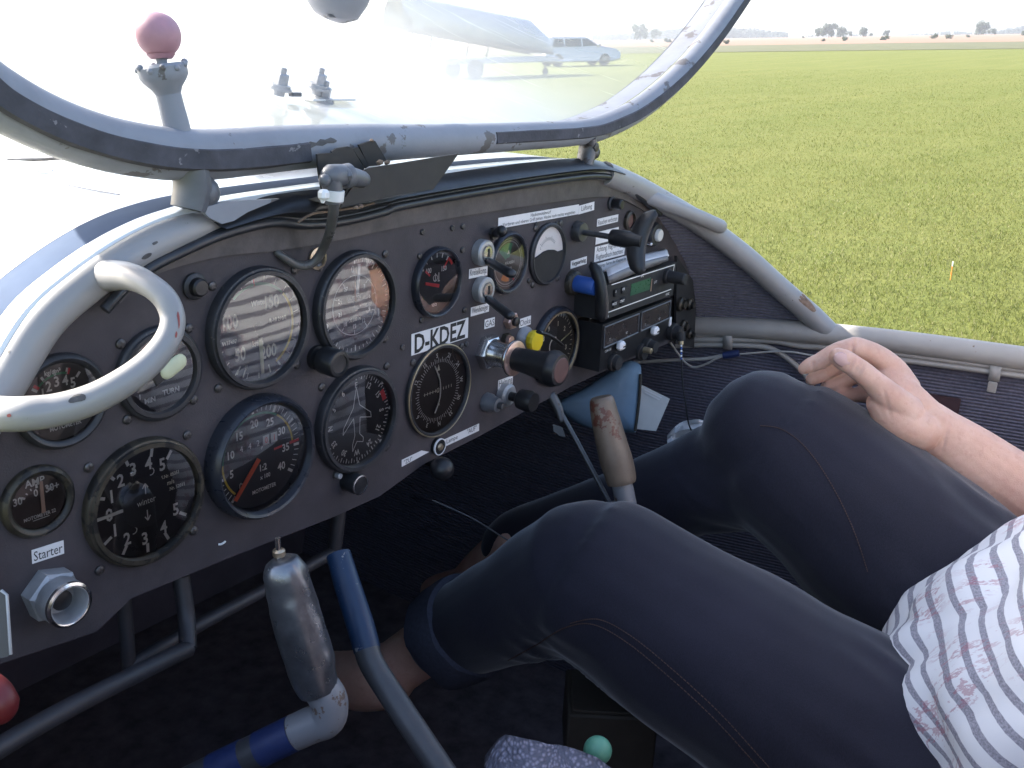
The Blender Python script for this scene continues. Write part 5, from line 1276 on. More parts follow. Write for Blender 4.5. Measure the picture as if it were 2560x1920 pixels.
# push button with white cap and its small lamp
t, p = knob_thing('ident_button', 'black push button with a pale cap at the right edge of the panel', (1628, 585)); L_ = HX(p, 1652)
b = t.lmb(); b.lathe([(12.5, 0), (12.5, 4), (11, 7), (9.5, 7.5)], seg=28); t.part('collar', b, 'bezel')
b = t.lmb(); b.lathe([(6.4, 7), (6.4, L_ - 1.2), (5.6, L_), (.01, L_)], seg=22); t.part('cap', b, 'offwhite')
t, p = knob_thing('brass_lamp', 'small brass ringed lamp behind the black T handle', (1571, 551))
b = t.lmb(); b.lathe([(9.5, 0), (9.5, 3), (7.4, 4.2), (7.0, 2)], seg=26, caps=False); t.part('ring', b, 'bezelbrass')
b = t.lmb(); b.lathe([(7, 1.5), (3, 2.2), (.01, 2.4)], seg=22); t.part('lens', b, 'maroon')
t, p = knob_thing('toggle_switch', 'thin metal toggle switch beside the pale capped button', (1608, 604), 'switch')
b = t.lmb(); b.lathe([(4.5, 0), (4.5, 2)], seg=6); t.part('nut', b, 'screw'); q = PL(1627, 610, 14) - p
b = t.lmb(); b.tube([(0, 0, 1), tuple(q)], [1.3, 1.9], seg=10, n=1, round_end=True); t.part('lever', b, 'chrome')
# key switches with black levers
for nm, lab, px, l0, l1 in (('gyro_switch', 'upper silver key ring with a slot and black lever, beside Kreiselkomp.', (1199, 630), (1218, 651), (1277, 684)), ('turn_switch', 'lower silver key ring with a slot and black lever, beside Wendezeiger', (1200, 722), (1218, 745), (1274, 788))):
    t, p = knob_thing(nm, lab, px, 'switch', 'key ring switches')
    b = t.lmb(); b.lathe([(10.4, 0), (10.4, 6.5), (9.4, 7.6), (7.0, 7.8), (6.4, 6.6), (.01, 6.6)], seg=32); t.part('key_ring', b, 'alu')
    b = t.lmb(); b.lathe([(6.0, 6.6), (5.6, 8.6), (.01, 8.8)], seg=26); cy = t.part('lock_cylinder', b, 'chrome')
    b = t.lmb(); b.box((0.5, 0.5, 8.9), (2.0, 6.6, .5)); t.part('key_slot', b, 'print', cy)
    a_ = PL(*l0, 6) - p; c_ = PL(*l1, 40) - p
    b = t.lmb(); b.tube([tuple(a_), tuple(a_.lerp(c_, .5)), tuple(c_)], [3.9, 4.2, 4.4], seg=14, n=2, round_end=True, ell=.8); t.part('lever', b, 'black')
t, p = knob_thing('copper_nut', 'small copper coloured hexagonal nut at the end of the lower black lever', (1272, 800), 'nut')
b = t.lmb(); b.lathe([(7.5, 0), (7.5, 5), (6.4, 6)], seg=6); t.part('hexagon', b, 'copper', None, 20)
b = t.lmb(); b.lathe([(4.0, 5.5), (4.0, 9), (3, 9.6)], seg=14); t.part('pin', b, 'black')
t, p = knob_thing('small_cap_switch', 'black toggle with a rounded cap at the left end of the long placard', (1232, 583), 'switch')
b = t.lmb(); b.lathe([(5.5, 0), (5.5, 3)], seg=6); t.part('nut', b, 'screw'); q = PL(1254, 578, 16) - p
b = t.lmb(); b.tube([(0, 0, 2), tuple(q)], [3.2, 4.6], seg=12, n=1, round_end=True); t.part('cap', b, 'black')
# throttle
t, p = knob_thing('throttle', 'big black throttle knob with copper collar on a chrome shaft below GAS', (1216, 878), 'throttle')
L1 = HX(p, 1286); L2 = HX(p, 1402)
b = t.lmb(); b.lathe([(15.4, 0), (15.4, 4), (14, 7), (12.2, 8)], seg=6); t.part('hexagon_nut', b, 'chrome', None, 25)
b = t.lmb(); b.lathe([(11.8, 6), (11.8, L1 * .35), (10.2, L1 * .42), (10.2, L1)], seg=32); t.part('shaft', b, 'chrome')
b = t.lmb(); b.lathe([(8.4, L1 - 6), (13.6, L1 - 3), (14.6, L1 - 1), (14.6, L1 + 1.2), (13, L1 + 2)], seg=36); t.part('copper_collar', b, 'copper')
b = t.lmb(); b.lathe([(14.7, L1 - 1.8), (15, L1 - 1.2), (15, L1 - .4), (14.7, L1 + .1)], seg=36, caps=False); t.part('chrome_edge', b, 'chrome')
b = t.lmb(); b.lathe([(9.6, L1 + 2), (9.8, L1 + 10), (11.5, L2 - 16), (14.6, L2 - 9), (14.8, L2 - 6), (12.6, L2), (10.6, L2 + .4)], seg=36); t.part('knob', b, 'black')
b = t.lmb(); b.lathe([(10.4, L2 + .2), (9.8, L2 + .9), (.01, L2 + 1.2)], seg=32); t.part('maroon_face', b, 'maroon')
# choke
t, p = knob_thing('choke', 'yellow choke knob with a black strap, right of the throttle shaft', (1308, 845), 'choke')
b = t.lmb(); b.lathe([(10.5, 0), (10.5, 3), (8.6, 6), (8.2, 8)], seg=30); t.part('silver_collar', b, 'alu')
L_ = HX(p, 1338); b = t.lmb(); b.lathe([(7.2, 7), (8.8, 9), (9.6, 13), (9.6, L_), (8.8, L_ + 2.5), (.01, L_ + 3)], seg=12); t.part('yellow_knob', b, 'yellowcap', None, 25)
b = t.lmb(); b.tube([PL(1347, 830, 34) - p, PL(1375, 840, 34) - p, PL(1404, 862, 34) - p], [3.0, 3.2, 2.6], seg=10, n=4, ell=.5); t.part('black_strap', b, 'black')
t, p = knob_thing('brown_blind_cap', 'small brown cap between throttle shaft and choke', (1262, 848), 'cap')
b = t.lmb(); b.lathe([(6, 0), (6, 4)], seg=6); t.part('hexagon', b, 'bezelbrass', None, 20); b = t.lmb(); b.lathe([(4.4, 4), (4.0, 7), (.01, 7.6)], seg=16); t.part('dome', b, 'copper')
# heating pull
t, p = knob_thing('heating_pull', 'dark heating pull knob with a grey collar below the Heizung placard', (1258, 985), 'knob')
b = t.lmb(); b.lathe([(10, 0), (10, 6), (8, 8)], seg=26); t.part('collar', b, 'alu')
L_ = HX(p, 1335); b = t.lmb(); b.lathe([(4, 6), (4, 14), (8.5, 18), (9.5, L_ - 4), (8, L_), (.01, L_)], seg=28); t.part('knob', b, 'black')
t, p = knob_thing('cowl_flap_stub', 'dull grey fitting at the bottom edge of the panel left of the heating knob', (1215, 1004), 'fitting')
b = t.lmb(); b.lathe([(8, 0), (8, 5), (6, 8), (6, 13), (.01, 14)], seg=20); t.part('body', b, 'greyplastic'); b = t.lmb(); b.lathe([(3, 12), (3, 18), (.01, 18.5)], seg=12); t.part('pin', b, 'steel')
# silver plug between clock and radio
t, p = knob_thing('silver_plug', 'small silver plug at the lower right rim of the gold rimmed gauge', (1452, 900), 'plug')
L_ = HX(p, 1474); b = t.lmb(); b.lathe([(2.2, 0), (2.2, 6), (5.2, 7), (5.2, L_), (4.4, L_ + .4)], seg=20); t.part('body', b, 'alu')
b = t.lmb(); b.lathe([(5.3, L_ - 1), (5.3, L_ + .5), (3.2, L_ + .6), (3, L_ - .2), (.01, L_ - .2)], seg=20); t.part('rim', b, 'copper')
# ventilation T handle
t, p = knob_thing('ventilation_pull', 'black T shaped pull handle on a thin steel rod beside the Lüftung placard', (1440, 578), 'handle')
L1 = HX(p, 1530); L2 = HX(p, 1588)
b = t.lmb(); b.lathe([(9.2, 0), (9.2, 5), (8.2, 8), (3, 8.4)], seg=28); t.part('collar', b, 'steel')
b = t.lmb(); b.tube([(0, 0, 6), (0, 0, L1 + 2)], 2.6, seg=12, n=1); t.part('rod', b, 'steel')
b = t.lmb(); b.tube([(0, 0, L1), (0, 0, L1 + 6), (0, 0, L2 - 3), (0, 0, L2 + 8)], [6.8, 7.4, 7.6, 6.5], seg=18, n=2)
t.part('stem', b, 'black')
b = t.lmb(); rows = []
for k in range(15):
    s_ = -1 + 2 * k / 14; y = 27 * s_; z0 = L2 + 2 + 9 * s_ * s_; w = 5.2 * (1 - .35 * s_ * s_); d_ = 9.5 * (1 - .35 * abs(s_) ** 3)
    if k in (0, 14): w *= .3; d_ *= .3
    rows.append([Vector((w * math.cos(a * math.pi / 6) + y * .3, y, z0 + d_ * math.sin(a * math.pi / 6))) for a in range(12)])
b.loft(rows, closed=True, cap=True); t.part('crossbar', b, 'black', normals=True)
# blue carburettor heat handle with dark T grip
t, p = knob_thing('carburettor_heat_pull', 'blue pull handle with a black crescent grip left of the radio', (1428, 706), 'handle')
L1 = HX(p, 1446); L2 = HX(p, 1488)
b = t.lmb(); b.lathe([(11.5, 0), (11.5, 2), (10.6, 5), (9, 6)], seg=26); 
for i, q in enumerate(b.v): b.v[i] = q * (1 + .08 * mnoise.noise(q * .4))
t.part('crusty_collar', b, 'bezelbrass')
b = t.lmb(); b.lathe([(7.6, 4), (7.8, L1), (7.8, L2), (7, L2 + 1)], seg=26); t.part('blue_sleeve', b, 'bluecap')
b = t.lmb(); rows = []
for k in range(15):
    s_ = -1 + 2 * k / 14; y = 26 * s_; z0 = L2 + 2 + 15 * (1 - s_) * .5 * 0 + 9 * (1 - s_ * s_) - 4; w = 4.4; d_ = 6.4
    z0 = L2 - 4 + 12 * (.5 - .5 * s_)
    if k in (0, 14): w *= .35; d_ *= .4
    rows.append([Vector((w * math.cos(a * math.pi / 6), y - 4, z0 + 5 * (1 - s_ * s_) + d_ * math.sin(a * math.pi / 6))) for a in range(12)])
b.loft(rows, closed=True, cap=True); t.part('crescent_grip', b, 'black', normals=True)
t, p = knob_thing('lock_screw', 'small pinkish screw under the blue handle', (1463, 735), 'screw')
b = t.lmb(); b.lathe([(3.4, 0), (3.4, 4), (.01, 4.4)], seg=10); t.part('head', b, 'copper'); b = t.lmb(); b.lathe([(4.2, 0), (4.2, 1)], seg=14); t.part('washer', b, 'screw')

# =================================================================== radios
def rect_frame(h, tl, tr, bl):
    A_ = PL(*tl, h); B_ = PL(*tr, h); C_ = PL(*bl, h); w = (B_ - A_).length; hh = (A_ - C_).length; return A_, B_, C_, w, hh
def quad_on(b, pxs, h, th=0.0):
    q = [PL(x, y, h) for x, y in pxs]; n = len(q)
    if th: b.add(q + [p - Vector((0, 0, th)) for p in q], [tuple(range(n)), tuple(range(2 * n - 1, n - 1, -1))] + [((i + 1) % n, i, i + n, (i + 1) % n + n) for i in range(n)])
    else: b.add(q, [tuple(range(n))])
HR = 30.0
tx = Thing('transponder', 'black transponder with a green display and white outline, upper unit of the radio stack', 'radio', PL(1600, 730, HR))
def facepart(t, name, pxs, h, m, th=0.0, parent=None):
    b = t.mb(); quad_on(b, pxs, h, th); return t.part(name, b, m, parent, 20, normals=bool(th))
facepart(tx, 'body', [(1504, 802), (1508, 716), (1692, 655), (1682, 738)], HR, 'blackmatt', 60)
def pxline(t, name, a, c, w, h, m):
    b = t.mb(); p, q = PL(*a, h), PL(*c, h); b.seg2((p.x, p.y), (q.x, q.y), w, h); return t.part(name, b, m, None, 0)
for a, c in (((1529, 712), (1686, 662)), ((1686, 661), (1682, 686)), ((1514, 757), (1512, 784)), ((1512, 784), (1678, 723))): pxline(tx, 'outline', a, c, .9, HR + .3, 'white')
d_ = facepart(tx, 'display', [(1576, 740), (1579, 710), (1627, 694), (1624, 724)], HR + .4, 'display', .3)
for px in ((1539, 731), (1558, 724), (1536, 759), (1555, 752)):
    b = tx.mb(); c = PL(*px, HR); b.box(c + Vector((0, 0, 1.2)), (9, 6.5, 2.4), ch=.6); k = tx.part('button', b, 'blackmatt')
for px, s_ in (((1540, 729), '0'), ((1559, 723), 'VFR'), ((1536.5, 759.5), 'MODE'), ((1555.5, 752.5), 'START'), ((1606, 690), 'ATC'), ((1639, 705), 'L-FT'), ((1669, 735), 'FUNC'), ((1517, 792), 'KT 76')):
    b = tx.mb(); b.text(s_, PL(*px, HR + 2.6), 3.6, sx=.8); tx.part('lettering', b, 'white', None, 0)
b = tx.mb(); b.tube([PL(1630, 697, HR + .4), PL(1627, 728, HR + .4)], .5, seg=5, n=1); tx.part('display_edge', b, 'copper')
c = PL(1665, 690, HR); ex = HX(c, 1712); b = tx.mb(); b.lathe([(7.5, 0), (7.5, 3), (6.2, 4), (5.8, ex), (4.8, ex + 1)], c, seg=22); tx.part('function_knob', b, 'blackmatt')
rc = Thing('radio_cover', 'white topped grey cover bent over the transponder', 'cover', PL(1600, 690, HR))
b = rc.mb(); rows = []
for k in range(13):
    t_ = k / 12; x0 = 1516 + (1668 - 1516) * t_; ytop = 686 - 52 * t_ + 6 * math.sin(math.pi * t_) * -1
    rows.append([PL(x0 - 4, ytop - 12, 4), PL(x0, ytop - 9, 16), PL(x0 + 3, ytop + 1, HR - 2), PL(x0 + 5, ytop + 4, HR)])
b.loft(rows); o = rc.part('white_top', b, 'placard', None, 60); md = o.modifiers.new('thick', 'SOLIDIFY'); md.thickness = .0012
b = rc.mb(); rows = []
for k in range(13):
    t_ = k / 12; x0 = 1518 + (1666 - 1518) * t_; ytop = 692 - 52 * t_ + 6 * math.sin(math.pi * t_) * -1; yb = 710 - 58 * t_
    rows.append([PL(x0 + 3, ytop - 1, HR + 1), PL(x0 + 5, (ytop + yb) / 2, HR + 2.5), PL(x0 + 5, yb, HR + .6)])
b.loft(rows); o = rc.part('grey_front', b, 'greybox', None, 60); md = o.modifiers.new('thick', 'SOLIDIFY'); md.thickness = .0012
ps = Thing('white_plastic_strip', 'narrow white strip hanging beside the radio stack', 'strip', PL(1474, 760, 8))
b = ps.mb(); q = [[PL(x - w / 2, y, 10), PL(x + w / 2, y, 10)] for x, y, w in ((1477, 726, 7), (1476, 755, 8), (1474, 778, 7.5), (1478, 805, 3))]; b.loft(q); o = ps.part('strip', b, 'placard'); md = o.modifiers.new('thick', 'SOLIDIFY'); md.thickness = .0008
b = ps.mb(); b.lathe([(2, 0), (2, 1)], PL(1477, 730, 10.6), seg=10); ps.part('rivet', b, 'screw')

nv = Thing('navcom_radio', 'black radio with two dark windows and two white knobs, lower unit of the stack', 'radio', PL(1590, 850, HR))
facepart(nv, 'body', [(1497, 930), (1507, 812), (1680, 746), (1674, 828), (1668, 850)], HR - 1, 'black', 60)
for a in ([(1510, 870), (1512, 818), (1598, 784), (1595, 831)], [(1602, 828), (1605, 781), (1677, 752), (1673, 795)]):
    fr_ = facepart(nv, 'window', a, HR - .4, 'window', .5)
    b = nv.mb(); q = [PL(x, y, HR + .2) for x, y in a]; b.tube(q + [q[0]], .7, seg=6, n=1); nv.part('window_frame', b, 'greyplastic', fr_)
for px, s_ in (((1525, 849), 'T'), ((1567, 832), 'RT'), ((1613, 812), 'T'), ((1649, 797), 'RT'), ((1520, 876), 'COM ON')):
    b = nv.mb(); b.text(s_, PL(*px, HR + .4), 3.4, sx=.8); nv.part('lettering', b, 'offwhite', None, 0)
for px in ((1552, 864), (1637, 827)):
    c = PL(px[0] - 8, px[1] - 2, HR); e_ = HX(c, px[0] + 8) ; b = nv.mb(); b.box(c + Vector((0, 0, e_ / 2)), (9.5, 8.5, e_), ch=2.0); k = nv.part('white_knob', b, 'placard')
    b = nv.mb(); b.box(c + Vector((0.6, -.5, e_ + .2)), (3.4, 1.6, .5)); nv.part('knob_slot', b, 'print', k)
for px, ex, r in (((1530, 905), 1548, 7), ((1600, 880), 1614, 7), ((1676, 828), 1702, 7.5), ((1612, 862), 1640, 6)):
    c = PL(px[0], px[1], HR - 1); e_ = HX(c, ex); b = nv.mb(); b.lathe([(r * 1.25, 0), (r * 1.25, e_ * .45), (r, e_ * .5), (r * .95, e_), (.01, e_ + .3)], c, seg=22); nv.part('black_knob', b, 'blackmatt')
c = PL(1610, 874, HR + 8); b = nv.mb(); b.lathe([(3, 0), (3, 8), (2, 8.6)], c, seg=10); nv.part('plug_pin', b, 'rim')
b = nv.mb(); b.box(PL(1675, 808, HR), (3.5, 13, 2), ch=.5); nv.part('side_clip', b, 'placard')
sb = Thing('radio_mount', 'black mounting plate with plugs right of the radio stack', 'mount', PL(1710, 800, 10))
facepart(sb, 'side_plate', [(1690, 860), (1692, 640), (1732, 700), (1740, 770), (1735, 870)], 8, 'blackmatt', 3)
for (x, y, r) in ((1700, 760, 8), (1722, 760, 7), (1706, 815, 7), (1722, 835, 6)):
    b = sb.mb(); b.lathe([(r, 0), (r, 3), (r * .7, 4.5), (r * .65, 2)], PL(x, y, 8.5), seg=22, caps=False); b.lathe([(r * .6, 0), (r * .5, 7), (.01, 7.5)], PL(x, y, 8.5), seg=16); sb.part('socket', b, 'bezelbrass')
# =================================================================== sticks, levers, cables and loose things
st = Thing('control_stick', 'left control stick with silver taped grip and a tube bound in blue tape', 'control stick', P3(835, 1775, 575))
D0 = 570
def tp(x, y, d): return P3(x, y, d)
b = st.mb(); b.tube([tp(697, 1395, 552), tp(694, 1345, 548)], 1.7, seg=10, n=1); st.part('steel_rod', b, 'chrome')
b = st.mb(); b.lathe([(3.6, 0), (3.6, 3), (2.4, 4)], tp(698, 1388, 552), tp(694, 1345, 548) - tp(698, 1388, 552), 14); st.part('ferrule', b, 'brass')
def gr(t): return float(np.interp(t, [0, .08, .25, .55, .8, .95, 1], [5.5, 9.5, 12.5, 14.6, 14.4, 12.6, 11.5]))
b = st.mb(); b.tube([tp(702, 1395, 553), tp(712, 1430, 555), tp(738, 1530, 562), tp(768, 1630, 568), tp(795, 1725, 573)], gr, seg=22, n=8)
for i, p in enumerate(b.v): b.v[i] = p + Vector((mnoise.noise(p * .11), mnoise.noise(p * .11 + Vector((5, 0, 0))), mnoise.noise(p * .11 + Vector((0, 7, 0))))) * 1.0
M['ductape'] = mat('crinkled_silver_tape', (0.16, 0.165, 0.18), 0.3, metal=0.75, var=0.35, vscale=40, bmp=0.5, bscale=90, dirt=(0.42, 0.43, 0.46))
st.part('taped_grip', b, 'ductape')
b = st.mb(); b.tube([tp(800, 1715, 574), tp(822, 1752, 576), tp(818, 1795, 578), tp(780, 1812, 580), tp(735, 1832, 581)], [11, 11.2, 11.2, 11, 10.8], seg=18, n=5); st.part('elbow', b, 'whitetube')
b = st.mb(); b.tube([tp(740, 1830, 581), tp(440, 1975, 588), tp(200, 2100, 600)], 10.4, seg=18, n=1); st.part('tube', b, 'greytube')
_a = tp(740, 1830, 581); _c = tp(440, 1975, 588)
for a, c in ((.02, .3), (.42, .68)):
    b = st.mb(); b.tube([_a.lerp(_c, a), _a.lerp(_c, c)], 10.9, seg=20, n=1); st.part('blue_tape', b, 'bluetape')
rs = Thing('right_control_stick', 'right control stick with worn rusty grip on a chipped white tube', 'control stick', P3(1570, 1270, 870))
def gr2(t): return float(np.interp(t, [0, .06, .3, .6, .9, 1], [8.5, 10.5, 12.4, 14.2, 13.0, 12.2]))
b = rs.mb(); b.tube([tp(1503, 992, 866), tp(1512, 1040, 868), tp(1532, 1120, 872), tp(1549, 1180, 875), tp(1554, 1208, 876)], gr2, seg=20, n=6, ell=1.15); rs.part('grip', b, 'rust')
b = rs.mb(); b.tube([tp(1553, 1200, 876), tp(1562, 1245, 878), tp(1563, 1272, 878), tp(1530, 1280, 878), tp(1470, 1290, 878), tp(1380, 1330, 878)], [9.4, 9.6, 9.8, 9.8, 9.6, 9.4], seg=18, n=5); rs.part('white_tube', b, 'whitetube')
rd = Thing('thin_lever', 'thin dark metal rod slanting down in front of the right stick', 'lever', P3(1390, 1010, 890))
b = rd.mb(); b.tube([tp(1392, 1015, 905), tp(1440, 1100, 900), tp(1520, 1250, 895), tp(1570, 1350, 890)], 2.5, seg=10, n=3); rd.part('rod', b, 'steel')
b = rd.mb(); b.tube([tp(1378, 990, 905), tp(1395, 1022, 905), tp(1403, 1050, 903)], [5.5, 5, 3.2], seg=14, n=3, round_end=True); rd.part('socket', b, 'steel')
b = rd.mb(); q = [tp(x, y, 903) for x, y in ((1382, 1060), (1406, 1068), (1414, 1092), (1400, 1090), (1384, 1078))]; b.add(q + [p + RAY(1400, 1070) * 4 for p in q], [(0, 1, 2, 3, 4), (9, 8, 7, 6, 5)] + [((i + 1) % 5, i, i + 5, (i + 1) % 5 + 5) for i in range(5)]); rd.part('bracket', b, 'greytube')
bl = Thing('airbrake_lever', 'lever of blue painted upper tube and grey lower tube between the seats', 'lever', P3(1040, 1800, 600))
b = bl.mb(); b.tube([tp(846, 1385, 640), tp(868, 1460, 632), tp(900, 1560, 622), tp(918, 1625, 616)], [8.0, 8.6, 8.8, 8.6], seg=18, n=5); bl.part('blue_tube', b, 'bluetube')
b = bl.mb(); b.tube([tp(916, 1618, 616.4), tp(930, 1660, 612), tp(980, 1740, 604), tp(1060, 1860, 592), tp(1180, 2040, 576)], [8.2, 8.0, 8.0, 8.0, 8.0], seg=18, n=5); bl.part('grey_tube', b, 'greytube')
rh = Thing('red_lever', 'dark red lever cut off by the left border', 'handle', P3(0, 1750, 420))
b = rh.mb(); b.tube([tp(-90, 1715, 420), tp(-30, 1738, 418), tp(0, 1762, 416)], [7, 8.5, 7.5], seg=20, n=4, round_end=True, ell=1.3); rh.part('grip', b, 'redhandle')
b = rh.mb(); b.tube([tp(-60, 1720, 420), tp(-120, 1700, 424)], 5, seg=12, n=1); rh.part('shaft', b, 'steel')
mp_ = Thing('grey_metal_plate', 'grey metal plate with bright edge cut off by the left border', 'plate', P3(10, 1550, 470))
b = mp_.mb(); q = [tp(x, y, 470) for x, y in ((-60, 1440), (2, 1474), (16, 1484), (26, 1636), (18, 1642), (-60, 1660))]; n_ = len(q); dd = RAY(0, 1550) * 4
b.add(q + [p + dd for p in q], [tuple(range(n_)), tuple(range(2 * n_ - 1, n_ - 1, -1))] + [((i + 1) % n_, i, i + n_, (i + 1) % n_ + n_) for i in range(n_)]); mp_.part('plate', b, 'greytube', None, 20, normals=True)
b = mp_.mb(); b.tube([tp(3, 1476, 469), tp(17, 1487, 469), tp(27, 1636, 469)], .8, seg=6, n=1); mp_.part('bright_edge', b, 'alu')
lb = Thing('starter_cable_tick', 'short bright scratch like cable end under the vario gauge', 'cable end', PL(556, 1357, 1))
b = lb.mb(); b.tube([PL(546, 1361, .5), PL(554, 1360, 1.5), PL(563, 1354, .5)], .7, seg=6, n=3); lb.part('end', b, 'tie')

# pipes along the side wall, with clips
def wp(x, y, off): return wall_pt(x, y, off)
def wire(name, label, pts, r, m, off=8, cat='pipe', group=None, seg=10):
    q = [wp(x, y, off) for x, y in pts]; t = Thing(name, label, cat, q[0], group); b = t.mb(); b.tube(q, r, seg=seg, n=6); t.part('line', b, m); return t
p1 = wire('side_pipe', 'topmost thin greige pipe running just under the side rail', [(1690, 836), (1760, 835), (1850, 835), (1930, 843), (2000, 853), (2100, 855), (2200, 865), (2350, 884), (2580, 913)], 3.6, 'railpaint', group='pipes along the side wall')
p2 = wire('side_pipe', 'middle greige pipe under the side rail', [(1690, 850), (1760, 849), (1850, 849), (1940, 853), (2000, 864), (2080, 868), (2200, 879), (2350, 898), (2580, 928)], 3.6, 'railpaint', group='pipes along the side wall')
p3 = wire('side_pipe', 'lowest greige pipe, bending down to the passenger\'s knee', [(1690, 864), (1760, 862), (1850, 863), (1910, 867), (1945, 880), (1980, 905), (2010, 935), (2030, 970)], 3.2, 'railpaint', group='pipes along the side wall')
p4 = wire('side_pipe', 'lower rear greige pipe leaving the hand towards the right border', [(2090, 880), (2200, 893), (2350, 912), (2450, 925), (2580, 943)], 3.4, 'railpaint', group='pipes along the side wall')
for pts, lab in (([(1818, 831), (1820, 850), (1819, 872)], 'left clip holding the three pipes'), ([(2195, 862), (2192, 880), (2188, 902)], 'clip holding the pipes behind the hand'), ([(2490, 915), (2487, 935), (2484, 952)], 'right clip with a hanging white tab')):
    q = [wp(x, y, 13) for x, y in pts]; t = Thing('pipe_clip', lab, 'clip', q[0], 'pipe clips'); b = t.mb(); d = Vector((0.13, 0, 1)) * 5.5
    b.loft([[p - d, p + d] for p in q]); o = t.part('strap', b, 'railpaint'); md = o.modifiers.new('thick', 'SOLIDIFY'); md.thickness = .0015
    if 'hanging' in lab:
        b = t.mb(); b.box(q[-1] + Vector((-1, -7, 0)), (4, 12, 9), ch=1); t.part('tab', b, 'railpaint')
wire('white_cable', 'white cable running level from below the radio to the blue tape', [(1585, 906), (1650, 902), (1700, 899), (1760, 897), (1810, 888)], 2.1, 'cable', 16, 'cable', 'loose cables')
wire('thin_cable', 'thin grey cable sagging under the white one', [(1672, 850), (1692, 880), (1712, 905), (1735, 918), (1765, 910), (1790, 897), (1815, 889)], 1.3, 'cable', 18, 'cable', 'loose cables')
wire('upper_cable', 'thin grey cable from the blue tape towards the fingers', [(1840, 886), (1880, 883), (1930, 879), (1980, 880), (2020, 887), (2060, 893)], 1.2, 'cable', 14, 'cable', 'loose cables')
t = Thing('blue_tape_wrap', 'blue tape wrapped round the cables on the side wall', 'tape', wp(1828, 885, 15)); b = t.mb(); b.tube([wp(1808, 889, 16), wp(1828, 886, 16), wp(1848, 882, 16)], [4.2, 4.6, 4.0], seg=14, n=3); t.part('wrap', b, 'bluetape')
hj = Thing('headset_plug', 'headset plug with yellow ring and thin hanging black wire beside the radio', 'plug', PL(1702, 850, 40))
b = hj.mb(); b.tube([P3(1702, 830, 985), P3(1703, 852, 985)], 4.2, seg=14, n=1); hj.part('plug', b, 'blackmatt')
b = hj.mb(); b.tube([P3(1703, 853, 985), P3(1703, 861, 985)], 2.6, seg=12, n=1); hj.part('yellow_ring', b, 'rim')
for k in range(6):
    b = hj.mb(); y0 = 862 + k * 6.4; b.tube([P3(1703, y0, 985), P3(1703.3, y0 + 4.6, 985)], 1.1, seg=8, n=1); hj.part('band', b, 'tie' if k % 2 == 0 else 'bluecap')
b = hj.mb(); b.tube([P3(1703, 860, 986), P3(1704, 902, 986), P3(1707, 960, 988), P3(1714, 1010, 990), P3(1722, 1060, 992), P3(1738, 1095, 995)], .9, seg=6, n=5); hj.part('wire', b, 'blackmatt')

# vinyl pouch, card and tissue in the right footwell
cu = Thing('blue_pouch', 'light blue padded pouch hanging under the radio', 'pouch', P3(1530, 1000, 1060))
poly = [(1392, 1008), (1450, 975), (1520, 930), (1565, 903), (1596, 908), (1604, 930), (1600, 1000), (1592, 1075), (1570, 1082), (1480, 1072), (1430, 1050)]
q = [P3(x, y, 1050) for x, y in poly]; c_ = sum(q, Vector()) / len(q); dv = RAY(1520, 1000)
q = smooth_path(q, 3, True)
b = cu.mb(); b.loft([[c_ + (p - c_) * s_ + dv * z for p in q] for s_, z in ((.4, -16), (.75, -13), (.93, -7), (1, 4), (.96, 18), (.6, 26))], closed=True, cap=True)
cu.part('pouch_body', b, 'bluepad', normals=True)
b = cu.mb(); e = [P3(x, y, 1041) for x, y in ((1602, 935), (1598, 1000), (1588, 1078))]; b.tube(e, 1.6, seg=8, n=4); cu.part('tan_piping', b, 'tan')
cd = Thing('white_card', 'slanting white card with printed lines beside the blue pouch', 'card', P3(1635, 1020, 1075))
def slab(t, name, pxs, d, m, th=1.5, parent=None):
    q = [P3(x, y, d) for x, y in pxs]; n = len(q); dv = RAY(*pxs[0]) * th; b = t.mb()
    b.add(q + [p + dv for p in q], [tuple(range(n)), tuple(range(2 * n - 1, n - 1, -1))] + [((i + 1) % n, i, i + n, (i + 1) % n + n) for i in range(n)]); return t.part(name, b, m, parent, 20, normals=True)
slab(cd, 'card', [(1604, 962), (1675, 997), (1640, 1078), (1590, 1072)], 1075, 'offwhite')
slab(cd, 'printed_frame', [(1612, 972), (1655, 993), (1653, 996), (1611, 975)], 1074, 'placard', .3)
slab(cd, 'printed_frame', [(1612, 979), (1650, 998), (1648, 1001), (1611, 982)], 1074, 'placard', .3)
ti = Thing('crumpled_tissue', 'crumpled white tissue on the floor beside the wall', 'tissue', P3(1735, 1075, 1090))
b = ti.mb(); rows = []
for j in range(12):
    row = []
    for i in range(15):
        s_ = i / 14; r_ = j / 11; x = 1668 + 140 * s_; y = 1112 - (62 * math.sin(min(1, s_ * 1.25 + .08) * math.pi * .62 + .25)) * r_ - 4 * r_ * abs(math.sin(s_ * 7.5))
        row.append(P3(x, y, 1090 + 24 * mnoise.noise(Vector((s_ * 5, r_ * 4, 1.2))) + 10 * r_))
    rows.append(row)
b.loft(rows); o = ti.part('tissue_sheet', b, 'paper', None, 25)
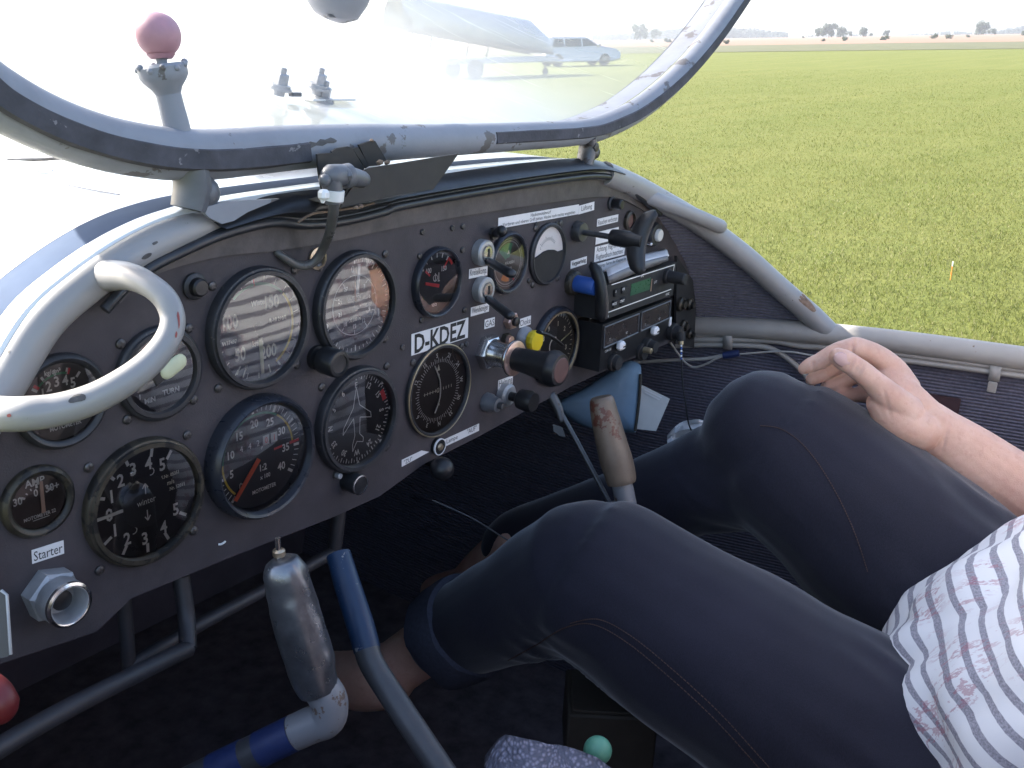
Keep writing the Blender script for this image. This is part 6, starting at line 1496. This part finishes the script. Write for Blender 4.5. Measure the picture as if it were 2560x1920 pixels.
# knitted cloth and green ball at the bottom border
M['knit'] = (lambda: None)
def knit():
    m, nt, bs, _ = newmat('grey_knit'); vec = coords(nt, 'UV')
    br_ = nt.nodes.new('ShaderNodeTexVoronoi'); br_.inputs['Scale'].default_value = 1.0; mp = nt.nodes.new('ShaderNodeMapping'); mp.inputs['Scale'].default_value = (34, 20, 1)
    nt.links.new(vec, mp.inputs[0]); nt.links.new(mp.outputs[0], br_.inputs['Vector'])
    c = ramp(nt, br_.outputs['Distance'], [(0.1, (0.36, 0.34, 0.42)), (0.55, (0.13, 0.13, 0.17))]); nt.links.new(c, bs.inputs['Base Color']); bs.inputs['Roughness'].default_value = 0.95
    h = math_n(nt, 'SUBTRACT', 1.0, br_.outputs['Distance']); bump(nt, bs, h, 1.0, 0.002); return m
M['knit'] = knit()
kn = Thing('knitted_cloth', 'grey knitted cloth lying at the bottom border', 'cloth', P3(1350, 1930, 600))
b = kn.mb(); rows = []
for j in range(11):
    row = []
    for i in range(22):
        s_ = i / 21; t_ = j / 10
        ed = np.interp(s_, [0, .12, .3, .6, .85, 1], [1900, 1848, 1862, 1875, 1905, 1940]); x = np.interp(s_, [0, .12, 1], [1222, 1262, 1530]); y = ed + t_ * 180
        row.append(P3(x - 14 * t_, y, 640 - 50 * math.sin(t_ * 1.57) + 14 * mnoise.noise(Vector((s_ * 4, t_ * 3, 0)))))
    rows.append(row)
b.loft(rows); o = kn.part('cloth', b, 'knit'); md = o.modifiers.new('thick', 'SOLIDIFY'); md.thickness = .004; md.offset = -1
uv = o.data.uv_layers.new(name='UVMap')
for p in o.data.polygons:
    for li in p.loop_indices:
        k = o.data.loops[li].vertex_index; uv.data[li].uv = ((k % 22) / 21, (k // 22) / 10 * .8)
gb = Thing('green_ball_lever', 'mint green ball knob at the bottom border beside the knitted cloth', 'knob', P3(1494, 1876, 680))
b = gb.mb(); b.ball(P3(1494, 1876, 680), 10.0, 28, 18); gb.part('ball', b, 'greenball')
b = gb.mb(); b.tube([P3(1500, 1900, 684), P3(1530, 2010, 700)], 2.6, seg=12, n=1); gb.part('stem', b, 'steel')
# dim box and seats
bx = Thing('tan_box', 'dim tan box on the cockpit floor behind the green ball', 'box', P3(1520, 1790, 900))
b = bx.mb(); c = P3(1520, 1800, 905); b.box(c, (70, 60, 80), Matrix.Rotation(R(35), 3, 'Y'), ch=2); bx.part('carton', b, 'tan')
b = bx.mb(); b.box(c + Vector((0, 31, 0)), (62, 2.5, 72), Matrix.Rotation(R(35), 3, 'Y'), ch=.8); bx.part('lid', b, 'tan')
for nm, lab, cx in (('passenger_seat', 'dark seat under the passenger in striped shirt', 150), ('pilot_seat', 'dark empty seat on the left at the bottom border', -380)):
    t = Thing(nm, lab, 'seat', (cx, -520, 480), 'cockpit seats')
    b = t.mb(); b.box((cx, -392, 480), (400, 90, 430), Matrix.Rotation(R(9), 3, 'X'), ch=28); t.part('cushion', b, 'carpet')
    b = t.mb(); b.box((cx, -60, 715), (400, 620, 70), Matrix.Rotation(R(-14), 3, 'X'), ch=24); t.part('backrest', b, 'carpet')
    b = t.mb(); b.box((cx, -460, 480), (360, 120, 380), None, 8); t.part('base', b, 'interior')
cb = Thing('thin_floor_cable', 'thin cable crossing the dark footwell in front of the left knee', 'cable', P3(1100, 1260, 1000))
b = cb.mb(); b.tube([P3(1080, 1250, 985), P3(1180, 1295, 990), P3(1260, 1345, 1000), P3(1312, 1372, 1005)], .8, seg=6, n=4); cb.part('wire', b, 'greyplastic')

# =================================================================== passenger
def skin_mat():
    m, nt, b, _ = newmat('skin'); vec = coords(nt)
    c = ramp(nt, noise(nt, vec, 28, 6, 0.65), [(0.3, (0.55, 0.315, 0.235)), (0.55, (0.645, 0.405, 0.31)), (0.75, (0.71, 0.475, 0.38))])
    c = mixc(nt, ramp(nt, noise(nt, vec, 150, 3), [(0.55, (0, 0, 0)), (0.8, (0.35, 0.35, 0.35))]), c, (0.40, 0.17, 0.12))
    nt.links.new(c, b.inputs['Base Color']); b.inputs['Roughness'].default_value = 0.5
    b.inputs['Subsurface Weight'].default_value = 0.25; b.inputs['Subsurface Radius'].default_value = (0.008, 0.003, 0.0015); b.inputs['Subsurface Scale'].default_value = 1.0
    v1 = nt.nodes.new('ShaderNodeTexVoronoi'); v1.inputs['Scale'].default_value = 900; nt.links.new(vec, v1.inputs['Vector'])
    h = math_n(nt, 'ADD', math_n(nt, 'MULTIPLY', v1.outputs['Distance'], .5), noise(nt, vec, 90, 4)); bump(nt, b, h, 0.35, 0.0006); return m
M['skin'] = skin_mat()
M['nail'] = mat('finger_nail', (0.62, 0.40, 0.36), 0.25, var=0.05)
M['hair'] = mat('brown_hair', (0.06, 0.035, 0.02), 0.6, var=0.3)
M['eye'] = mat('eye', (0.1, 0.07, 0.05), 0.2, var=0.1)
def denim():
    m, nt, b, _ = newmat('dark_denim'); vec = coords(nt)
    mp = nt.nodes.new('ShaderNodeMapping'); mp.inputs['Rotation'].default_value = (.4, .5, .8); mp.inputs['Scale'].default_value = (1600, 300, 1600); nt.links.new(vec, mp.inputs[0])
    w = noise(nt, mp.outputs[0], 1.0, 2); f = noise(nt, vec, 9, 5, .6)
    c = ramp(nt, w, [(0.3, (0.0062, 0.0058, 0.0125)), (0.7, (0.0165, 0.015, 0.030))])
    c = mixc(nt, ramp(nt, f, [(0.45, (0, 0, 0)), (0.8, (0.5, 0.5, 0.5))]), c, (0.024, 0.022, 0.040))
    nt.links.new(c, b.inputs['Base Color']); b.inputs['Roughness'].default_value = 0.85; b.inputs['Sheen Weight'].default_value = 0.35; b.inputs['Sheen Roughness'].default_value = 0.4
    bump(nt, b, w, 0.25, 0.0006); return m
M['denim'] = denim()
M['denimlight'] = mat('denim_inside', (0.05, 0.055, 0.08), 0.9, var=0.2, vscale=300, bmp=0.3, bscale=1200)
M['thread'] = mat('orange_stitch', (0.075, 0.04, 0.03), 0.8, var=0.2)
def remeshed(caps, voxel, it, post=None):      # union of tapered capsules -> one continuous surface
    mb = MB(1.0)
    for c in caps:
        if c[0] == 'ball': mb.ball(Vector(c[1]), c[2], 20, 14, c[3] if len(c) > 3 else (1, 1, 1))
        else:
            P = [Vector(p) for p in c[0]]; mb.tube(P, list(c[1]), seg=20, n=c[2] if len(c) > 2 else 5, round_end=True, ell=c[3] if len(c) > 3 else 1.0, hint=c[4] if len(c) > 4 else None)
    me = bpy.data.meshes.new('tmp'); me.from_pydata([tuple(p * MM) for p in mb.v], [], mb.f); me.update(); fix_normals(me)
    o = bpy.data.objects.new('tmp', me); COL.objects.link(o)
    r = o.modifiers.new('r', 'REMESH'); r.mode = 'VOXEL'; r.voxel_size = voxel * MM; r.use_smooth_shade = True
    s_ = o.modifiers.new('s', 'SMOOTH'); s_.factor = 0.5; s_.iterations = it
    dg = bpy.context.evaluated_depsgraph_get(); out = bpy.data.meshes.new_from_object(o.evaluated_get(dg)); bpy.data.objects.remove(o)
    co = np.empty(len(out.vertices) * 3, np.float32); out.vertices.foreach_get('co', co); co = co.reshape(-1, 3) / MM
    if post is not None:
        co = post(co, out); out.vertices.foreach_set('co', (co * MM).astype(np.float32).ravel()); out.update()
    return out, co
per = Thing('person', 'passenger in dark jeans and striped shirt seated on the right, hand on knee', 'person', (0, 0, 0))
dH = 905.0
def hp(x, y, d=0): return P3(x, y, dH + d)
hand = []
def fing(pts, rad): hand.append(([hp(*p) for p in pts], rad, 4))
hand.append(([hp(2620, 1275, 10), hp(2520, 1215, 6), hp(2420, 1140, 4), hp(2345, 1085, 2), hp(2300, 1052, 0)], [40, 35, 30, 25, 23], 5, .82, RAY(2400, 1100)))     # forearm into the wrist
hand.append(([hp(2315, 1060, 0), hp(2270, 1022, 0), hp(2238, 985, 2), hp(2222, 955, 4)], [22, 23, 22, 17], 5, .75, RAY(2250, 1000)))   # palm
hand.append(([hp(2300, 1075, -6), hp(2245, 1052, -12), hp(2205, 1010, -16)], [20, 19, 14], 4))                                    # heel and ball of the thumb
fing([(2262, 975, 6), (2232, 928, 8), (2190, 890, 4), (2138, 868, -2)], [15, 13.5, 11, 10.0])            # index, first bone
fing([(2138, 868, -2), (2092, 880, -2), (2052, 902, 2)], [9.8, 8.8, 8.0])
fing([(2052, 902, 2), (2024, 914, 4), (2010, 922, 6)], [8.0, 7.2, 5.8])
fing([(2250, 960, 20), (2200, 905, 24), (2140, 890, 22)], [14, 11.5, 10]); fing([(2140, 890, 22), (2090, 915, 20), (2050, 938, 18)], [9.6, 8.6, 7.4]); fing([(2050, 938, 18), (2030, 948, 18)], [7.4, 6.2])   # middle
fing([(2245, 975, 32), (2190, 940, 34), (2140, 935, 32)], [13, 11, 9.6]); fing([(2140, 935, 32), (2100, 955, 28), (2068, 968, 26)], [9, 8, 6.6])    # ring
fing([(2240, 1000, 36), (2190, 985, 36), (2150, 985, 34)], [11, 9.2, 8]); fing([(2150, 985, 34), (2120, 990, 28), (2098, 985, 24)], [7.6, 7, 5.6])   # little
fing([(2262, 1030, -14), (2215, 985, -24), (2182, 953, -28)], [17, 13, 10.4])                             # thumb
fing([(2182, 953, -28), (2152, 928, -30), (2128, 911, -30)], [10.6, 10.2, 9.4]); fing([(2132, 913, -30), (2108, 899, -30), (2096, 892, -29)], [9.6, 9.8, 8.4])
def hand_post(co, me):
    # creases over the thumb joint, the knuckle folds and the web of the thumb
    for (x, y, d, dx, dy, L_, dep) in [(2143, 915, -38, .53, -.85, 6, .75), (2130, 907, -38, .53, -.85, 6.5, .8), (2153, 922, -38, .53, -.85, 6, .6), (2131, 878, -10, -.1, 1, 12, 1.1), (2203, 929, -14, 1, -.75, 9, 1.2), (2232, 961, -18, 1, .27, 9, 1.3), (2222, 945, -18, 1, -.5, 7, .8), (2365, 1085, -22, -.25, 1, 18, .5), (2034, 919, -6, .05, 1, 6, .8), (2218, 1012, -36, .25, 1, 16, .45), (2203, 1030, -34, .45, 1, 14, .4)]:
        c = np.array(hp(x, y, d)); e = np.array((CX * dx + CY * dy)); e = np.array(AIR.transposed() @ Vector(e)); e /= np.linalg.norm(e)
        vd = np.array(RAY(x, y)); vd /= np.linalg.norm(vd); r = co - c; al = r @ e; pr = r - np.outer(al, e); pr = pr - np.outer(pr @ vd, vd); dist = np.sqrt((pr ** 2).sum(1))
        k = 2.3 * np.exp(-(dist / 1.25) ** 2 * .5 - (al / L_) ** 4) * (np.sqrt((r ** 2).sum(1)) < 45)
        front = (r @ vd) < 10
        co = co + np.outer(k * dep * front, vd)
    return co
hm, hco = remeshed(hand, 1.3, 4, hand_post)
# rest of the body: feet, upper arm, trunk, left arm, neck and head (mostly hidden or outside the view)
LS = Vector((-20, 215, 640)); RS = Vector((300, 215, 640)); hd = Vector((140, 430, 640))
rest = [([hp(2610, 1270, 10), Vector((348, -80, 500)), Vector((345, 40, 590)), RS], [38, 42, 46, 46], 5),
        ([LS, Vector((-82, 60, 715)), Vector((-96, -60, 790)), Vector((-90, -150, 830)), Vector((-84, -210, 850))], [46, 46, 40, 34, 26], 5),
        ([Vector((140, -250, 500)), Vector((140, -120, 525)), Vector((140, 60, 585)), Vector((140, 180, 622)), Vector((140, 258, 626))], [84, 82, 84, 80, 44], 5),
        ([Vector((140, 240, 632)), Vector((140, 330, 634))], [47, 48], 3),
        ('ball', hd, 96, (.82, 1.18, 1.0)), ('ball', hd + Vector((0, -60, -35)), 58, (.9, 1, .95)), ('ball', hd + Vector((0, -12, -100)), 13, (.8, 1.6, 1.2)),
        ('ball', hd + Vector((-82, -5, 8)), 20, (.4, 1.4, .9)), ('ball', hd + Vector((82, -5, 8)), 20, (.4, 1.4, .9)),
        ([P3(1160, 1575, 945), P3(1060, 1620, 975), P3(960, 1690, 1000)], [34, 29, 28], 4), ([P3(960, 1690, 1000), P3(900, 1700, 1020), P3(800, 1680, 1060)], [34, 32, 22], 4),
        ([P3(1310, 1370, 1120), P3(1220, 1430, 1170), P3(1170, 1480, 1210)], [40, 33, 30], 4), ([P3(1170, 1480, 1210), P3(1090, 1480, 1260)], [34, 22], 4)]
rm, rco = remeshed(rest, 6.0, 4)
import bmesh
bm = bmesh.new(); bm.from_mesh(hm); bm.from_mesh(rm); me = bpy.data.meshes.new('body'); bm.to_mesh(me); bm.free()
me.materials.clear(); me.materials.append(M['skin']); me.shade_smooth()
body = bpy.data.objects.new('body', me); COL.objects.link(body); body.parent = per.e
# thumb nail
b = per.mb(); c = hp(2105, 899, -38.5); ax = (hp(2128, 911, -38) - hp(2092, 889, -38)).normalized(); vd = -RAY(2105, 899).normalized(); sd = ax.cross(vd).normalized(); rows = []
for i in range(8):
    s_ = -1 + 2 * i / 7; row = []
    for j in range(8):
        t_ = -1 + 2 * j / 7; w = 6.0 * math.sqrt(max(0.06, 1 - (abs(s_) ** 3) * .9)); row.append(c + ax * s_ * 8.0 + sd * t_ * w + vd * (1.4 - 2.6 * t_ * t_ - .9 * s_ * s_))
    rows.append(row)
b.loft(rows); o = per.part('thumb_nail', b, 'nail', body); md = o.modifiers.new('thick', 'SOLIDIFY'); md.thickness = .001
for sx in (-32, 32):
    b = per.mb(); b.ball(hd + Vector((sx, 10, -84)), 13, 12, 8); per.part('eye', b, 'eye', body)
b = per.mb(); b.box(hd + Vector((0, -62, -90)), (42, 6, 8), ch=2); per.part('mouth', b, 'maroon', body)
b = per.mb(); rows = []
for i in range(9):
    rows.append([hd + Vector((86 * math.sin(a) * math.cos(k * .3142), 8 + 116 * math.cos(a), 4 + 104 * math.sin(a) * math.sin(k * .3142))) for k in range(20) for a in [.02 + i / 8 * (1.42 + .62 * math.sin(k * .3142))]])
b.loft(rows, closed=True); o = per.part('hair', b, 'hair'); md = o.modifiers.new('thick', 'SOLIDIFY'); md.thickness = .012
# jeans
Rk = P3(1945, 1112, 935); Lk = P3(1478, 1432, 842)
Rh = Vector((245, -225, 400)); Lh = Vector((48, -268, 430))
jl = [([Vector((235, -225, 500)), Rh, Rh.lerp(Rk, .35), Rh.lerp(Rk, .7), Rk, Rk + (Rk - Rh).normalized() * 10], [108, 104, 94, 84, 74, 66], 6),
      ([Rk + Vector((0, -22, -6)), P3(1740, 1215, 1000), P3(1500, 1300, 1070), P3(1290, 1370, 1135)], [64, 52, 47, 42], 6),
      ([Vector((48, -262, 500)), Lh, Lh.lerp(Lk, .35), Lh.lerp(Lk, .7), Lk, Lk + (Lk - Lh).normalized() * 8], [92, 90, 86, 79, 70, 60], 6),
      ([Lk + Vector((0, -4, -4)), Lk.lerp(P3(1130, 1585, 955), .4), Lk.lerp(P3(1130, 1585, 955), .8), P3(1130, 1585, 955)], [66, 56, 48, 45], 6),
      ([Vector((30, -215, 520)), Vector((260, -215, 520))], [118, 118], 3)]
def jpost(co, me):
    n = np.empty(len(me.vertices) * 3, np.float32); me.vertices.foreach_get('normal', n); n = n.reshape(-1, 3); out = co.copy()
    k0 = np.array(Rk); k1 = np.array(Lk)
    for i, p in enumerate(co):
        v = Vector(p); a = mnoise.noise(Vector((v.x * .012, v.y * .02, v.z * .02))) * 3.0
        ins = mnoise.noise(Vector((v.x * .03, v.y * .05 + v.z * .02, v.z * .012))) 
        f = max(0, 1 - np.linalg.norm(p - k0 + np.array((0, 55, 25))) / 90) + max(0, 1 - np.linalg.norm(p - k1 + np.array((0, 60, -10))) / 95) + max(0, 1 - abs(v.z - 380) / 90) * .7
        a += (abs(ins) * -13 + 3) * min(1, f)
        out[i] = p + n[i] * a
    return out
jm, jco = remeshed(jl, 5.0, 6, jpost)
jm.materials.clear(); jm.materials.append(M['denim']); jm.shade_smooth(); jm.name = 'jeans'
jeans = bpy.data.objects.new('jeans', jm); COL.objects.link(jeans); jeans.parent = per.e
JB = BVHTree.FromPolygons([tuple(p) for p in jco], [tuple(p.vertices) for p in jm.polygons])
def seam(pxs, off=(0, 0)):
    q = []
    P = smooth_path([Vector((x + off[0], y + off[1], 0)) for x, y in pxs], 14)
    for p in P:
        loc, nr, i, d = JB.ray_cast(CAMP, RAY(p.x, p.y).normalized())
        if loc is not None: q.append(loc + nr * .5)
    b = per.mb()
    for k in range(0, len(q) - 1):
        if (q[k + 1] - q[k]).length < 25: b.tube([q[k], q[k].lerp(q[k + 1], .68)], .55, seg=4, n=1)
    if b.v: per.part('stitched_seam', b, 'thread', jeans, 0)
seam([(1270, 1650), (1340, 1612), (1410, 1570), (1480, 1560), (1560, 1600), (1660, 1680), (1780, 1790), (1890, 1910), (1960, 1990)]); seam([(1410, 1570), (1480, 1560), (1560, 1600), (1660, 1680), (1780, 1790), (1890, 1910), (1960, 1990)], (16, -12))
seam([(1900, 1064), (1950, 1072), (2000, 1105), (2050, 1165), (2100, 1250), (2140, 1340), (2170, 1430)])
# rolled cuff on the left leg
ca = P3(1180, 1560, 935); cz = P3(1100, 1603, 968); ax = (cz - ca)
b = per.mb(); b.lathe([(46, -4), (50.5, -2), (52, 8), (52.5, 24), (51.5, 34), (48, 36), (44, 33)], ca.lerp(cz, .1), ax, 40, caps=False)
for i, p in enumerate(b.v): b.v[i] = p + Vector((mnoise.noise(p * .04), mnoise.noise(p * .04 + Vector((5, 0, 0))), 0)) * 4
per.part('rolled_cuff', b, 'denimlight', jeans)
# shirt
def shirt_mat():
    m, nt, b, _ = newmat('striped_jersey'); uvn = coords(nt, 'UV'); vec = coords(nt)
    sx = nt.nodes.new('ShaderNodeSeparateXYZ'); nt.links.new(uvn, sx.inputs[0])
    wob = math_n(nt, 'MULTIPLY', math_n(nt, 'SUBTRACT', noise(nt, vec, 14, 3), .5), .014)
    v = math_n(nt, 'ADD', sx.outputs[1], wob)
    w = math_n(nt, 'SINE', math_n(nt, 'MULTIPLY', v, 2 * math.pi * 34))
    st_ = ramp(nt, w, [(0.40, (0, 0, 0)), (0.55, (1, 1, 1))])
    nt.nodes[-1].color_ramp.interpolation = 'EASE'
    heather = ramp(nt, noise(nt, vec, 700, 2), [(0.35, (0.22, 0.21, 0.245)), (0.7, (0.40, 0.385, 0.43))])
    c = mixc(nt, st_, (0.76, 0.75, 0.76), heather)
    mp = nt.nodes.new('ShaderNodeMapping'); mp.inputs['Scale'].default_value = (60, 16, 16); mp.inputs['Rotation'].default_value = (0.2, .5, .3); nt.links.new(vec, mp.inputs[0])
    scr = noise(nt, mp.outputs[0], 2.6, 4, .7)
    reg = ramp(nt, noise(nt, vec, 11, 2), [(0.47, (0, 0, 0)), (0.54, (1, 1, 1))])
    k = ramp(nt, scr, [(0.53, (0, 0, 0)), (0.56, (.55, .55, .55)), (0.60, (.55, .55, .55)), (0.63, (0, 0, 0))])
    k2 = mixc(nt, 1.0, k, reg, 'MULTIPLY')
    c = mixc(nt, k2, c, (0.36, 0.10, 0.14))
    nt.links.new(c, b.inputs['Base Color']); b.inputs['Roughness'].default_value = 0.9; b.inputs['Sheen Weight'].default_value = 0.15
    bump(nt, b, noise(nt, vec, 1400, 2), 0.25, 0.0005); return m
M['shirt'] = shirt_mat()
NS, NR = 132, 90
rows = []
for j in range(NR):
    t = j / (NR - 1)
    c = Vector((140, float(np.interp(t, [0, .1, .22, .42, .8, 1], [-262, -214, -172, -84, 150, 262])), float(np.interp(t, [0, .1, .22, .42, .8, 1], [448, 456, 474, 528, 607, 640]))))
    a_ = float(np.interp(t, [0, .1, .22, .45, .8, .93, 1], [178, 182, 190, 196, 195, 160, 72])); d_ = float(np.interp(t, [0, .1, .22, .42, .8, 1], [152, 150, 142, 118, 118, 68]))
    up_ = Vector((0, .93, .37)); fw_ = Vector((0, .37, -.93))
    if t < .25: k = t / .25; fw_ = Vector((0, .37 * k + .12 * (1 - k), -1)).normalized()
    row = []
    for i in range(NS):
        th = 2 * math.pi * i / NS; x = math.cos(th); f = math.sin(th)
        p = c + Vector((1, 0, 0)) * a_ * (abs(x) ** .9 * (1 if x > 0 else -1)) + fw_ * d_ * f * (1 if f > 0 else .8)
        # folds: creases gathering towards the lap
        k = (1 - t) ** 1.0
        fold = 15 * (abs(mnoise.noise(Vector((x * 3.2 + 7, f * 3.2, t * 9)))) - .25) * (1 - .6 * t) + 7.0 * k * math.sin(th * 7 + 9 * t + 2.2 * mnoise.noise(Vector((x * 2, f * 2, t * 4)))) + 9 * mnoise.noise(Vector((x * 2.2, f * 2.2, t * 7))) * (1 - .5 * t) + 5 * mnoise.noise(Vector((x * 5 + 3, f * 5, t * 15)))
        dirn = (Vector((x * d_, 0, 0)) + fw_ * f * a_).normalized()
        p = p + dirn * fold
        if j == 0: p = p + up_ * (3 * math.sin(th * 9))
        row.append(p)
    rows.append(row)
b = per.mb(); b.loft(rows, closed=True)
shirt = per.part('shirt', b, 'shirt', None, 80)
uv = shirt.data.uv_layers.new(name='UVMap')
for p in shirt.data.polygons:
    ks = [shirt.data.loops[li].vertex_index for li in p.loop_indices]; wrap = any(k % NS == NS - 1 for k in ks) and any(k % NS == 0 for k in ks)
    for li, k in zip(p.loop_indices, ks):
        u_ = (k % NS) / NS; u_ = 1.0 if (wrap and k % NS == 0) else u_; uv.data[li].uv = (u_, (k // NS) / (NR - 1))
md = shirt.modifiers.new('thick', 'SOLIDIFY'); md.thickness = .0022; md.offset = 1
for sgn, pts in ((1, [RS + Vector((-46, 14, 0)), RS + Vector((4, -8, -4)), RS + Vector((36, -60, -16)), Vector((346, 70, 588)), Vector((347, -35, 528))]), (-1, [LS + Vector((46, 14, 0)), LS + Vector((-4, -8, 4)), LS + Vector((-34, -60, 30)), Vector((-80, 80, 706))])):
    b = per.mb(); b.tube(pts, [52, 60, 62, 60], seg=24, n=5, caps=False); sl = per.part('sleeve', b, 'shirt', shirt)
    uv = sl.data.uv_layers.new(name='UVMap')
    for p in sl.data.polygons:
        for li in p.loop_indices: uv.data[li].uv = (0, (sl.data.loops[li].vertex_index // 24) * .021)

# =================================================================== haze over the airfield
def haze():
    m = bpy.data.materials.new('haze_air'); m.use_nodes = True; nt = m.node_tree; nt.nodes.clear()
    out = nt.nodes.new('ShaderNodeOutputMaterial'); v = nt.nodes.new('ShaderNodeVolumePrincipled')
    v.inputs['Color'].default_value = (0.9, 0.93, 1.0, 1); v.inputs['Density'].default_value = HAZE; v.inputs['Anisotropy'].default_value = 0.35
    nt.links.new(v.outputs[0], out.inputs['Volume'])
    b = MB(1.0); b.box((350, 1020, 19.5), (3560, 2240, 43)); me = b.mesh('haze', m, 0)
    o = bpy.data.objects.new('haze', me); COL.objects.link(o); tag(o, kind='stuff', label='thin pale haze over the airfield', cat='haze')
HAZE = 0.0004
if HAZE: haze()
